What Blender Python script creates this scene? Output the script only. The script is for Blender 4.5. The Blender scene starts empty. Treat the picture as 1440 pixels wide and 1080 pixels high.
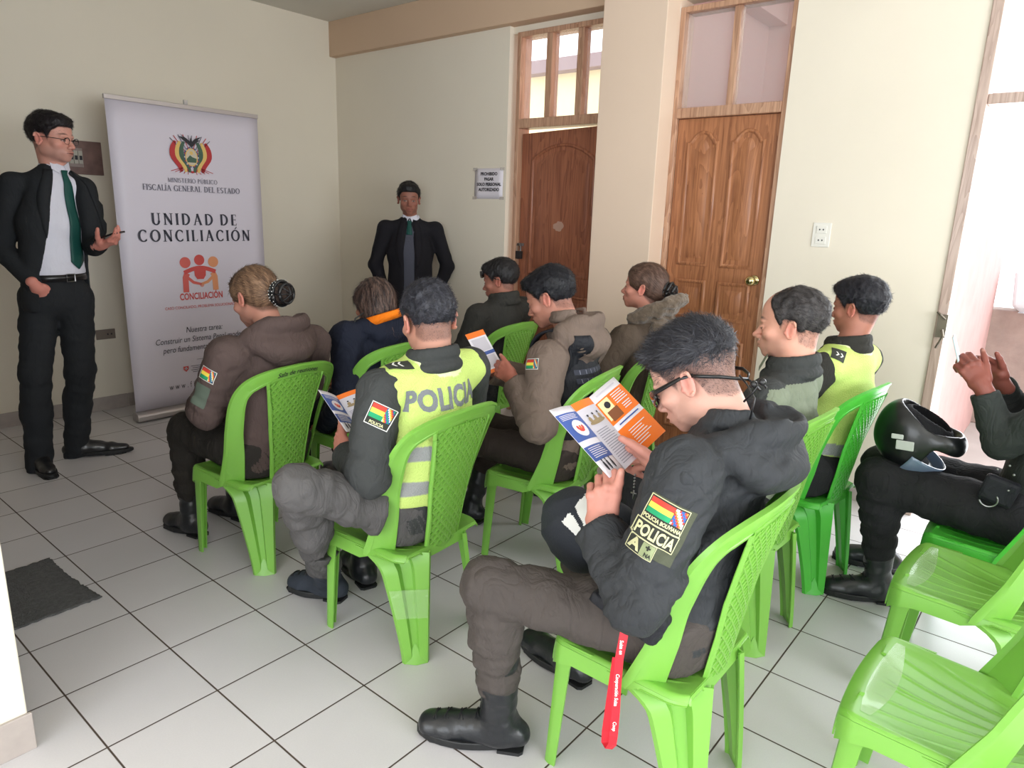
import bpy, bmesh, math, random
import numpy as np
from mathutils import Vector, Matrix, Euler
from mathutils.bvhtree import BVHTree
random.seed(7); rng = np.random.default_rng(7)
PI = math.pi
COL = bpy.context.scene.collection
V = Vector

# ------------------------------------------------------------------ helpers
def srgb(r, g, b):
    f = lambda c: c / 12.92 if c <= 0.04045 else ((c + 0.055) / 1.055) ** 2.4
    return (f(r / 255), f(g / 255), f(b / 255), 1.0)

MATS = {}
def mat(name, col, rough=0.6, metal=0.0, spec=0.5, bump=None, noise=None, sss=0.0, coat=0.0, trans=0.0, emis=None, attr=None, alpha=1.0, sheen=0.0):
    """bump=(scale, strength[, kind]); noise=(scale, amount) lightens and darkens the pigment; attr=vertex colour name"""
    if name in MATS: return MATS[name]
    m = bpy.data.materials.new(name); m.use_nodes = True
    nt = m.node_tree; b = nt.nodes['Principled BSDF']; L = nt.links
    b.inputs['Base Color'].default_value = col
    b.inputs['Roughness'].default_value = rough
    b.inputs['Metallic'].default_value = metal
    b.inputs['Specular IOR Level'].default_value = spec
    b.inputs['Coat Weight'].default_value = coat
    b.inputs['Transmission Weight'].default_value = trans
    b.inputs['Alpha'].default_value = alpha
    b.inputs['Sheen Weight'].default_value = sheen
    if sss:
        b.inputs['Subsurface Weight'].default_value = sss
        b.inputs['Subsurface Radius'].default_value = (0.012, 0.005, 0.003)
        b.inputs['Subsurface Scale'].default_value = 1.0
    if emis:
        b.inputs['Emission Color'].default_value = emis[0]; b.inputs['Emission Strength'].default_value = emis[1]
    tc = nt.nodes.new('ShaderNodeTexCoord')
    src = None
    if attr:
        a = nt.nodes.new('ShaderNodeAttribute'); a.attribute_name = attr; src = a.outputs['Color']
        L.new(src, b.inputs['Base Color'])
    if noise:
        n = nt.nodes.new('ShaderNodeTexNoise'); n.inputs['Scale'].default_value = noise[0]; n.inputs['Detail'].default_value = 6
        L.new(tc.outputs['Object'], n.inputs['Vector'])
        r = nt.nodes.new('ShaderNodeMapRange'); r.inputs['From Min'].default_value = .25; r.inputs['From Max'].default_value = .75
        r.inputs['To Min'].default_value = 1 - noise[1]; r.inputs['To Max'].default_value = 1 + noise[1]
        L.new(n.outputs['Fac'], r.inputs['Value'])
        mx = nt.nodes.new('ShaderNodeVectorMath'); mx.operation = 'SCALE'
        if src: L.new(src, mx.inputs[0])
        else: mx.inputs[0].default_value = col[:3]
        L.new(r.outputs['Result'], mx.inputs['Scale']); L.new(mx.outputs['Vector'], b.inputs['Base Color'])
    if bump:
        kind = bump[2] if len(bump) > 2 else 'noise'
        if kind == 'noise':
            t = nt.nodes.new('ShaderNodeTexNoise'); t.inputs['Scale'].default_value = bump[0]; t.inputs['Detail'].default_value = 8
            out = t.outputs['Fac']
        elif kind == 'weave':
            t = nt.nodes.new('ShaderNodeTexVoronoi'); t.inputs['Scale'].default_value = bump[0]; out = t.outputs['Distance']
        L.new(tc.outputs['Object'], t.inputs['Vector'])
        bp = nt.nodes.new('ShaderNodeBump'); bp.inputs['Strength'].default_value = bump[1]; bp.inputs['Distance'].default_value = 0.01
        L.new(out, bp.inputs['Height']); L.new(bp.outputs['Normal'], b.inputs['Normal'])
    MATS[name] = m
    return m

def link(o, parent=None):
    COL.objects.link(o)
    if parent is not None: o.parent = parent
    return o

def tag(o, label=None, cat=None, group=None, kind=None):
    if label: o['label'] = label
    if cat: o['category'] = cat
    if group: o['group'] = group
    if kind: o['kind'] = kind
    return o

def raw(name, verts, faces, m, parent=None, smooth=True, loc=(0, 0, 0), mi=None):
    """mesh object from lists or numpy arrays; m may be a list of materials with mi as face indices"""
    me = bpy.data.meshes.new(name)
    vs = np.asarray(verts, float) - np.asarray(loc, float)
    me.from_pydata(vs.tolist(), [], faces.tolist() if isinstance(faces, np.ndarray) else faces)
    for q in (m if isinstance(m, (list, tuple)) else [m]): me.materials.append(q)
    if smooth: me.polygons.foreach_set('use_smooth', [True] * len(me.polygons))
    if mi is not None: me.polygons.foreach_set('material_index', list(mi))
    me.update()
    o = bpy.data.objects.new(name, me); o.location = loc
    return link(o, parent)

class MB:
    """collects shapes into one mesh"""
    def __init__(s): s.v = []; s.f = []; s.mi = []; s.cur = 0
    def add(s, vs, fs):
        n = len(s.v); s.v += [tuple(map(float, q)) for q in vs]
        for f in fs: s.f.append([n + i for i in f]); s.mi.append(s.cur)
        return s
    def box(s, lo, hi):
        (a, b, c), (d, e, g) = lo, hi
        return s.add([(a,b,c),(d,b,c),(d,e,c),(a,e,c),(a,b,g),(d,b,g),(d,e,g),(a,e,g)],
                     [(0,3,2,1),(4,5,6,7),(0,1,5,4),(1,2,6,5),(2,3,7,6),(3,0,4,7)])
    def obox(s, c, ax, ay, az):
        """oriented box: centre and three half-axis vectors"""
        c, ax, ay, az = V(c), V(ax), V(ay), V(az)
        P = [c + i*ax + j*ay + k*az for k in (-1, 1) for j, i in ((-1,-1),(-1,1),(1,1),(1,-1))]
        fs = [(0,3,2,1),(4,5,6,7),(0,1,5,4),(1,2,6,5),(2,3,7,6),(3,0,4,7)]
        if ax.cross(ay).dot(az) < 0: fs = [f[::-1] for f in fs]
        return s.add(P, fs)
    def tube(s, pts, r, n=8, flat=None):
        pts = [V(p) for p in pts]; rr = r if isinstance(r, (list, tuple)) else [r] * len(pts)
        up = None; vs = []
        for i, p in enumerate(pts):
            d = (pts[min(i+1, len(pts)-1)] - pts[max(i-1, 0)]).normalized()
            if up is None: up = V((0,0,1)) if abs(d.z) < .9 else V((1,0,0))
            sd = d.cross(up).normalized(); up = sd.cross(d).normalized()
            for k in range(n):
                a = 2*PI*k/n; vs.append(p + (sd*math.cos(a)*(flat or 1) + up*math.sin(a)) * rr[i])
        fs = [(i*n+k, i*n+(k+1) % n, (i+1)*n+(k+1) % n, (i+1)*n+k) for i in range(len(pts)-1) for k in range(n)]
        fs += [tuple(range(n))[::-1], tuple(range((len(pts)-1)*n, len(pts)*n))]
        return s.add(vs, fs)
    def ribbon(s, pts, side, w, t):
        """flat strap along pts; side = width direction(s)"""
        vs = []; pts = [V(p) for p in pts]
        for i, p in enumerate(pts):
            d = (pts[min(i+1, len(pts)-1)] - pts[max(i-1, 0)]).normalized()
            sd = V(side[i] if isinstance(side, list) else side); sd = (sd - d*sd.dot(d)).normalized(); nn = sd.cross(d)
            for a, b in ((-1,-1),(1,-1),(1,1),(-1,1)): vs.append(p + sd*a*w/2 + nn*b*t/2)
        fs = [(i*4+k, i*4+(k+1) % 4, (i+1)*4+(k+1) % 4, (i+1)*4+k) for i in range(len(pts)-1) for k in range(4)]
        fs += [(3,2,1,0), tuple(range(len(pts)*4-4, len(pts)*4))]
        return s.add(vs, fs)
    def poly(s, pts, nrm, t):
        """thick flat polygon (counter-clockwise seen from nrm)"""
        nrm = V(nrm); n = len(pts); P = [V(p) for p in pts]
        s.add(P + [p + nrm*t for p in P], [tuple(range(n))[::-1], tuple(range(n, 2*n))] + [(i, (i+1) % n, (i+1) % n + n, i+n) for i in range(n)])
        return s
    def ball(s, c, r, n=12, m=8, M=None):
        c = V(c); r = V(r) if hasattr(r, '__len__') else V((r, r, r)); vs = []
        for j in range(m+1):
            for i in range(n):
                a, b = 2*PI*i/n, PI*j/m
                q = V((r.x*math.sin(b)*math.cos(a), r.y*math.sin(b)*math.sin(a), r.z*math.cos(b)))
                if M: q = M @ q
                vs.append(c + q)
        return s.add(vs, [(j*n+i, (j+1)*n+i, (j+1)*n+(i+1) % n, j*n+(i+1) % n) for j in range(m) for i in range(n)])
    def grid(s, P, closed=False):
        """P[i][j] points"""
        a, b = len(P), len(P[0])
        return s.add([q for r in P for q in r], [(i*b+j, (i+1)*b+j, (i+1)*b+(j+1) % b, i*b+(j+1) % b) for i in range(a-1) for j in range(b if closed else b-1)])
    def build(s, name, m, parent=None, smooth=False, loc=(0,0,0), solid=0, bevel=0, sub=0, auto=False, off=0):
        o = raw(name, s.v, s.f, m, parent, smooth, loc, s.mi if isinstance(m, (list, tuple)) else None)
        if solid:
            q = o.modifiers.new('t', 'SOLIDIFY'); q.thickness = solid; q.offset = off
        if bevel:
            q = o.modifiers.new('b', 'BEVEL'); q.width = bevel; q.segments = 2; q.limit_method = 'ANGLE'; q.angle_limit = 0.6
        if sub:
            q = o.modifiers.new('s', 'SUBSURF'); q.levels = q.render_levels = sub
        return o

def text_mesh(body, size, align='CENTER', spacing=1.0, shear=0.0, bold=0.0, xs=1.0):
    """(verts, faces) of a line of writing in the xy plane, z=0"""
    cu = bpy.data.curves.new('t', 'FONT'); cu.body = body; cu.size = size; cu.align_x = align; cu.space_character = spacing
    cu.shear = shear; cu.offset = bold; cu.resolution_u = 3
    o = bpy.data.objects.new('t', cu); me = o.to_mesh()
    vs = [(v.co.x*xs, v.co.y, 0) for v in me.vertices]; fs = [tuple(p.vertices) for p in me.polygons]
    o.to_mesh_clear(); bpy.data.objects.remove(o); bpy.data.curves.remove(cu)
    return vs, fs

# caps with thin and thick strokes and serifs, drawn as polygons
def serif_text(body, h, gap=0.12, thick=0.15, thin=0.07):
    """(verts, faces): a line of roman capitals, centred, in the xy plane"""
    vs, fs = [], []
    def quad(a, b, c, d):
        n = len(vs); vs.extend([(p[0], p[1], 0) for p in (a, b, c, d)]); fs.append((n, n+1, n+2, n+3))
    def bar(x0, y0, x1, y1, w):
        dx, dy = x1-x0, y1-y0; L = math.hypot(dx, dy); nx, ny = -dy/L*w/2, dx/L*w/2
        quad((x0-nx, y0-ny), (x1-nx, y1-ny), (x1+nx, y1+ny), (x0+nx, y0+ny))
    def ser(x, y, w=.3): bar(x-w/2, y, x+w/2, y, .045)
    def arc(cx, cy, rx, ry, a0, a1, n=18):
        for i in range(n):
            t0, t1 = [a0+(a1-a0)*(i+k)/n for k in (0, 1)]
            w = lambda t: thin + (thick-thin)*abs(math.cos(t))**1.5
            P = lambda t, s_: (cx+(rx+s_*w(t)/2)*math.cos(t), cy+(ry+s_*w(t)/2)*math.sin(t))
            quad(P(t0, -1), P(t0, 1), P(t1, 1), P(t1, -1))
    x = 0.0; T = thick
    for ch in body:
        o = len(vs); w = .5
        if ch == ' ': x += .4; continue
        if ch == 'I': w = .16; bar(.08, 0, .08, 1, T); ser(.08, .02); ser(.08, .98)
        elif ch in 'Ií': w = .16
        elif ch == 'U':
            w = .68; bar(.1, .35, .1, 1, T); bar(.6, .35, .6, 1, thin); arc(.35, .35, .25, .34, PI, 2*PI); ser(.1, .98); ser(.6, .98)
        elif ch == 'N':
            w = .72; bar(.1, 0, .1, 1, thin); bar(.64, 0, .64, 1, thin); bar(.1, .97, .64, .03, T); ser(.1, .02); ser(.06, .98, .2); ser(.64, .98)
        elif ch == 'D':
            w = .72; bar(.1, 0, .1, 1, T); arc(.22, .5, .42, .47, -PI/2, PI/2); bar(.0, .02, .24, .02, .05); bar(.0, .98, .24, .98, .05)
        elif ch in 'AÁ':
            w = .7; bar(.06, 0, .35, 1, thin); bar(.33, 1, .64, 0, T); bar(.16, .34, .54, .34, .05); ser(.06, .02, .24); ser(.64, .02, .26)
        elif ch == 'E':
            w = .52; bar(.1, 0, .1, 1, T); bar(0, .02, .48, .02, .05); bar(0, .98, .46, .98, .05); bar(.1, .52, .4, .52, .05)
            bar(.47, 0, .49, .18, .05); bar(.45, .82, .45, 1, .05); bar(.4, .43, .4, .6, .04)
        elif ch == 'F':
            w = .48; bar(.1, 0, .1, 1, T); ser(.1, .02); bar(0, .98, .46, .98, .05); bar(.1, .52, .4, .52, .05); bar(.45, .82, .45, 1, .05)
        elif ch == 'L':
            w = .5; bar(.1, 0, .1, 1, T); ser(.1, .98); bar(0, .02, .48, .02, .05); bar(.47, 0, .49, .2, .05)
        elif ch == 'C':
            w = .7; arc(.4, .5, .34, .48, PI*.25, PI*1.75); bar(.64, .72, .66, .92, .05); bar(.64, .08, .66, .25, .04)
        elif ch == 'G':
            w = .74; arc(.4, .5, .34, .48, PI*.25, PI*1.72); bar(.64, .72, .66, .92, .05); bar(.66, .08, .66, .42, T*.8); ser(.64, .42, .24)
        elif ch in 'OÓ': w = .8; arc(.4, .5, .35, .48, 0, 2*PI, 28)
        elif ch == 'T': w = .6; bar(.3, 0, .3, 1, T); bar(0, .98, .6, .98, .05); ser(.3, .02); bar(.02, .84, .02, 1, .04); bar(.58, .84, .58, 1, .04)
        elif ch in 'PR':
            w = .52; bar(.1, 0, .1, 1, T); ser(.1, .02); arc(.2, .73, .22, .24, -PI/2, PI/2, 12); bar(0, .98, .22, .98, .05); bar(.1, .49, .22, .49, .05)
            if ch == 'R': bar(.26, .49, .55, .02, T*.8); w = .58
        elif ch == 'B': w = .52; bar(.1, 0, .1, 1, T); arc(.2, .75, .2, .22, -PI/2, PI/2, 12); arc(.2, .26, .25, .24, -PI/2, PI/2, 12)
        elif ch == 'M':
            w = .86; bar(.1, 0, .12, 1, thin); bar(.76, 0, .74, 1, T*.9); bar(.12, .97, .42, .05, T*.8); bar(.42, .05, .74, .97, thin); ser(.1, .02); ser(.76, .02)
        elif ch == 'S':
            w = .5; arc(.25, .74, .19, .23, PI*.15, PI*1.5, 12); arc(.25, .26, .2, .24, -PI*.8, PI*.5, 12)
        elif ch in 'ÚÍ': pass
        if ch == 'Ú':
            w = .68; bar(.1, .35, .1, 1, T); bar(.6, .35, .6, 1, thin); arc(.35, .35, .25, .34, PI, 2*PI)
        if ch == 'Í': w = .16; bar(.08, 0, .08, 1, T); ser(.08, .02); ser(.08, .98)
        if ch in 'ÓÁÚÍ': bar(w*.5-.02, 1.1, w*.5+.16, 1.3, .07)
        for i in range(o, len(vs)): vs[i] = (vs[i][0]+x, vs[i][1], 0)
        x += w + gap
    x -= gap
    return [((a-x/2)*h, b*h, 0) for a, b, _ in vs], fs

def placed(mesh, org, ux, uy, off=0.0):
    """moves a flat (verts, faces) onto the plane at org spanned by ux, uy"""
    org, ux, uy = V(org), V(ux).normalized(), V(uy).normalized(); n = ux.cross(uy)
    return [org + ux*a + uy*b + n*(c+off) for a, b, c in mesh[0]], mesh[1]
# ------------------------------------------------------------------ camera
HC = 1.4354
cam = bpy.data.cameras.new('camera'); camo = link(bpy.data.objects.new('camera', cam))
def set_cam():
    y, p, r = math.radians(50.797), math.radians(13.833), math.radians(1.882)
    F = V((math.cos(p)*math.sin(y), math.cos(p)*math.cos(y), -math.sin(p))); rt = V((math.cos(y), -math.sin(y), 0)); up = rt.cross(F)
    R2 = rt*math.cos(r) + up*math.sin(r); U2 = up*math.cos(r) - rt*math.sin(r)
    M = Matrix((R2, U2, -F)).transposed().to_4x4(); M.translation = V((0, 0, HC)); camo.matrix_world = M
set_cam()
cam.sensor_width = 36; cam.lens = 971.57/1440*36; cam.clip_start = .02
bpy.context.scene.camera = camo

# ------------------------------------------------------------------ room materials
XB, YL, ZC = 3.861, 5.174, 2.92
TX, TY, TS = 0.8568, 2.4347, 0.31
def wall_mat(name, col, n=.03, bump=.12):
    m = mat(name, col, rough=.75, spec=.25, bump=(9, bump), noise=(1.3, n)); return m
M_cream = wall_mat('cream_wall_paint', srgb(227, 219, 203))
M_creamR = M_cream
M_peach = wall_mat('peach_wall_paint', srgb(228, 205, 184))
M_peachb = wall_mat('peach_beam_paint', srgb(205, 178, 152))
M_ceil = wall_mat('grey_ceiling_paint', srgb(214, 211, 202))
M_pink = wall_mat('pink_wall_paint', srgb(222, 180, 168), .05)

def tile_mat():
    m = bpy.data.materials.new('floor_tiles'); m.use_nodes = True; nt = m.node_tree; L = nt.links; b = nt.nodes['Principled BSDF']
    tc = nt.nodes.new('ShaderNodeTexCoord'); sx = nt.nodes.new('ShaderNodeSeparateXYZ'); L.new(tc.outputs['Object'], sx.inputs[0])
    def math_(op, a, bb=None, **k):
        n = nt.nodes.new('ShaderNodeMath'); n.operation = op
        for i, q in enumerate((a, bb)):
            if q is None: continue
            if isinstance(q, (int, float)): n.inputs[i].default_value = q
            else: L.new(q, n.inputs[i])
        return n.outputs[0]
    ds = []; ids = []
    for ax, o in (('X', TX), ('Y', TY)):
        u = math_('DIVIDE', math_('SUBTRACT', sx.outputs[ax], o - 31), TS)
        fr = math_('FRACT', u); ids.append(math_('FLOOR', u))
        ds.append(math_('MINIMUM', fr, math_('SUBTRACT', 1.0, fr)))
    d = math_('MINIMUM', ds[0], ds[1])
    mr = nt.nodes.new('ShaderNodeMapRange'); mr.interpolation_type = 'SMOOTHSTEP'
    mr.inputs['From Min'].default_value = .0055; mr.inputs['From Max'].default_value = .0105; L.new(d, mr.inputs['Value'])
    cid = nt.nodes.new('ShaderNodeCombineXYZ'); L.new(ids[0], cid.inputs[0]); L.new(ids[1], cid.inputs[1])
    wn = nt.nodes.new('ShaderNodeTexWhiteNoise'); L.new(cid.outputs[0], wn.inputs['Vector'])
    n1 = nt.nodes.new('ShaderNodeTexNoise'); n1.inputs['Scale'].default_value = 240; L.new(tc.outputs['Object'], n1.inputs['Vector'])
    n2 = nt.nodes.new('ShaderNodeTexNoise'); n2.inputs['Scale'].default_value = 3; n2.inputs['Detail'].default_value = 5; L.new(tc.outputs['Object'], n2.inputs['Vector'])
    v = math_('ADD', math_('MULTIPLY', wn.outputs['Value'], .05), math_('ADD', math_('MULTIPLY', n1.outputs['Fac'], .10), math_('ADD', math_('MULTIPLY', n2.outputs['Fac'], .10), .86)))
    vm = nt.nodes.new('ShaderNodeVectorMath'); vm.operation = 'SCALE'; vm.inputs[0].default_value = srgb(205, 202, 204)[:3]; L.new(v, vm.inputs['Scale'])
    mx = nt.nodes.new('ShaderNodeMix'); mx.data_type = 'RGBA'; L.new(mr.outputs[0], mx.inputs['Factor'])
    mx.inputs['A'].default_value = srgb(74, 62, 54); L.new(vm.outputs[0], mx.inputs['B']); L.new(mx.outputs['Result'], b.inputs['Base Color'])
    rg = nt.nodes.new('ShaderNodeMapRange'); rg.inputs['To Min'].default_value = .8; rg.inputs['To Max'].default_value = .36; L.new(mr.outputs[0], rg.inputs['Value']); L.new(rg.outputs[0], b.inputs['Roughness'])
    b.inputs['Specular IOR Level'].default_value = .35
    bp = nt.nodes.new('ShaderNodeBump'); bp.inputs['Strength'].default_value = .5; bp.inputs['Distance'].default_value = .002
    L.new(mr.outputs[0], bp.inputs['Height']); L.new(bp.outputs[0], b.inputs['Normal'])
    return m
M_tile = tile_mat()
M_base = mat('grey_skirting_tile', srgb(168, 158, 152), rough=.4, noise=(25, .07), bump=(60, .05))

def wood_mat(name, c1, c2, sc=1.0):
    m = bpy.data.materials.new(name); m.use_nodes = True; nt = m.node_tree; L = nt.links; b = nt.nodes['Principled BSDF']
    tc = nt.nodes.new('ShaderNodeTexCoord'); mp = nt.nodes.new('ShaderNodeMapping'); mp.inputs['Scale'].default_value = (7*sc, 7*sc, .8*sc); L.new(tc.outputs['Object'], mp.inputs[0])
    n = nt.nodes.new('ShaderNodeTexNoise'); n.inputs['Scale'].default_value = 1.4; n.inputs['Detail'].default_value = 3; n.inputs['Distortion'].default_value = .8; L.new(mp.outputs[0], n.inputs['Vector'])
    w = nt.nodes.new('ShaderNodeMath'); w.operation = 'MULTIPLY'; w.inputs[1].default_value = 9; L.new(n.outputs['Fac'], w.inputs[0])
    s = nt.nodes.new('ShaderNodeMath'); s.operation = 'FRACT'; L.new(w.outputs[0], s.inputs[0])
    mp2 = nt.nodes.new('ShaderNodeMapping'); mp2.inputs['Scale'].default_value = (90, 90, 3); L.new(tc.outputs['Object'], mp2.inputs[0])
    n2 = nt.nodes.new('ShaderNodeTexNoise'); n2.inputs['Scale'].default_value = 1; n2.inputs['Detail'].default_value = 4; L.new(mp2.outputs[0], n2.inputs['Vector'])
    ad = nt.nodes.new('ShaderNodeMath'); ad.operation = 'MULTIPLY_ADD'; ad.inputs[1].default_value = .35; L.new(s.outputs[0], ad.inputs[0]); L.new(n2.outputs['Fac'], ad.inputs[2])
    r = nt.nodes.new('ShaderNodeValToRGB'); r.color_ramp.elements[0].position = .3; r.color_ramp.elements[0].color = c1; r.color_ramp.elements[1].position = .85; r.color_ramp.elements[1].color = c2
    L.new(ad.outputs[0], r.inputs[0]); L.new(r.outputs[0], b.inputs['Base Color']); b.inputs['Roughness'].default_value = .42; b.inputs['Coat Weight'].default_value = .15
    return m
M_wood = wood_mat('varnished_door_wood', srgb(128, 78, 50), srgb(178, 120, 82))
M_wood2 = wood_mat('red_brown_door_wood', srgb(112, 62, 44), srgb(158, 98, 70))
M_frame = wood_mat('pale_frame_wood', srgb(150, 108, 84), srgb(196, 156, 128))
M_fadewood = wood_mat('faded_frame_wood', srgb(150, 126, 114), srgb(190, 168, 156))
M_mould = mat('dark_moulding_groove', srgb(104, 58, 38), rough=.5)
M_glass = mat('window_glass', (1, 1, 1, 1), rough=.02, alpha=.13, spec=.5)
M_metal = mat('brushed_steel', srgb(170, 170, 172), rough=.3, metal=1)
M_dmetal = mat('dark_metal', srgb(50, 48, 48), rough=.4, metal=.8)
M_brass = mat('pale_brass', srgb(205, 190, 140), rough=.18, metal=1)
M_white = mat('white_plastic', srgb(226, 224, 216), rough=.35)
M_paper = mat('white_paper', srgb(225, 220, 228), rough=.7)
M_ink = mat('black_ink', srgb(38, 36, 44), rough=.6)

def struct(name, mb, m, **k):
    o = mb.build(name, m, **k); o['kind'] = 'structure'; return o

# floor and ceiling
struct('floor', MB().box((-3.2, -3.6, -.08), (XB+.28, YL+.15, 0)), M_tile)
struct('ceiling', MB().box((-3.2, -3.6, ZC), (XB+.28, YL+.15, ZC+.12)), M_ceil)
# left wall, faces the camera side
struct('wall_left', MB().box((-3.2, YL, 0), (XB+.28, YL+.15, ZC)), M_cream)
# back wall in pieces round the doors (its near face is x = XB)
D1 = (2.53, 3.265)     # first door opening, y range
D2 = (1.365, 2.022)
XD = 3.90              # door frame plane
ZT = 2.61
b = MB().box((XB, D1[1], 0), (XB+.16, YL, ZC))
b.box((XB+.04, D1[0]-.2, ZT), (XB+.16, D1[1], ZC))
b.box((XB+.05, D2[0], ZT+.03), (XB+.16, D2[1]+.45, ZC))
struct('wall_back', b, M_cream)
# pilaster between the two doors
struct('wall_pilaster', MB().box((3.718, 2.022, 0), (XB+.16, 2.437, ZC)), M_peach, bevel=.004)
struct('wall_right', MB().box((XB, .50, 0), (XB+.16, D2[0], ZC)).box((XB, -.62, 2.62), (XB+.16, .50, ZC)).box((XB, -3.6, 0), (XB+.16, -.62, ZC)), M_cream)
# ceiling beam over the back wall
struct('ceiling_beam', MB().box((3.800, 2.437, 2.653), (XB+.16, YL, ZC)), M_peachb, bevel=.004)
# near wall stub at the left edge
struct('wall_near', MB().box((-3.2, 1.962, 0), (.4165, 2.11, ZC)), M_cream, bevel=.004)
# walls behind the camera with a wide doorway / window on the street side
struct('wall_rear', MB().box((-3.2, -3.6, 0), (-1.6, -3.45, ZC)).box((2.6, -3.6, 0), (XB+.16, -3.45, ZC)).box((-1.6, -3.6, 2.5), (2.6, -3.45, ZC)).box((-1.6, -3.6, 0), (2.6, -3.45, .8)), M_cream)  # unseen rear opening added to go with the rear fill lamp
b = MB().box((-3.2, -3.6, 0), (-3.05, -2.6, ZC)).box((-3.2, 1.7, 0), (-3.05, YL, ZC)).box((-3.2, -2.6, 2.6), (-3.05, 1.7, ZC)).box((-3.2, -2.6, 0), (-3.05, 1.7, .45))
struct('wall_street', b, M_cream)
# skirting
def skirt(name, mb): return struct(name, mb, M_base, bevel=.002)
def skirt_run(p0, p1, n, h=.095, t=.009, L=.31):
    mb = MB(); p0, p1, n = V(p0), V(p1), V(n); d = (p1-p0); T = d.length; d.normalize(); x = 0
    while x < T - .01:
        e = min(x+L-.003, T); c = p0 + d*(x+e)/2 + n*t/2 + V((0, 0, h/2)); mb.obox(c, d*(e-x)/2, n*t/2, V((0, 0, h/2))); x += L
    return mb
skirt('baseboard_left', skirt_run((.42, YL, 0), (XB, YL, 0), (0, -1, 0)))
skirt('baseboard_back', skirt_run((XB, YL, 0), (XB, D1[1], 0), (-1, 0, 0)))
skirt('baseboard_right', skirt_run((XB, D2[0]-.03, 0), (XB, .53, 0), (-1, 0, 0)))
skirt('baseboard_near', skirt_run((.424, 1.962, 0), (-1.2, 1.962, 0), (0, -1, 0), h=.11, t=.010))
skirt('baseboard_pilaster', skirt_run((3.718, 2.437, 0), (3.718, 2.022, 0), (-1, 0, 0)))

# ------------------------------------------------------------------ doors
def rectframe(mb, x0, x1, y0, y1, z0, z1, w):
    mb.box((x0, y0, z0), (x1, y0+w, z1)); mb.box((x0, y1-w, z0), (x1, y1, z1)); mb.box((x0, y0+w, z1-w), (x1, y1-w, z1))

def arch_outline(y0, y1, z0, z1, rise, style):
    """panel outline in (y,z), counter-clockwise; arched top"""
    pts = [(y0, z0), (y1, z0)]
    n = 24; w = y1-y0
    for i in range(n+1):
        t = i/n; y = y1 - w*t
        if style == 'tomb':   # shoulders, then a raised round crown
            s = abs(2*t-1); h = 0 if s > .82 else rise*(1-(s/.82)**2.2)
            h = max(h, 0)
        elif style == 'rect': h = 0
        elif style == 'inv': s = abs(2*t-1); h = rise*(s**2.0)*(1 if s < .85 else 0)
        else: h = rise*math.sin(PI*t)**.8
        pts.append((y, z1-rise+h if style != 'rect' else z1))
    return pts

def panel(name, pts, x, parent, m, depth=.012):
    """raised panel on a face at x (facing -x), with a moulding round it"""
    cy = sum(p[0] for p in pts)/len(pts); cz = sum(p[1] for p in pts)/len(pts)
    ys = [p[0] for p in pts]; zs = [p[1] for p in pts]; wy = max(ys)-min(ys); wz = max(zs)-min(zs)
    cy = (max(ys)+min(ys))/2; cz = (max(zs)+min(zs))/2
    def ins(d): return [(cy+(y-cy)*(1-2*d/wy), cz+(z-cz)*(1-2*d/wz)) for y, z in pts]
    mb = MB(); rings = [(0, 0), (.004, -.007), (.012, -.009), (.020, -.002), (.026, .007), (.036, .007), (.050, -.001), (.085, -.007)]
    P = [[(x+dx, y, z) for y, z in ins(d)] for d, dx in rings]
    mb.grid(P, closed=True); n = len(pts); o = len(mb.v)-n; mb.f.append([o+i for i in range(n)][::-1]); mb.mi.append(0)
    for i, f in enumerate(mb.f): mb.f[i] = f[::-1]
    return mb.build(name, m, parent, smooth=True)

# door 2 (four panels, brass knob)
def door_two():
    e = link(bpy.data.objects.new('door_2', None)); e.location = (0, 0, 0); e['kind'] = 'structure'
    y0, y1 = D2[0], D2[1]
    mb = MB(); rectframe(mb, XB+.012, XB+.13, y0, y1, 0, ZT-.02, .03); mb.box((XB+.004, y0+.03, 2.0), (XB+.12, y1-.03, 2.055)); mb.box((XB+.03, (y0+y1)/2-.02, 2.055), (XB+.09, (y0+y1)/2+.02, ZT-.05))
    mb.build('door_frame', M_frame, e, bevel=.004)
    mb = MB()
    for s in (0, 1): mb.box((XB+.055, y0+.03 if s == 0 else (y0+y1)/2+.02, 2.055), (XB+.06, (y0+y1)/2-.02 if s == 0 else y1-.03, ZT-.05))
    mb.build('transom_glass', M_glass, e)
    lf = MB().box((XB+.035, y0+.032, .01), (XB+.075, y1-.032, 1.998)).build('door_leaf', M_wood, e, bevel=.003)
    a, c, f = y0+.032, (y0+y1)/2, y1-.032
    xs = XB+.0335
    for (u, v) in ((a+.065, c-.035), (c+.035, f-.065)):
        panel('raised_panel', arch_outline(u, v, 1.17, 1.93, .06, 'tomb'), xs, e, M_wood)
        panel('raised_panel', arch_outline(u, v, .86, 1.09, 0, 'rect'), xs, e, M_wood)
        panel('raised_panel', arch_outline(u, v, .16, .80, .05, 'tomb'), xs, e, M_wood)
    kb = MB(); z = 1.115; y = a+.045
    kb.tube([(XB+.034, y, z), (XB+.028, y, z)], [.030, .027], 20); kb.tube([(XB+.03, y, z), (XB-.015, y, z)], [.011, .010], 12)
    kb.ball((XB-.03, y, z), (.022, .029, .029), 16, 10); kb.build('door_knob', M_brass, e, smooth=True)
    # ragged plaster edge left of the frame
    mb = MB(); random.seed(3); pts = []
    for i in range(40):
        z = 1.0+i*1.62/39; pts.append((XB+.006, y1+.004+random.random()*.014, z))
    mb.tube(pts, [.005+random.random()*.006 for _ in pts], 6); mb.build('plaster_edge', mat('white_filler', srgb(226, 214, 202), rough=.9), e, smooth=True)
door_two()

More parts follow.
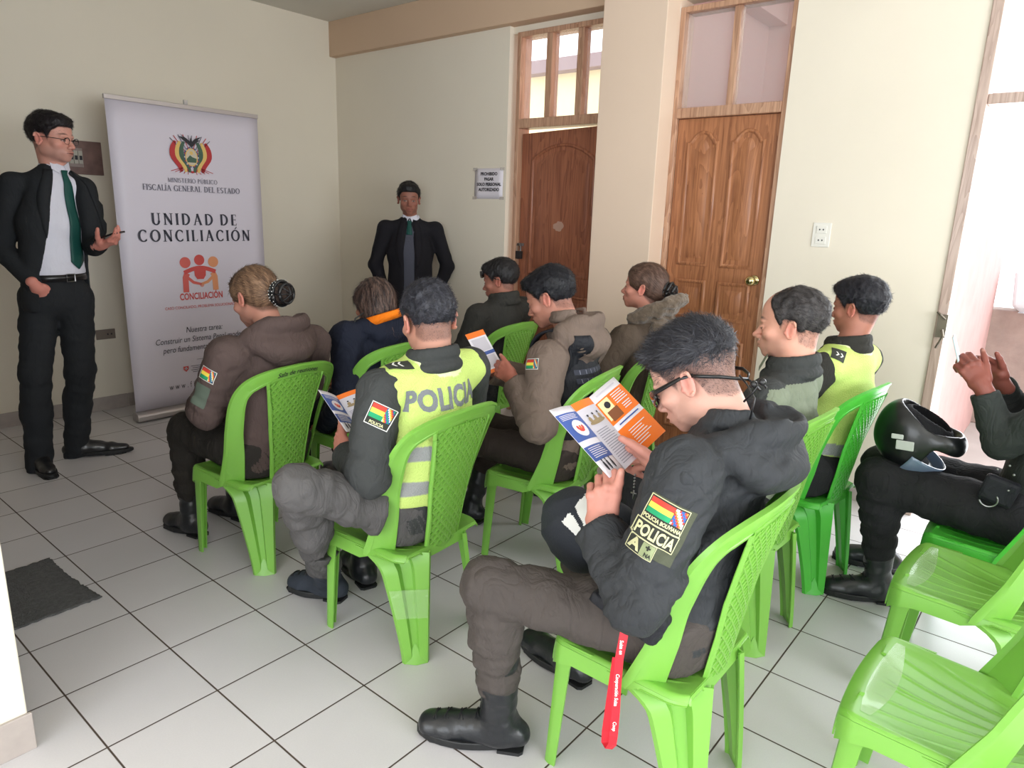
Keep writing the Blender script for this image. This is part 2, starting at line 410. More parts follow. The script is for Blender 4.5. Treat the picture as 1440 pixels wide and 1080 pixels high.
def door_one():
    e = link(bpy.data.objects.new('door_1', None)); e['kind'] = 'structure'
    y0, y1 = D1[0]-.10, D1[1]-.055
    x0 = XB+.015
    mb = MB(); rectframe(mb, x0, x0+.12, y0, y1, 0, ZT, .032); mb.box((x0, y0+.03, 2.005), (x0+.12, y1-.03, 2.065))
    k1, k2 = y1-.032-.205, y1-.032-.45
    for k in (k1, k2): mb.box((x0+.01, k-.048, 2.065), (x0+.09, k, ZT-.03))
    mb.build('door_frame', M_frame, e, bevel=.004)
    mb = MB()
    for (u, v) in ((k1, y1-.032), (k2, k1-.048), (y0+.03, k2-.048)): mb.box((x0+.05, u, 2.065), (x0+.055, v, ZT-.032))
    mb.build('transom_glass', M_glass, e)
    # the leaf has sagged a little, so a thin bright gap shows over its hinge side
    lf = MB(); a, f = y0+.034, y1-.036; xs = x0+.045
    lf.poly([(xs, a, .01), (xs, f, .01), (xs, f, 1.972), (xs, a, 1.998)], (1, 0, 0), .04)
    lf.build('door_leaf', M_wood2, e)
    panel('raised_panel', arch_outline(a+.10, f-.085, 1.02, 1.90, .10, 'round'), xs-.0015, e, M_wood2)
    panel('raised_panel', arch_outline(a+.10, f-.085, .20, .90, 0, 'rect'), xs-.0015, e, M_wood2)
    # padlock on a hasp
    z = 1.18; y = f-.012; mb = MB()
    mb.box((xs-.012, y-.035, z+.035), (xs-.004, y+.045, z+.055)); mb.tube([(xs-.02, y-.018, z), (xs-.02, y-.018, z+.035), (xs-.02, y-.009, z+.052), (xs-.02, y+.009, z+.052), (xs-.02, y+.018, z+.035), (xs-.02, y+.018, z)], .005, 8)
    hs = mb.build('padlock_shackle', M_metal, e, smooth=False)
    MB().box((xs-.035, y-.03, z-.055), (xs-.008, y+.03, z)).build('padlock_body', mat('black_lock', srgb(38, 34, 34), rough=.4), e, bevel=.004)
    # patch of torn white sticker
    mb = MB(); cy, cz = (a+f)/2+.01, 1.36; P = []
    random.seed(5)
    for i in range(18):
        t = 2*PI*i/18; r = .026+random.random()*.012; P.append((xs-.009, cy-r*1.3*math.cos(t), cz+r*math.sin(t)))
    mb.poly(P, (-1, 0, 0), .001); mb.build('sticker_residue', mat('sticker_residue', srgb(176, 140, 122), rough=.9), e)
door_one()

# outer doorway at the right: frame, transom, both open to the yard
def door_three():
    e = link(bpy.data.objects.new('door_3', None)); e['kind'] = 'structure'
    y1, y0 = .525, -.62
    mb = MB(); x0 = XB-.012
    mb.box((x0, y1-.045, 0), (x0+.14, y1, 2.62)); mb.box((x0, y0, 0), (x0+.14, y0+.045, 2.62)); mb.box((x0, y0, 2.58), (x0+.14, y1, 2.62)); mb.box((x0+.01, y0+.04, 1.975), (x0+.12, y1-.045, 2.02))
    mb.build('door_frame', M_fadewood, e, bevel=.004)
    MB().box((x0+.06, y0+.045, 2.02), (x0+.065, y1-.045, 2.58)).build('transom_glass', M_glass, e)
    mb = MB(); z = .985
    mb.box((x0-.012, y1-.05, z-.06), (x0, y1-.008, z+.05)); mb.tube([(x0-.02, y1-.035, z-.02), (x0-.03, y1-.045, z-.05), (x0-.028, y1-.03, z-.09), (x0-.018, y1-.022, z-.11)], .006, 6); mb.tube([(x0-.02, y1-.04, z+.03), (x0-.03, y1-.02, z+.05), (x0-.02, y1-.005, z+.06)], .006, 6)
    mb.build('door_latch', mat('worn_latch', srgb(120, 112, 100), rough=.4, metal=.7), e)
door_three()

# ------------------------------------------------------------------ behind the doors
bpyM = mat('yard_concrete', srgb(196, 190, 184), rough=.9, bump=(20, .3), noise=(4, .1))
struct('ground_yard', MB().box((XB+.28, -9, -.12), (12, 9, -.02)), bpyM)
M_yardpink = mat('pink_yard_wall', srgb(226, 182, 176), rough=.85, bump=(12, .3), noise=(6, .09))
struct('exterior_wall', MB().box((XB+.16, .50, -.02), (6.25, .66, 2.75)), M_yardpink)
M_brick = mat('grey_adobe', srgb(176, 160, 152), rough=.95, bump=(14, .9), noise=(9, .16))
struct('exterior_parapet', MB().box((6.25, -2.6, -.02), (6.5, .66, .86)), M_brick, bevel=.01)
# hall behind door 2 (pink room) with its own ceiling beam
struct('wall_corridor', MB().box((XB+.16, 2.45, 0), (6.4, 2.55, ZC+.5)).box((6.3, .66, 0), (6.4, 2.45, ZC+.5)), M_pink)
struct('ceiling_corridor', MB().box((XB+.16, .66, ZC+.5), (6.4, 2.55, ZC+.6)), mat('pale_grey_ceiling', srgb(206, 204, 208), rough=.8))
struct('corridor_beam', MB().box((XB+.5, 2.30, ZC+.12), (6.3, 2.45, ZC+.5)), M_pink)
struct('floor_corridor', MB().box((XB+.28, .66, -.02), (6.4, 2.55, 0)), M_tile)
# patio behind door 1: pale building opposite
struct('exterior_building', MB().box((8.4, 2.0, 0), (8.6, 9.5, 3.35)), mat('yellow_house_paint', srgb(240, 222, 176), rough=.9))
struct('roof_exterior', MB().box((8.2, 1.8, 3.35), (8.7, 9.6, 3.52)), mat('roof_tile_trim', srgb(150, 128, 128), rough=.9))

# sink standing on the parapet outside
def sink():
    e = link(bpy.data.objects.new('laundry_sink', None)); e.location = (6.37, -.02, .86)
    tag(e, 'pale blue and white laundry sink on the grey parapet beyond the open doorway', 'sink')
    c = V(e.location)
    mb = MB(); x0, x1, y0, y1 = -.30, .22, -.9, .42; z0, z1 = .0, .30
    def ring(d, z): return [(x0+d, y0+d, z), (x1-d, y0+d, z), (x1-d, y1-d, z), (x0+d, y1-d, z)]
    P = [ring(.08, z0), ring(.02, z0+.04), ring(0, z1-.02), ring(0, z1), ring(.04, z1), ring(.06, z0+.08)]
    mb.grid(P, closed=True); mb.f.append([0, 3, 2, 1]); mb.f.append([20, 21, 22, 23]); mb.mi += [0, 0]
    mb.build('basin', mat('white_blue_enamel', srgb(222, 232, 238), rough=.3), e, bevel=.02)
    t = MB().tube([(.15, -.15, z1), (.15, -.15, z1+.22), (.10, -.15, z1+.26), (0, -.15, z1+.25), (0, -.15, z1+.2)], .014, 8)
    t.build('tap', M_dmetal, e, smooth=True)
    t = MB().box((-.31, -.30, z1), (.23, .12, z1+.015)).box((-.05, -.22, .06), (.0, -.12, z1)); t.build('drain_board', mat('dark_board', srgb(88, 84, 90), rough=.6), e)
sink()

# ------------------------------------------------------------------ wall fittings
def fittings():
    # breaker box
    e = link(bpy.data.objects.new('breaker_box', None)); e.location = (1.78, YL, 1.70)
    tag(e, 'brown electrical breaker box let into the wall behind the banner edge', 'breaker box')
    w, h = .18, .105
    MB().box((-w, -.012, -h), (w, 0, h)).build('surround', mat('brown_marbled_tile', srgb(122, 96, 90), rough=.35, noise=(14, .3)), e, bevel=.003)
    MB().box((-.125, -.022, -.062), (.06, -.012, .058)).build('cover', mat('grey_cover', srgb(150, 134, 128), rough=.5), e, bevel=.004)
    for k in range(6):
        x = -.105+k*.027
        s = MB().box((x, -.032, -.04), (x+.024, -.022, .04)).build('breaker', mat('pale_breaker', srgb(178, 172, 160), rough=.5), e, bevel=.001)
        MB().box((x+.005, -.040, -.016), (x+.019, -.032, .010)).build('switch_lever', M_ink, s)
    # socket low on the left wall
    e = link(bpy.data.objects.new('wall_socket', None)); e.location = (1.865, YL, .535)
    tag(e, 'grey brown wall socket low on the yellow wall beside the banner', 'socket')
    MB().box((-.062, -.008, -.034), (.062, 0, .034)).build('face_plate', mat('taupe_plastic', srgb(120, 108, 98), rough=.5), e, bevel=.003)
    m_ = MB()
    for x in (.012, .036): m_.box((x-.004, -.0095, -.006), (x+.004, -.0075, .006))
    m_.build('socket_slots', M_ink, e)
    # double socket near the four-panel door
    e = link(bpy.data.objects.new('wall_socket', None)); e.location = (XB, 1.105, 1.38)
    tag(e, 'white double wall socket on the pale wall right of the panelled door', 'socket')
    MB().box((-.006, -.045, -.062), (0, .045, .062)).build('face_plate', M_white, e, bevel=.003)
    for z in (.027, -.027):
        s = MB().box((-.0095, -.026, z-.019), (-.006, .026, z+.019)).build('outlet', M_white, e, bevel=.002)
        q = MB()
        for y in (-.009, .009): q.ball((-.0098, y, z), (.001, .0035, .0045), 8, 6)
        q.build('slots', M_ink, s)
    # paper notice
    e = link(bpy.data.objects.new('paper_sign', None)); e.location = (XB, 3.425, 1.64)
    tag(e, 'white paper notice in capitals taped beside the red brown door', 'sign')
    P = [[(-.003-.002*math.sin(i*1.3+j), .135-.27*j/6, -.105+.21*i/5) for j in range(7)] for i in range(6)]
    MB().grid(P).build('sheet', M_paper, e, smooth=True, solid=.0004)
    mb = MB()
    for i, t in enumerate(['PROHIBIDO', 'PASAR', 'SOLO PERSONAL', 'AUTORIZADO']):
        mb.add(*placed(text_mesh(t, .030, bold=.0012), (-.0065, -.005, .057-i*.036), (0, -1, 0), (0, 0, 1)))
    mb.build('lettering', M_ink, e)
    for y, z in ((.13, .1), (-.13, .1), (.13, -.1), (-.13, -.1)): MB().box((-.0075, y-.02, z-.01), (-.0070, y+.02, z+.01)).build('tape', mat('clear_tape', srgb(214, 206, 196), rough=.2, alpha=.4), e)
fittings()

# floor mat
def floor_mat():
    P = []
    c = [V((.36, 2.60)), V((.834, 2.612)), V((.806, 3.074)), V((.33, 3.06))]
    random.seed(2)
    for i in range(41):
        r = []
        for j in range(41):
            u, v = i/40, j/40
            p = c[0]*(1-u)*(1-v)+c[1]*u*(1-v)+c[2]*u*v+c[3]*(1-u)*v
            if i in (0, 40) or j in (0, 40): p = p + V((random.uniform(-.004, .004), random.uniform(-.004, .004)))
            p = p + V((-.012*math.sin(PI*v)*u, 0))
            r.append((p.x, p.y, .004+.003*random.random()))
        P.append(r)
    o = MB().grid(P).build('floor_mat', mat('grey_felt', srgb(92, 92, 92), rough=1, bump=(160, 1.0), noise=(70, .25)), smooth=True, solid=.004, off=-1)
    tag(o, 'rough grey floor cloth lying on the tiles past the near wall', 'mat')
floor_mat()

# ------------------------------------------------------------------ light
w = bpy.data.worlds.new('world'); bpy.context.scene.world = w; w.use_nodes = True
nt = w.node_tree; bg = nt.nodes['Background']; bg.inputs['Color'].default_value = (.86, .93, 1.0, 1); bg.inputs['Strength'].default_value = 2.6
def area(name, loc, tgt, sx, sy, power, col=(1, 1, 1)):
    l = bpy.data.lights.new(name, 'AREA'); l.shape = 'RECTANGLE'; l.size = sx; l.size_y = sy; l.energy = power; l.color = col
    o = link(bpy.data.objects.new(name, l)); o.location = loc
    o.rotation_euler = (V(tgt)-V(loc)).to_track_quat('-Z', 'Y').to_euler(); return o
area('daylight_street_window', (-3.0, -.45, 1.5), (0, -.30, 1.35), 4.2, 2.1, 80, (.94, .97, 1))
area('added_rear_fill', (.5, -3.4, 1.65), (1.2, 5.0, 1.7), 4.0, 1.6, 132, (.93, .965, 1))  # added fill, no known window there; lifts the left and back walls
area('daylight_yard_door', (XB+.25, -.05, 1.35), (0, .1, .6), 1.05, 2.4, 34, (.93, .97, 1))
sc = bpy.context.scene
sc.view_settings.view_transform = 'Standard'; sc.view_settings.look = 'None'; sc.view_settings.gamma = 1; sc.view_settings.exposure = .35
sc.view_settings.use_curve_mapping = False
sc.cycles.use_denoising = True
try: sc.cycles.denoiser = 'OPENIMAGEDENOISE'
except Exception: pass
sc.cycles.max_bounces = 8; sc.cycles.diffuse_bounces = 5; sc.cycles.glossy_bounces = 3; sc.cycles.transmission_bounces = 3; sc.cycles.transparent_max_bounces = 8
sc.cycles.sample_clamp_indirect = 8; sc.cycles.caustics_reflective = False; sc.cycles.caustics_refractive = False
# ------------------------------------------------------------------ green plastic chairs
def plastic(name, col):
    m = mat(name, col, rough=.34, spec=.45, bump=(40, .02)); b = m.node_tree.nodes['Principled BSDF']
    b.inputs['Subsurface Weight'].default_value = .15; b.inputs['Subsurface Radius'].default_value = (.012, .02, .003); b.inputs['Subsurface Scale'].default_value = .6
    return m
M_green = plastic('lime_green_plastic', srgb(122, 178, 74))
M_green2 = plastic('deep_green_plastic', srgb(74, 176, 58))
def interp(x, xs, ys):
    return float(np.interp(x, xs, ys))
HB = [.33, .37, .5, .62, .72, .80, .84, .86]
def y_back(s, h):
    yc = interp(h, [.33, .37, .6, .86], [-.178, -.185, -.222, -.288])
    bu = interp(h, [.33, .37, .5, .62, .74, .86], [.17, .165, .115, .085, .06, .035])
    return yc + bu*(abs(s)/.215)**2.2
OUT = [(.205, .355), (.210, .45), (.218, .55), (.227, .64), (.232, .71), (.226, .765), (.202, .808), (.155, .834), (.09, .847), (0, .852)]
def smooth_curve(pts, n):
    pts = [V((p[0], p[1], 0)) for p in pts]; out = []
    P = [pts[0]*2-pts[1]] + pts + [pts[-1]*2-pts[-2]]
    for i in range(1, len(P)-2):
        for k in range(n):
            t = k/n; a, b_, c, d = P[i-1:i+3]
            q = .5*((2*b_)+(c-a)*t+(2*a-5*b_+4*c-d)*t*t+(3*b_-a-3*c+d)*t**3); out.append((q.x, q.y))
    out.append((pts[-1].x, pts[-1].y)); return out
def seat_z(x, y):
    u, v = x/.2, (y+.185)/.38
    z = .397 - .028*(1-abs(u)**2.5)*math.sin(PI*min(max(v, 0), 1))**.7
    z -= .012*(1-v)
    z -= .05*max(0, (v-.90)/.10)**2.2*.5
    z -= .012*max(0, (abs(u)-.93)/.07)**2
    return z
def make_chair(m):
    e = link(bpy.data.objects.new('plastic_chair', None))
    # seat with raised fan ribs and a skirt
    N = 140; P = []
    wid = lambda y: .193 + .012*((y+.185)/.38) - .035*max(0, (y-.15)/.045)**2 - .02*max(0, (-y-.13)/.05)**2
    for i in range(N+1):
        r = []; yy = -.178 + .366*i/N
        for j in range(N+1):
            u = -1+2*j/N; x = u*wid(yy); y = yy + .012*(1-u*u)*max(0, (i/N-.9)/.1)
            z = seat_z(x/wid(yy)*.2, yy)
            if .06 < i/N < .9 and abs(u) < .84:
                a = math.atan2(abs(x)+.02, (yy+.42)); k = (a*9.5) % 1.0
                edge = min(1, (.84-abs(u))*10, (i/N-.06)*14, (.9-i/N)*12)
                z += -.0015*edge + .0026*edge*max(0, 1-abs(k-.5)*8)**.7
            r.append((x, y, z))
        P.append(r)
    mb = MB().grid(P)
    # skirt: follows the rim, arched between the legs
    rim = [P[N][j] for j in range(N+1)] ; rimL = [P[i][0] for i in range(N+1)]; rimR = [P[i][N] for i in range(N+1)]
    def skirtstrip(pts, depth, outd):
        rows = []
        for k in range(5):
            t = k/4; rows.append([(p[0]+outd[0]*(.006*math.sin(t*PI/2)), p[1]+outd[1]*(.006*math.sin(t*PI/2)), p[2]-.004*math.sin(t*PI)-depth(i/(len(pts)-1))*t) for i, p in enumerate(pts)])
        return rows
    dp = lambda t: .034 + .022*abs(2*t-1)**4
    mb.grid(skirtstrip(rim, dp, (0, 1))); sd_ = lambda t: (.006+.034*min(1, max(0, (t-.28)*5)))+.02*max(0, (t-.8)*5)
    mb.grid(skirtstrip(rimL, sd_, (-1, 0))[::-1]); mb.grid(skirtstrip(rimR, sd_, (1, 0)))
    back = [P[0][j] for j in range(N+1)]
    mb.grid(skirtstrip(back, lambda t: .034 if abs(2*t-1) < .5 else .034-.028*min(1, (abs(2*t-1)-.5)*6), (0, -1))[::-1])
    mb.build('seat', m, e, smooth=True, solid=.004)
    # legs
    for s in (-1, 1):
        # front leg: angle section
        rows = []
        for i in range(17):
            t = i/16; z = .392*(1-t)
            y = .170+.030*t; x = .196 - .008*t
            w1 = .034 + .013*(1-t) + .060*max(0, 1-t*6)**2; w2 = .028+.018*(1-t) + .05*max(0, 1-t*6)**2
            rr = .010
            rows.append([(s*x, y-w1, z), (s*(x+.0015), y-w1*.5, z), (s*x, y-rr, z), (s*(x-rr*.3), y-rr*.3, z), (s*(x-rr), y, z), (s*(x-w2*.5), y+.001, z), (s*(x-w2), y-.001, z), (s*(x-w2-.003), y-.012, z)])
        mb = MB().grid(rows if s > 0 else rows); o = mb.build('leg', m, e, smooth=True, solid=.006)
        # rear leg: wide open V channel
        rows = []
        for i in range(21):
            t = i/20; z = .375*(1-t)
            tp = (1-t)**1.25; fl = max(0, 1-t*5.5)**2
            A = V((s*(.172+.030*tp), -.172+.085*tp+.075*fl)); C_ = V((s*(.122-.030*tp-.0*fl), -.222+.022*tp)); 
            B = V((s*(.146+.004*tp), -.190+.045*tp))
            lip = V((s*.004, -.010))
            U = C_-A; Nn = V((-s*.72, .70)); dep = (.008+.020*tp)*min(1, max(0, (1-t)*9))*(1-.6*fl)
            q_ = [A, A+U*.30, A+U*.37+Nn*dep, A+U*.63+Nn*dep, A+U*.70, C_]
            rows.append([(A.x-s*.001, A.y+.012+.02*fl, z)]+[(k_.x, k_.y, z) for k_ in q_]+[(C_.x-s*.012, C_.y+.006, z)])
        mb = MB().grid(rows)
        r = rows[-1]; r2 = rows[-4]
        # web closing the foot
        k = (r2[3][0]+r2[4][0])/2, (r2[3][1]+r2[4][1])/2, r2[3][2]+.01
        mb.add([r[1], k, r[6], ((r[1][0]+r[6][0])/2+s*.006, (r[1][1]+r[6][1])/2-.008, 0)], [(0, 1, 3), (1, 2, 3)])
        mb.build('leg', m, e, smooth=True, solid=.006)
    # back frame: an arch with a rolled rim
    out = smooth_curve(OUT, 5); n = len(out)
    def nrm(i):
        a, b_ = out[max(i-1, 0)], out[min(i+1, n-1)]; d = V((b_[0]-a[0], b_[1]-a[1])).normalized(); return V((-d.y, d.x)) # inward
    full = []
    for i in range(n):
        t = i/(n-1); w = interp(t, [0, .25, .5, .7, .85, 1], [.054, .043, .043, .052, .047, .038]); nn = nrm(i)
        row = []
        for f_, dz in ((0, .013), (.02, .001), (.10, 0), (.13, .004), (.17, .004), (.5, .003), (.84, .003), (.88, .001), (1, .002), (1.0, .012)):
            s_, h_ = out[i][0]+nn.x*w*f_, out[i][1]+nn.y*w*f_
            row.append((s_, h_, dz))
        full.append(row)
    def mp(s_, h_, dz, sg): return (sg*s_, y_back(s_, h_)+dz, h_)
    rows = [[mp(*q, 1) for q in r] for r in full] + [[mp(max(q[0], 0) if k else q[0], q[1], q[2], -1) for q in r] for k, r in enumerate(full[::-1][1:])]
    mb = MB().grid(rows); mb.build('back_frame', m, e, smooth=True, solid=.0055)
    # centre panel with raised lattice
    pw = lambda h: interp(h, [.34, .38, .5, .62, .74, .80, .835], [.078, .080, .088, .102, .122, .134, .125])
    toph = lambda s_: interp(abs(s_), [0, .08, .12, .135, .15], [.826, .820, .802, .79, .78])
    rows = []
    NH, NS = 110, 64
    for i in range(NH+1):
        r = []
        for j in range(NS+1):
            u = -1+2*j/NS; h = .345+(toph(u*.13)-.345)*i/NH; s_ = u*pw(h)
            dz = 0.0; m_u = 1-abs(u); ed = m_u*pw(h); eh = min(h-.375, toph(s_)-.012-h)
            if ed < .011: dz = .006 if ed > .004 else 0      # rim
            elif eh > 0:
                g = (s_+h*.9)/.0255; q = (s_-h*.9)/.0255
                k = min(abs(g-round(g)), abs(q-round(q)))
                dz = -.0060
            r.append((s_, y_back(s_, h)-dz*1.0, h))
        rows.append(r)
    mb = MB().grid(rows)
    for sg in (-1, 1):
        for n_ in range(-14, 48):
            for off, wd, ht in ((0, .0046, .0080), (.32, .0026, .0052)):
                pts = []
                for h in np.linspace(.372, .818, 60):
                    s_ = sg*((n_+off)*.0255-.9*h)
                    if abs(s_) < pw(h)-.0125 and h < toph(s_)-.015: pts.append((s_, y_back(s_, h)+.0058-ht*.5, h))
                if len(pts) > 2: mb.ribbon(pts, (1, 0, sg*.9), wd, ht)
    mb.build('back_panel', m, e, smooth=True, solid=.0022)
    for c in e.children:
        q = c.modifiers.new('es', 'EDGE_SPLIT'); q.split_angle = math.radians(38)
    return e
def copy_tree(o, parent=None):
    c = o.copy(); COL.objects.link(c); c.parent = parent
    for ch in list(o.children): copy_tree(ch, c)
    return c
chair0 = make_chair(M_green)
CHAIRS = {
 'A': (1.455, 2.535, 5, M_green, 'green plastic chair with handwriting on its back rim, under a woman with hair net'),
 'B': (1.484, 1.671, 3.5, M_green, 'green plastic chair with a taped rear leg under the man in the yellow vest'),
 'C': (2.06, 2.60, 4, M_green, 'green plastic chair under the woman in the navy and orange jacket'),
 'D': (2.268, 1.650, 10.7, M_green, 'green plastic chair under the young man wearing the black armour vest'),
 'E': (1.488, .704, 0, M_green, 'green plastic chair under the man in sunglasses reading a leaflet'),
 'F': (2.30, .836, -3, M_green, 'green plastic chair under the balding man in a green polo jacket'),
 'G': (2.873, .798, -6, M_green2, 'darker green plastic chair under the far man in plain yellow vest by the wall'),
 'H': (2.385, .10, -2, M_green, 'empty green plastic chair, farther of the two unoccupied ones'),
 'I': (1.69, .065, -1, M_green, 'empty green plastic chair with a worn clear sticker on its seat'),
 'J': (2.86, .09, -2, M_green2, 'green plastic chair under the seated person holding up a phone'),
 'K': (2.97, 2.64, 2, M_green, 'green plastic chair under the man with glasses pushed up on his head'),
 'L': (2.90, 1.72, 4, M_green, 'green plastic chair under the woman with the big brown fur collar'),
}
CH = {}
for k, (x, y, r, m_, lab) in CHAIRS.items():
    o = chair0 if k == 'A' else copy_tree(chair0)
    o.location = (x, y, 0); o.rotation_euler = (0, 0, math.radians(r)); CH[k] = o
    tag(o, lab, 'chair', 'green plastic chairs')
    if m_ is not M_green:
        for c in o.children:
            c.data = c.data.copy(); c.data.materials[0] = m_
# ------------------------------------------------------------------ soft bodies: smooth-union fields meshed with surface nets
def A3(*p): return np.array(p, float)
def nz(v): v = np.asarray(v, float); return v/(np.linalg.norm(v)+1e-12)

class Field:
    def __init__(s, lo, hi, h, cap=.06):
        s.lo = np.asarray(lo, float); s.h = h; s.n = np.ceil((np.asarray(hi, float)-s.lo)/h).astype(int)+1
        s.d = np.full(s.n, cap, np.float32); s.cap = cap
    def win(s, lo, hi):
        a = np.maximum(np.floor((np.asarray(lo)-s.lo)/s.h).astype(int), 0); b = np.minimum(np.ceil((np.asarray(hi)-s.lo)/s.h).astype(int)+1, s.n)
        if (b <= a).any(): return None
        sl = tuple(slice(a[i], b[i]) for i in range(3))
        ax = [s.lo[i]+s.h*np.arange(a[i], b[i], dtype=np.float32) for i in range(3)]
        X, Y, Z = np.meshgrid(*ax, indexing='ij'); return sl, X.astype(np.float32), Y.astype(np.float32), Z.astype(np.float32)
    def comb(s, sl, q, k, op):
        d = s.d[sl]
        if op == 'sub': q = -q; a, b = d, q; s.d[sl] = (np.maximum(a, b) + np.maximum(k-np.abs(a-b), 0)**2/(4*k)) if k > 0 else np.maximum(a, b)
        elif op == 'int': s.d[sl] = np.maximum(d, q)
        else: s.d[sl] = (np.minimum(d, q) - np.maximum(k-np.abs(d-q), 0)**2/(4*k)) if k > 0 else np.minimum(d, q)
    def cap_(s, a, b, ra, rb=None, k=.02, op='add', side=None, su=1.0, folds=None, m=.03):
        """tapered limb from a to b; side/su widen it along one axis; folds=(amp, freq, phase, where)"""
        a, b = np.asarray(a, float), np.asarray(b, float); rb = ra if rb is None else rb
        R = max(ra, rb)*max(su, 1)+m+k+(folds[0] if folds else 0)
        w = s.win(np.minimum(a, b)-R, np.maximum(a, b)+R)
        if w is None: return s
        sl, X, Y, Z = w; ab = b-a; L2 = max(ab@ab, 1e-9)
        px, py, pz = X-a[0], Y-a[1], Z-a[2]
        t = np.clip((px*ab[0]+py*ab[1]+pz*ab[2])/L2, 0, 1)
        qx, qy, qz = px-t*ab[0], py-t*ab[1], pz-t*ab[2]
        r = ra+(rb-ra)*t
        if side is not None:
            u = nz(side); c = qx*u[0]+qy*u[1]+qz*u[2]; f = c*(1/su-1)
            if folds:
                dn = nz(ab); v = np.cross(dn, u)
            qx, qy, qz = qx+f*u[0], qy+f*u[1], qz+f*u[2]
        if folds:
            amp, fr, ph, where = folds; dn = nz(ab)
            u = nz(np.cross(dn, [.3, .2, .93])); v = np.cross(dn, u)
            th = np.arctan2(qx*v[0]+qy*v[1]+qz*v[2], qx*u[0]+qy*u[1]+qz*u[2])
            env = {'all': 1, 'mid': 4*t*(1-t), 'a': (1-t)**2, 'b': t**2, 'ends': 1-3*t*(1-t)}[where]
            g = np.sin(fr*t+ph+1.6*np.sin(th+ph)+.7*np.sin(2*th-ph))+.5*np.sin(2.3*fr*t+2*ph-2.1*np.sin(th-ph*.7))
            r = r+amp*env*g*.7
        q = np.sqrt(qx*qx+qy*qy+qz*qz)-r
        s.comb(sl, q.astype(np.float32), k, op); return s
    def chain(s, pts, rs, k=.01, **kw):
        for i in range(len(pts)-1): s.cap_(pts[i], pts[i+1], rs[i], rs[i+1], k=k, **kw)
        return s
    def ell(s, c, r, k=.02, M=None, op='add', m=.03):
        """ellipsoid; M columns are its axes"""
        c = np.asarray(c, float); r = np.asarray(r, float); R = max(r)+m+k
        w = s.win(c-R, c+R)
        if w is None: return s
        sl, X, Y, Z = w; px, py, pz = X-c[0], Y-c[1], Z-c[2]
        if M is not None:
            M = np.asarray(M); px, py, pz = [px*M[0, i]+py*M[1, i]+pz*M[2, i] for i in range(3)]
        k0 = np.sqrt((px/r[0])**2+(py/r[1])**2+(pz/r[2])**2); k1 = np.sqrt((px/r[0]**2)**2+(py/r[1]**2)**2+(pz/r[2]**2)**2)
        q = k0*(k0-1)/np.maximum(k1, 1e-6)
        q = np.where(k0 < .2, -min(r)*.8, q)
        s.comb(sl, q.astype(np.float32), k, op); return s
    def box(s, c, r, M=None, rnd=.01, k=.01, op='add', m=.03):
        c = np.asarray(c, float); R = np.linalg.norm(r)+m+k; w = s.win(c-R, c+R)
        if w is None: return s
        sl, X, Y, Z = w; px, py, pz = X-c[0], Y-c[1], Z-c[2]
        if M is not None:
            M = np.asarray(M); px, py, pz = [px*M[0, i]+py*M[1, i]+pz*M[2, i] for i in range(3)]
        qx, qy, qz = np.abs(px)-r[0]+rnd, np.abs(py)-r[1]+rnd, np.abs(pz)-r[2]+rnd
        q = np.sqrt(np.maximum(qx, 0)**2+np.maximum(qy, 0)**2+np.maximum(qz, 0)**2)+np.minimum(np.maximum(qx, np.maximum(qy, qz)), 0)-rnd
        s.comb(sl, q.astype(np.float32), k, op); return s
    def plane(s, p, n, op='sub', k=0.0):
        """op 'sub' removes the side n points to"""
        sl = (slice(None),)*3; w = s.win(s.lo, s.lo+s.h*(s.n-1)); sl, X, Y, Z = w; n = nz(n); p = np.asarray(p, float)
        q = (X-p[0])*n[0]+(Y-p[1])*n[1]+(Z-p[2])*n[2]
        s.comb(sl, (-q).astype(np.float32), k, 'sub'); return s
    def noise(s, amp, fr, seed=0, stretch=(1, 1, 1), near=.03, ridged=True):
        idx = np.nonzero(np.abs(s.d) < near)
        if len(idx[0]) == 0: return s
        P = [s.lo[i]+s.h*idx[i].astype(np.float32) for i in range(3)]
        r = np.random.default_rng(seed); tot = np.zeros(len(idx[0]), np.float32)
        wx = np.sin(P[1]*fr*.5+P[2]*fr*.37+seed)*1.3; wy = np.sin(P[0]*fr*.45-P[2]*fr*.4+2*seed)*1.3
        for o in range(5):
            k = r.normal(size=3)*np.array(stretch); k = k/np.linalg.norm(k)*fr*(1+.45*o)
            g = np.sin(P[0]*k[0]+P[1]*k[1]+P[2]*k[2]+wx*(1 if o % 2 else -1)+wy+r.uniform(0, 6.28))
            tot += (1-2*np.abs(g) if ridged and o % 2 else g)/(1+.5*o)
        s.d[idx] -= (amp*tot*.5).astype(np.float32); return s
    def mesh(s):
        d = s.d; ins = d < 0; nx, ny, nz_ = d.shape
        c = np.zeros((nx-1, ny-1, nz_-1), np.int8)
        for i in (0, 1):
            for j in (0, 1):
                for k in (0, 1): c += ins[i:nx-1+i, j:ny-1+j, k:nz_-1+k]
        act = (c > 0) & (c < 8); I = np.argwhere(act); vid = -np.ones(act.shape, np.int64); vid[act] = np.arange(len(I))
        acc = np.zeros((len(I), 3)); cnt = np.zeros(len(I))
        i0, j0, k0 = I.T
        corners = [(0,0,0),(1,0,0),(0,1,0),(1,1,0),(0,0,1),(1,0,1),(0,1,1),(1,1,1)]
        for a in range(8):
            for b in range(a+1, 8):
                A, B = np.array(corners[a]), np.array(corners[b])
                if np.abs(A-B).sum() != 1: continue
                da = d[i0+A[0], j0+A[1], k0+A[2]]; db = d[i0+B[0], j0+B[1], k0+B[2]]
                m = (da < 0) != (db < 0)
                t = np.where(m, da/np.where(m, da-db, 1), 0)[:, None]
                acc += np.where(m[:, None], A+(B-A)*t, 0); cnt += m
        vs = (I+acc/cnt[:, None])*s.h+s.lo
        fs = []
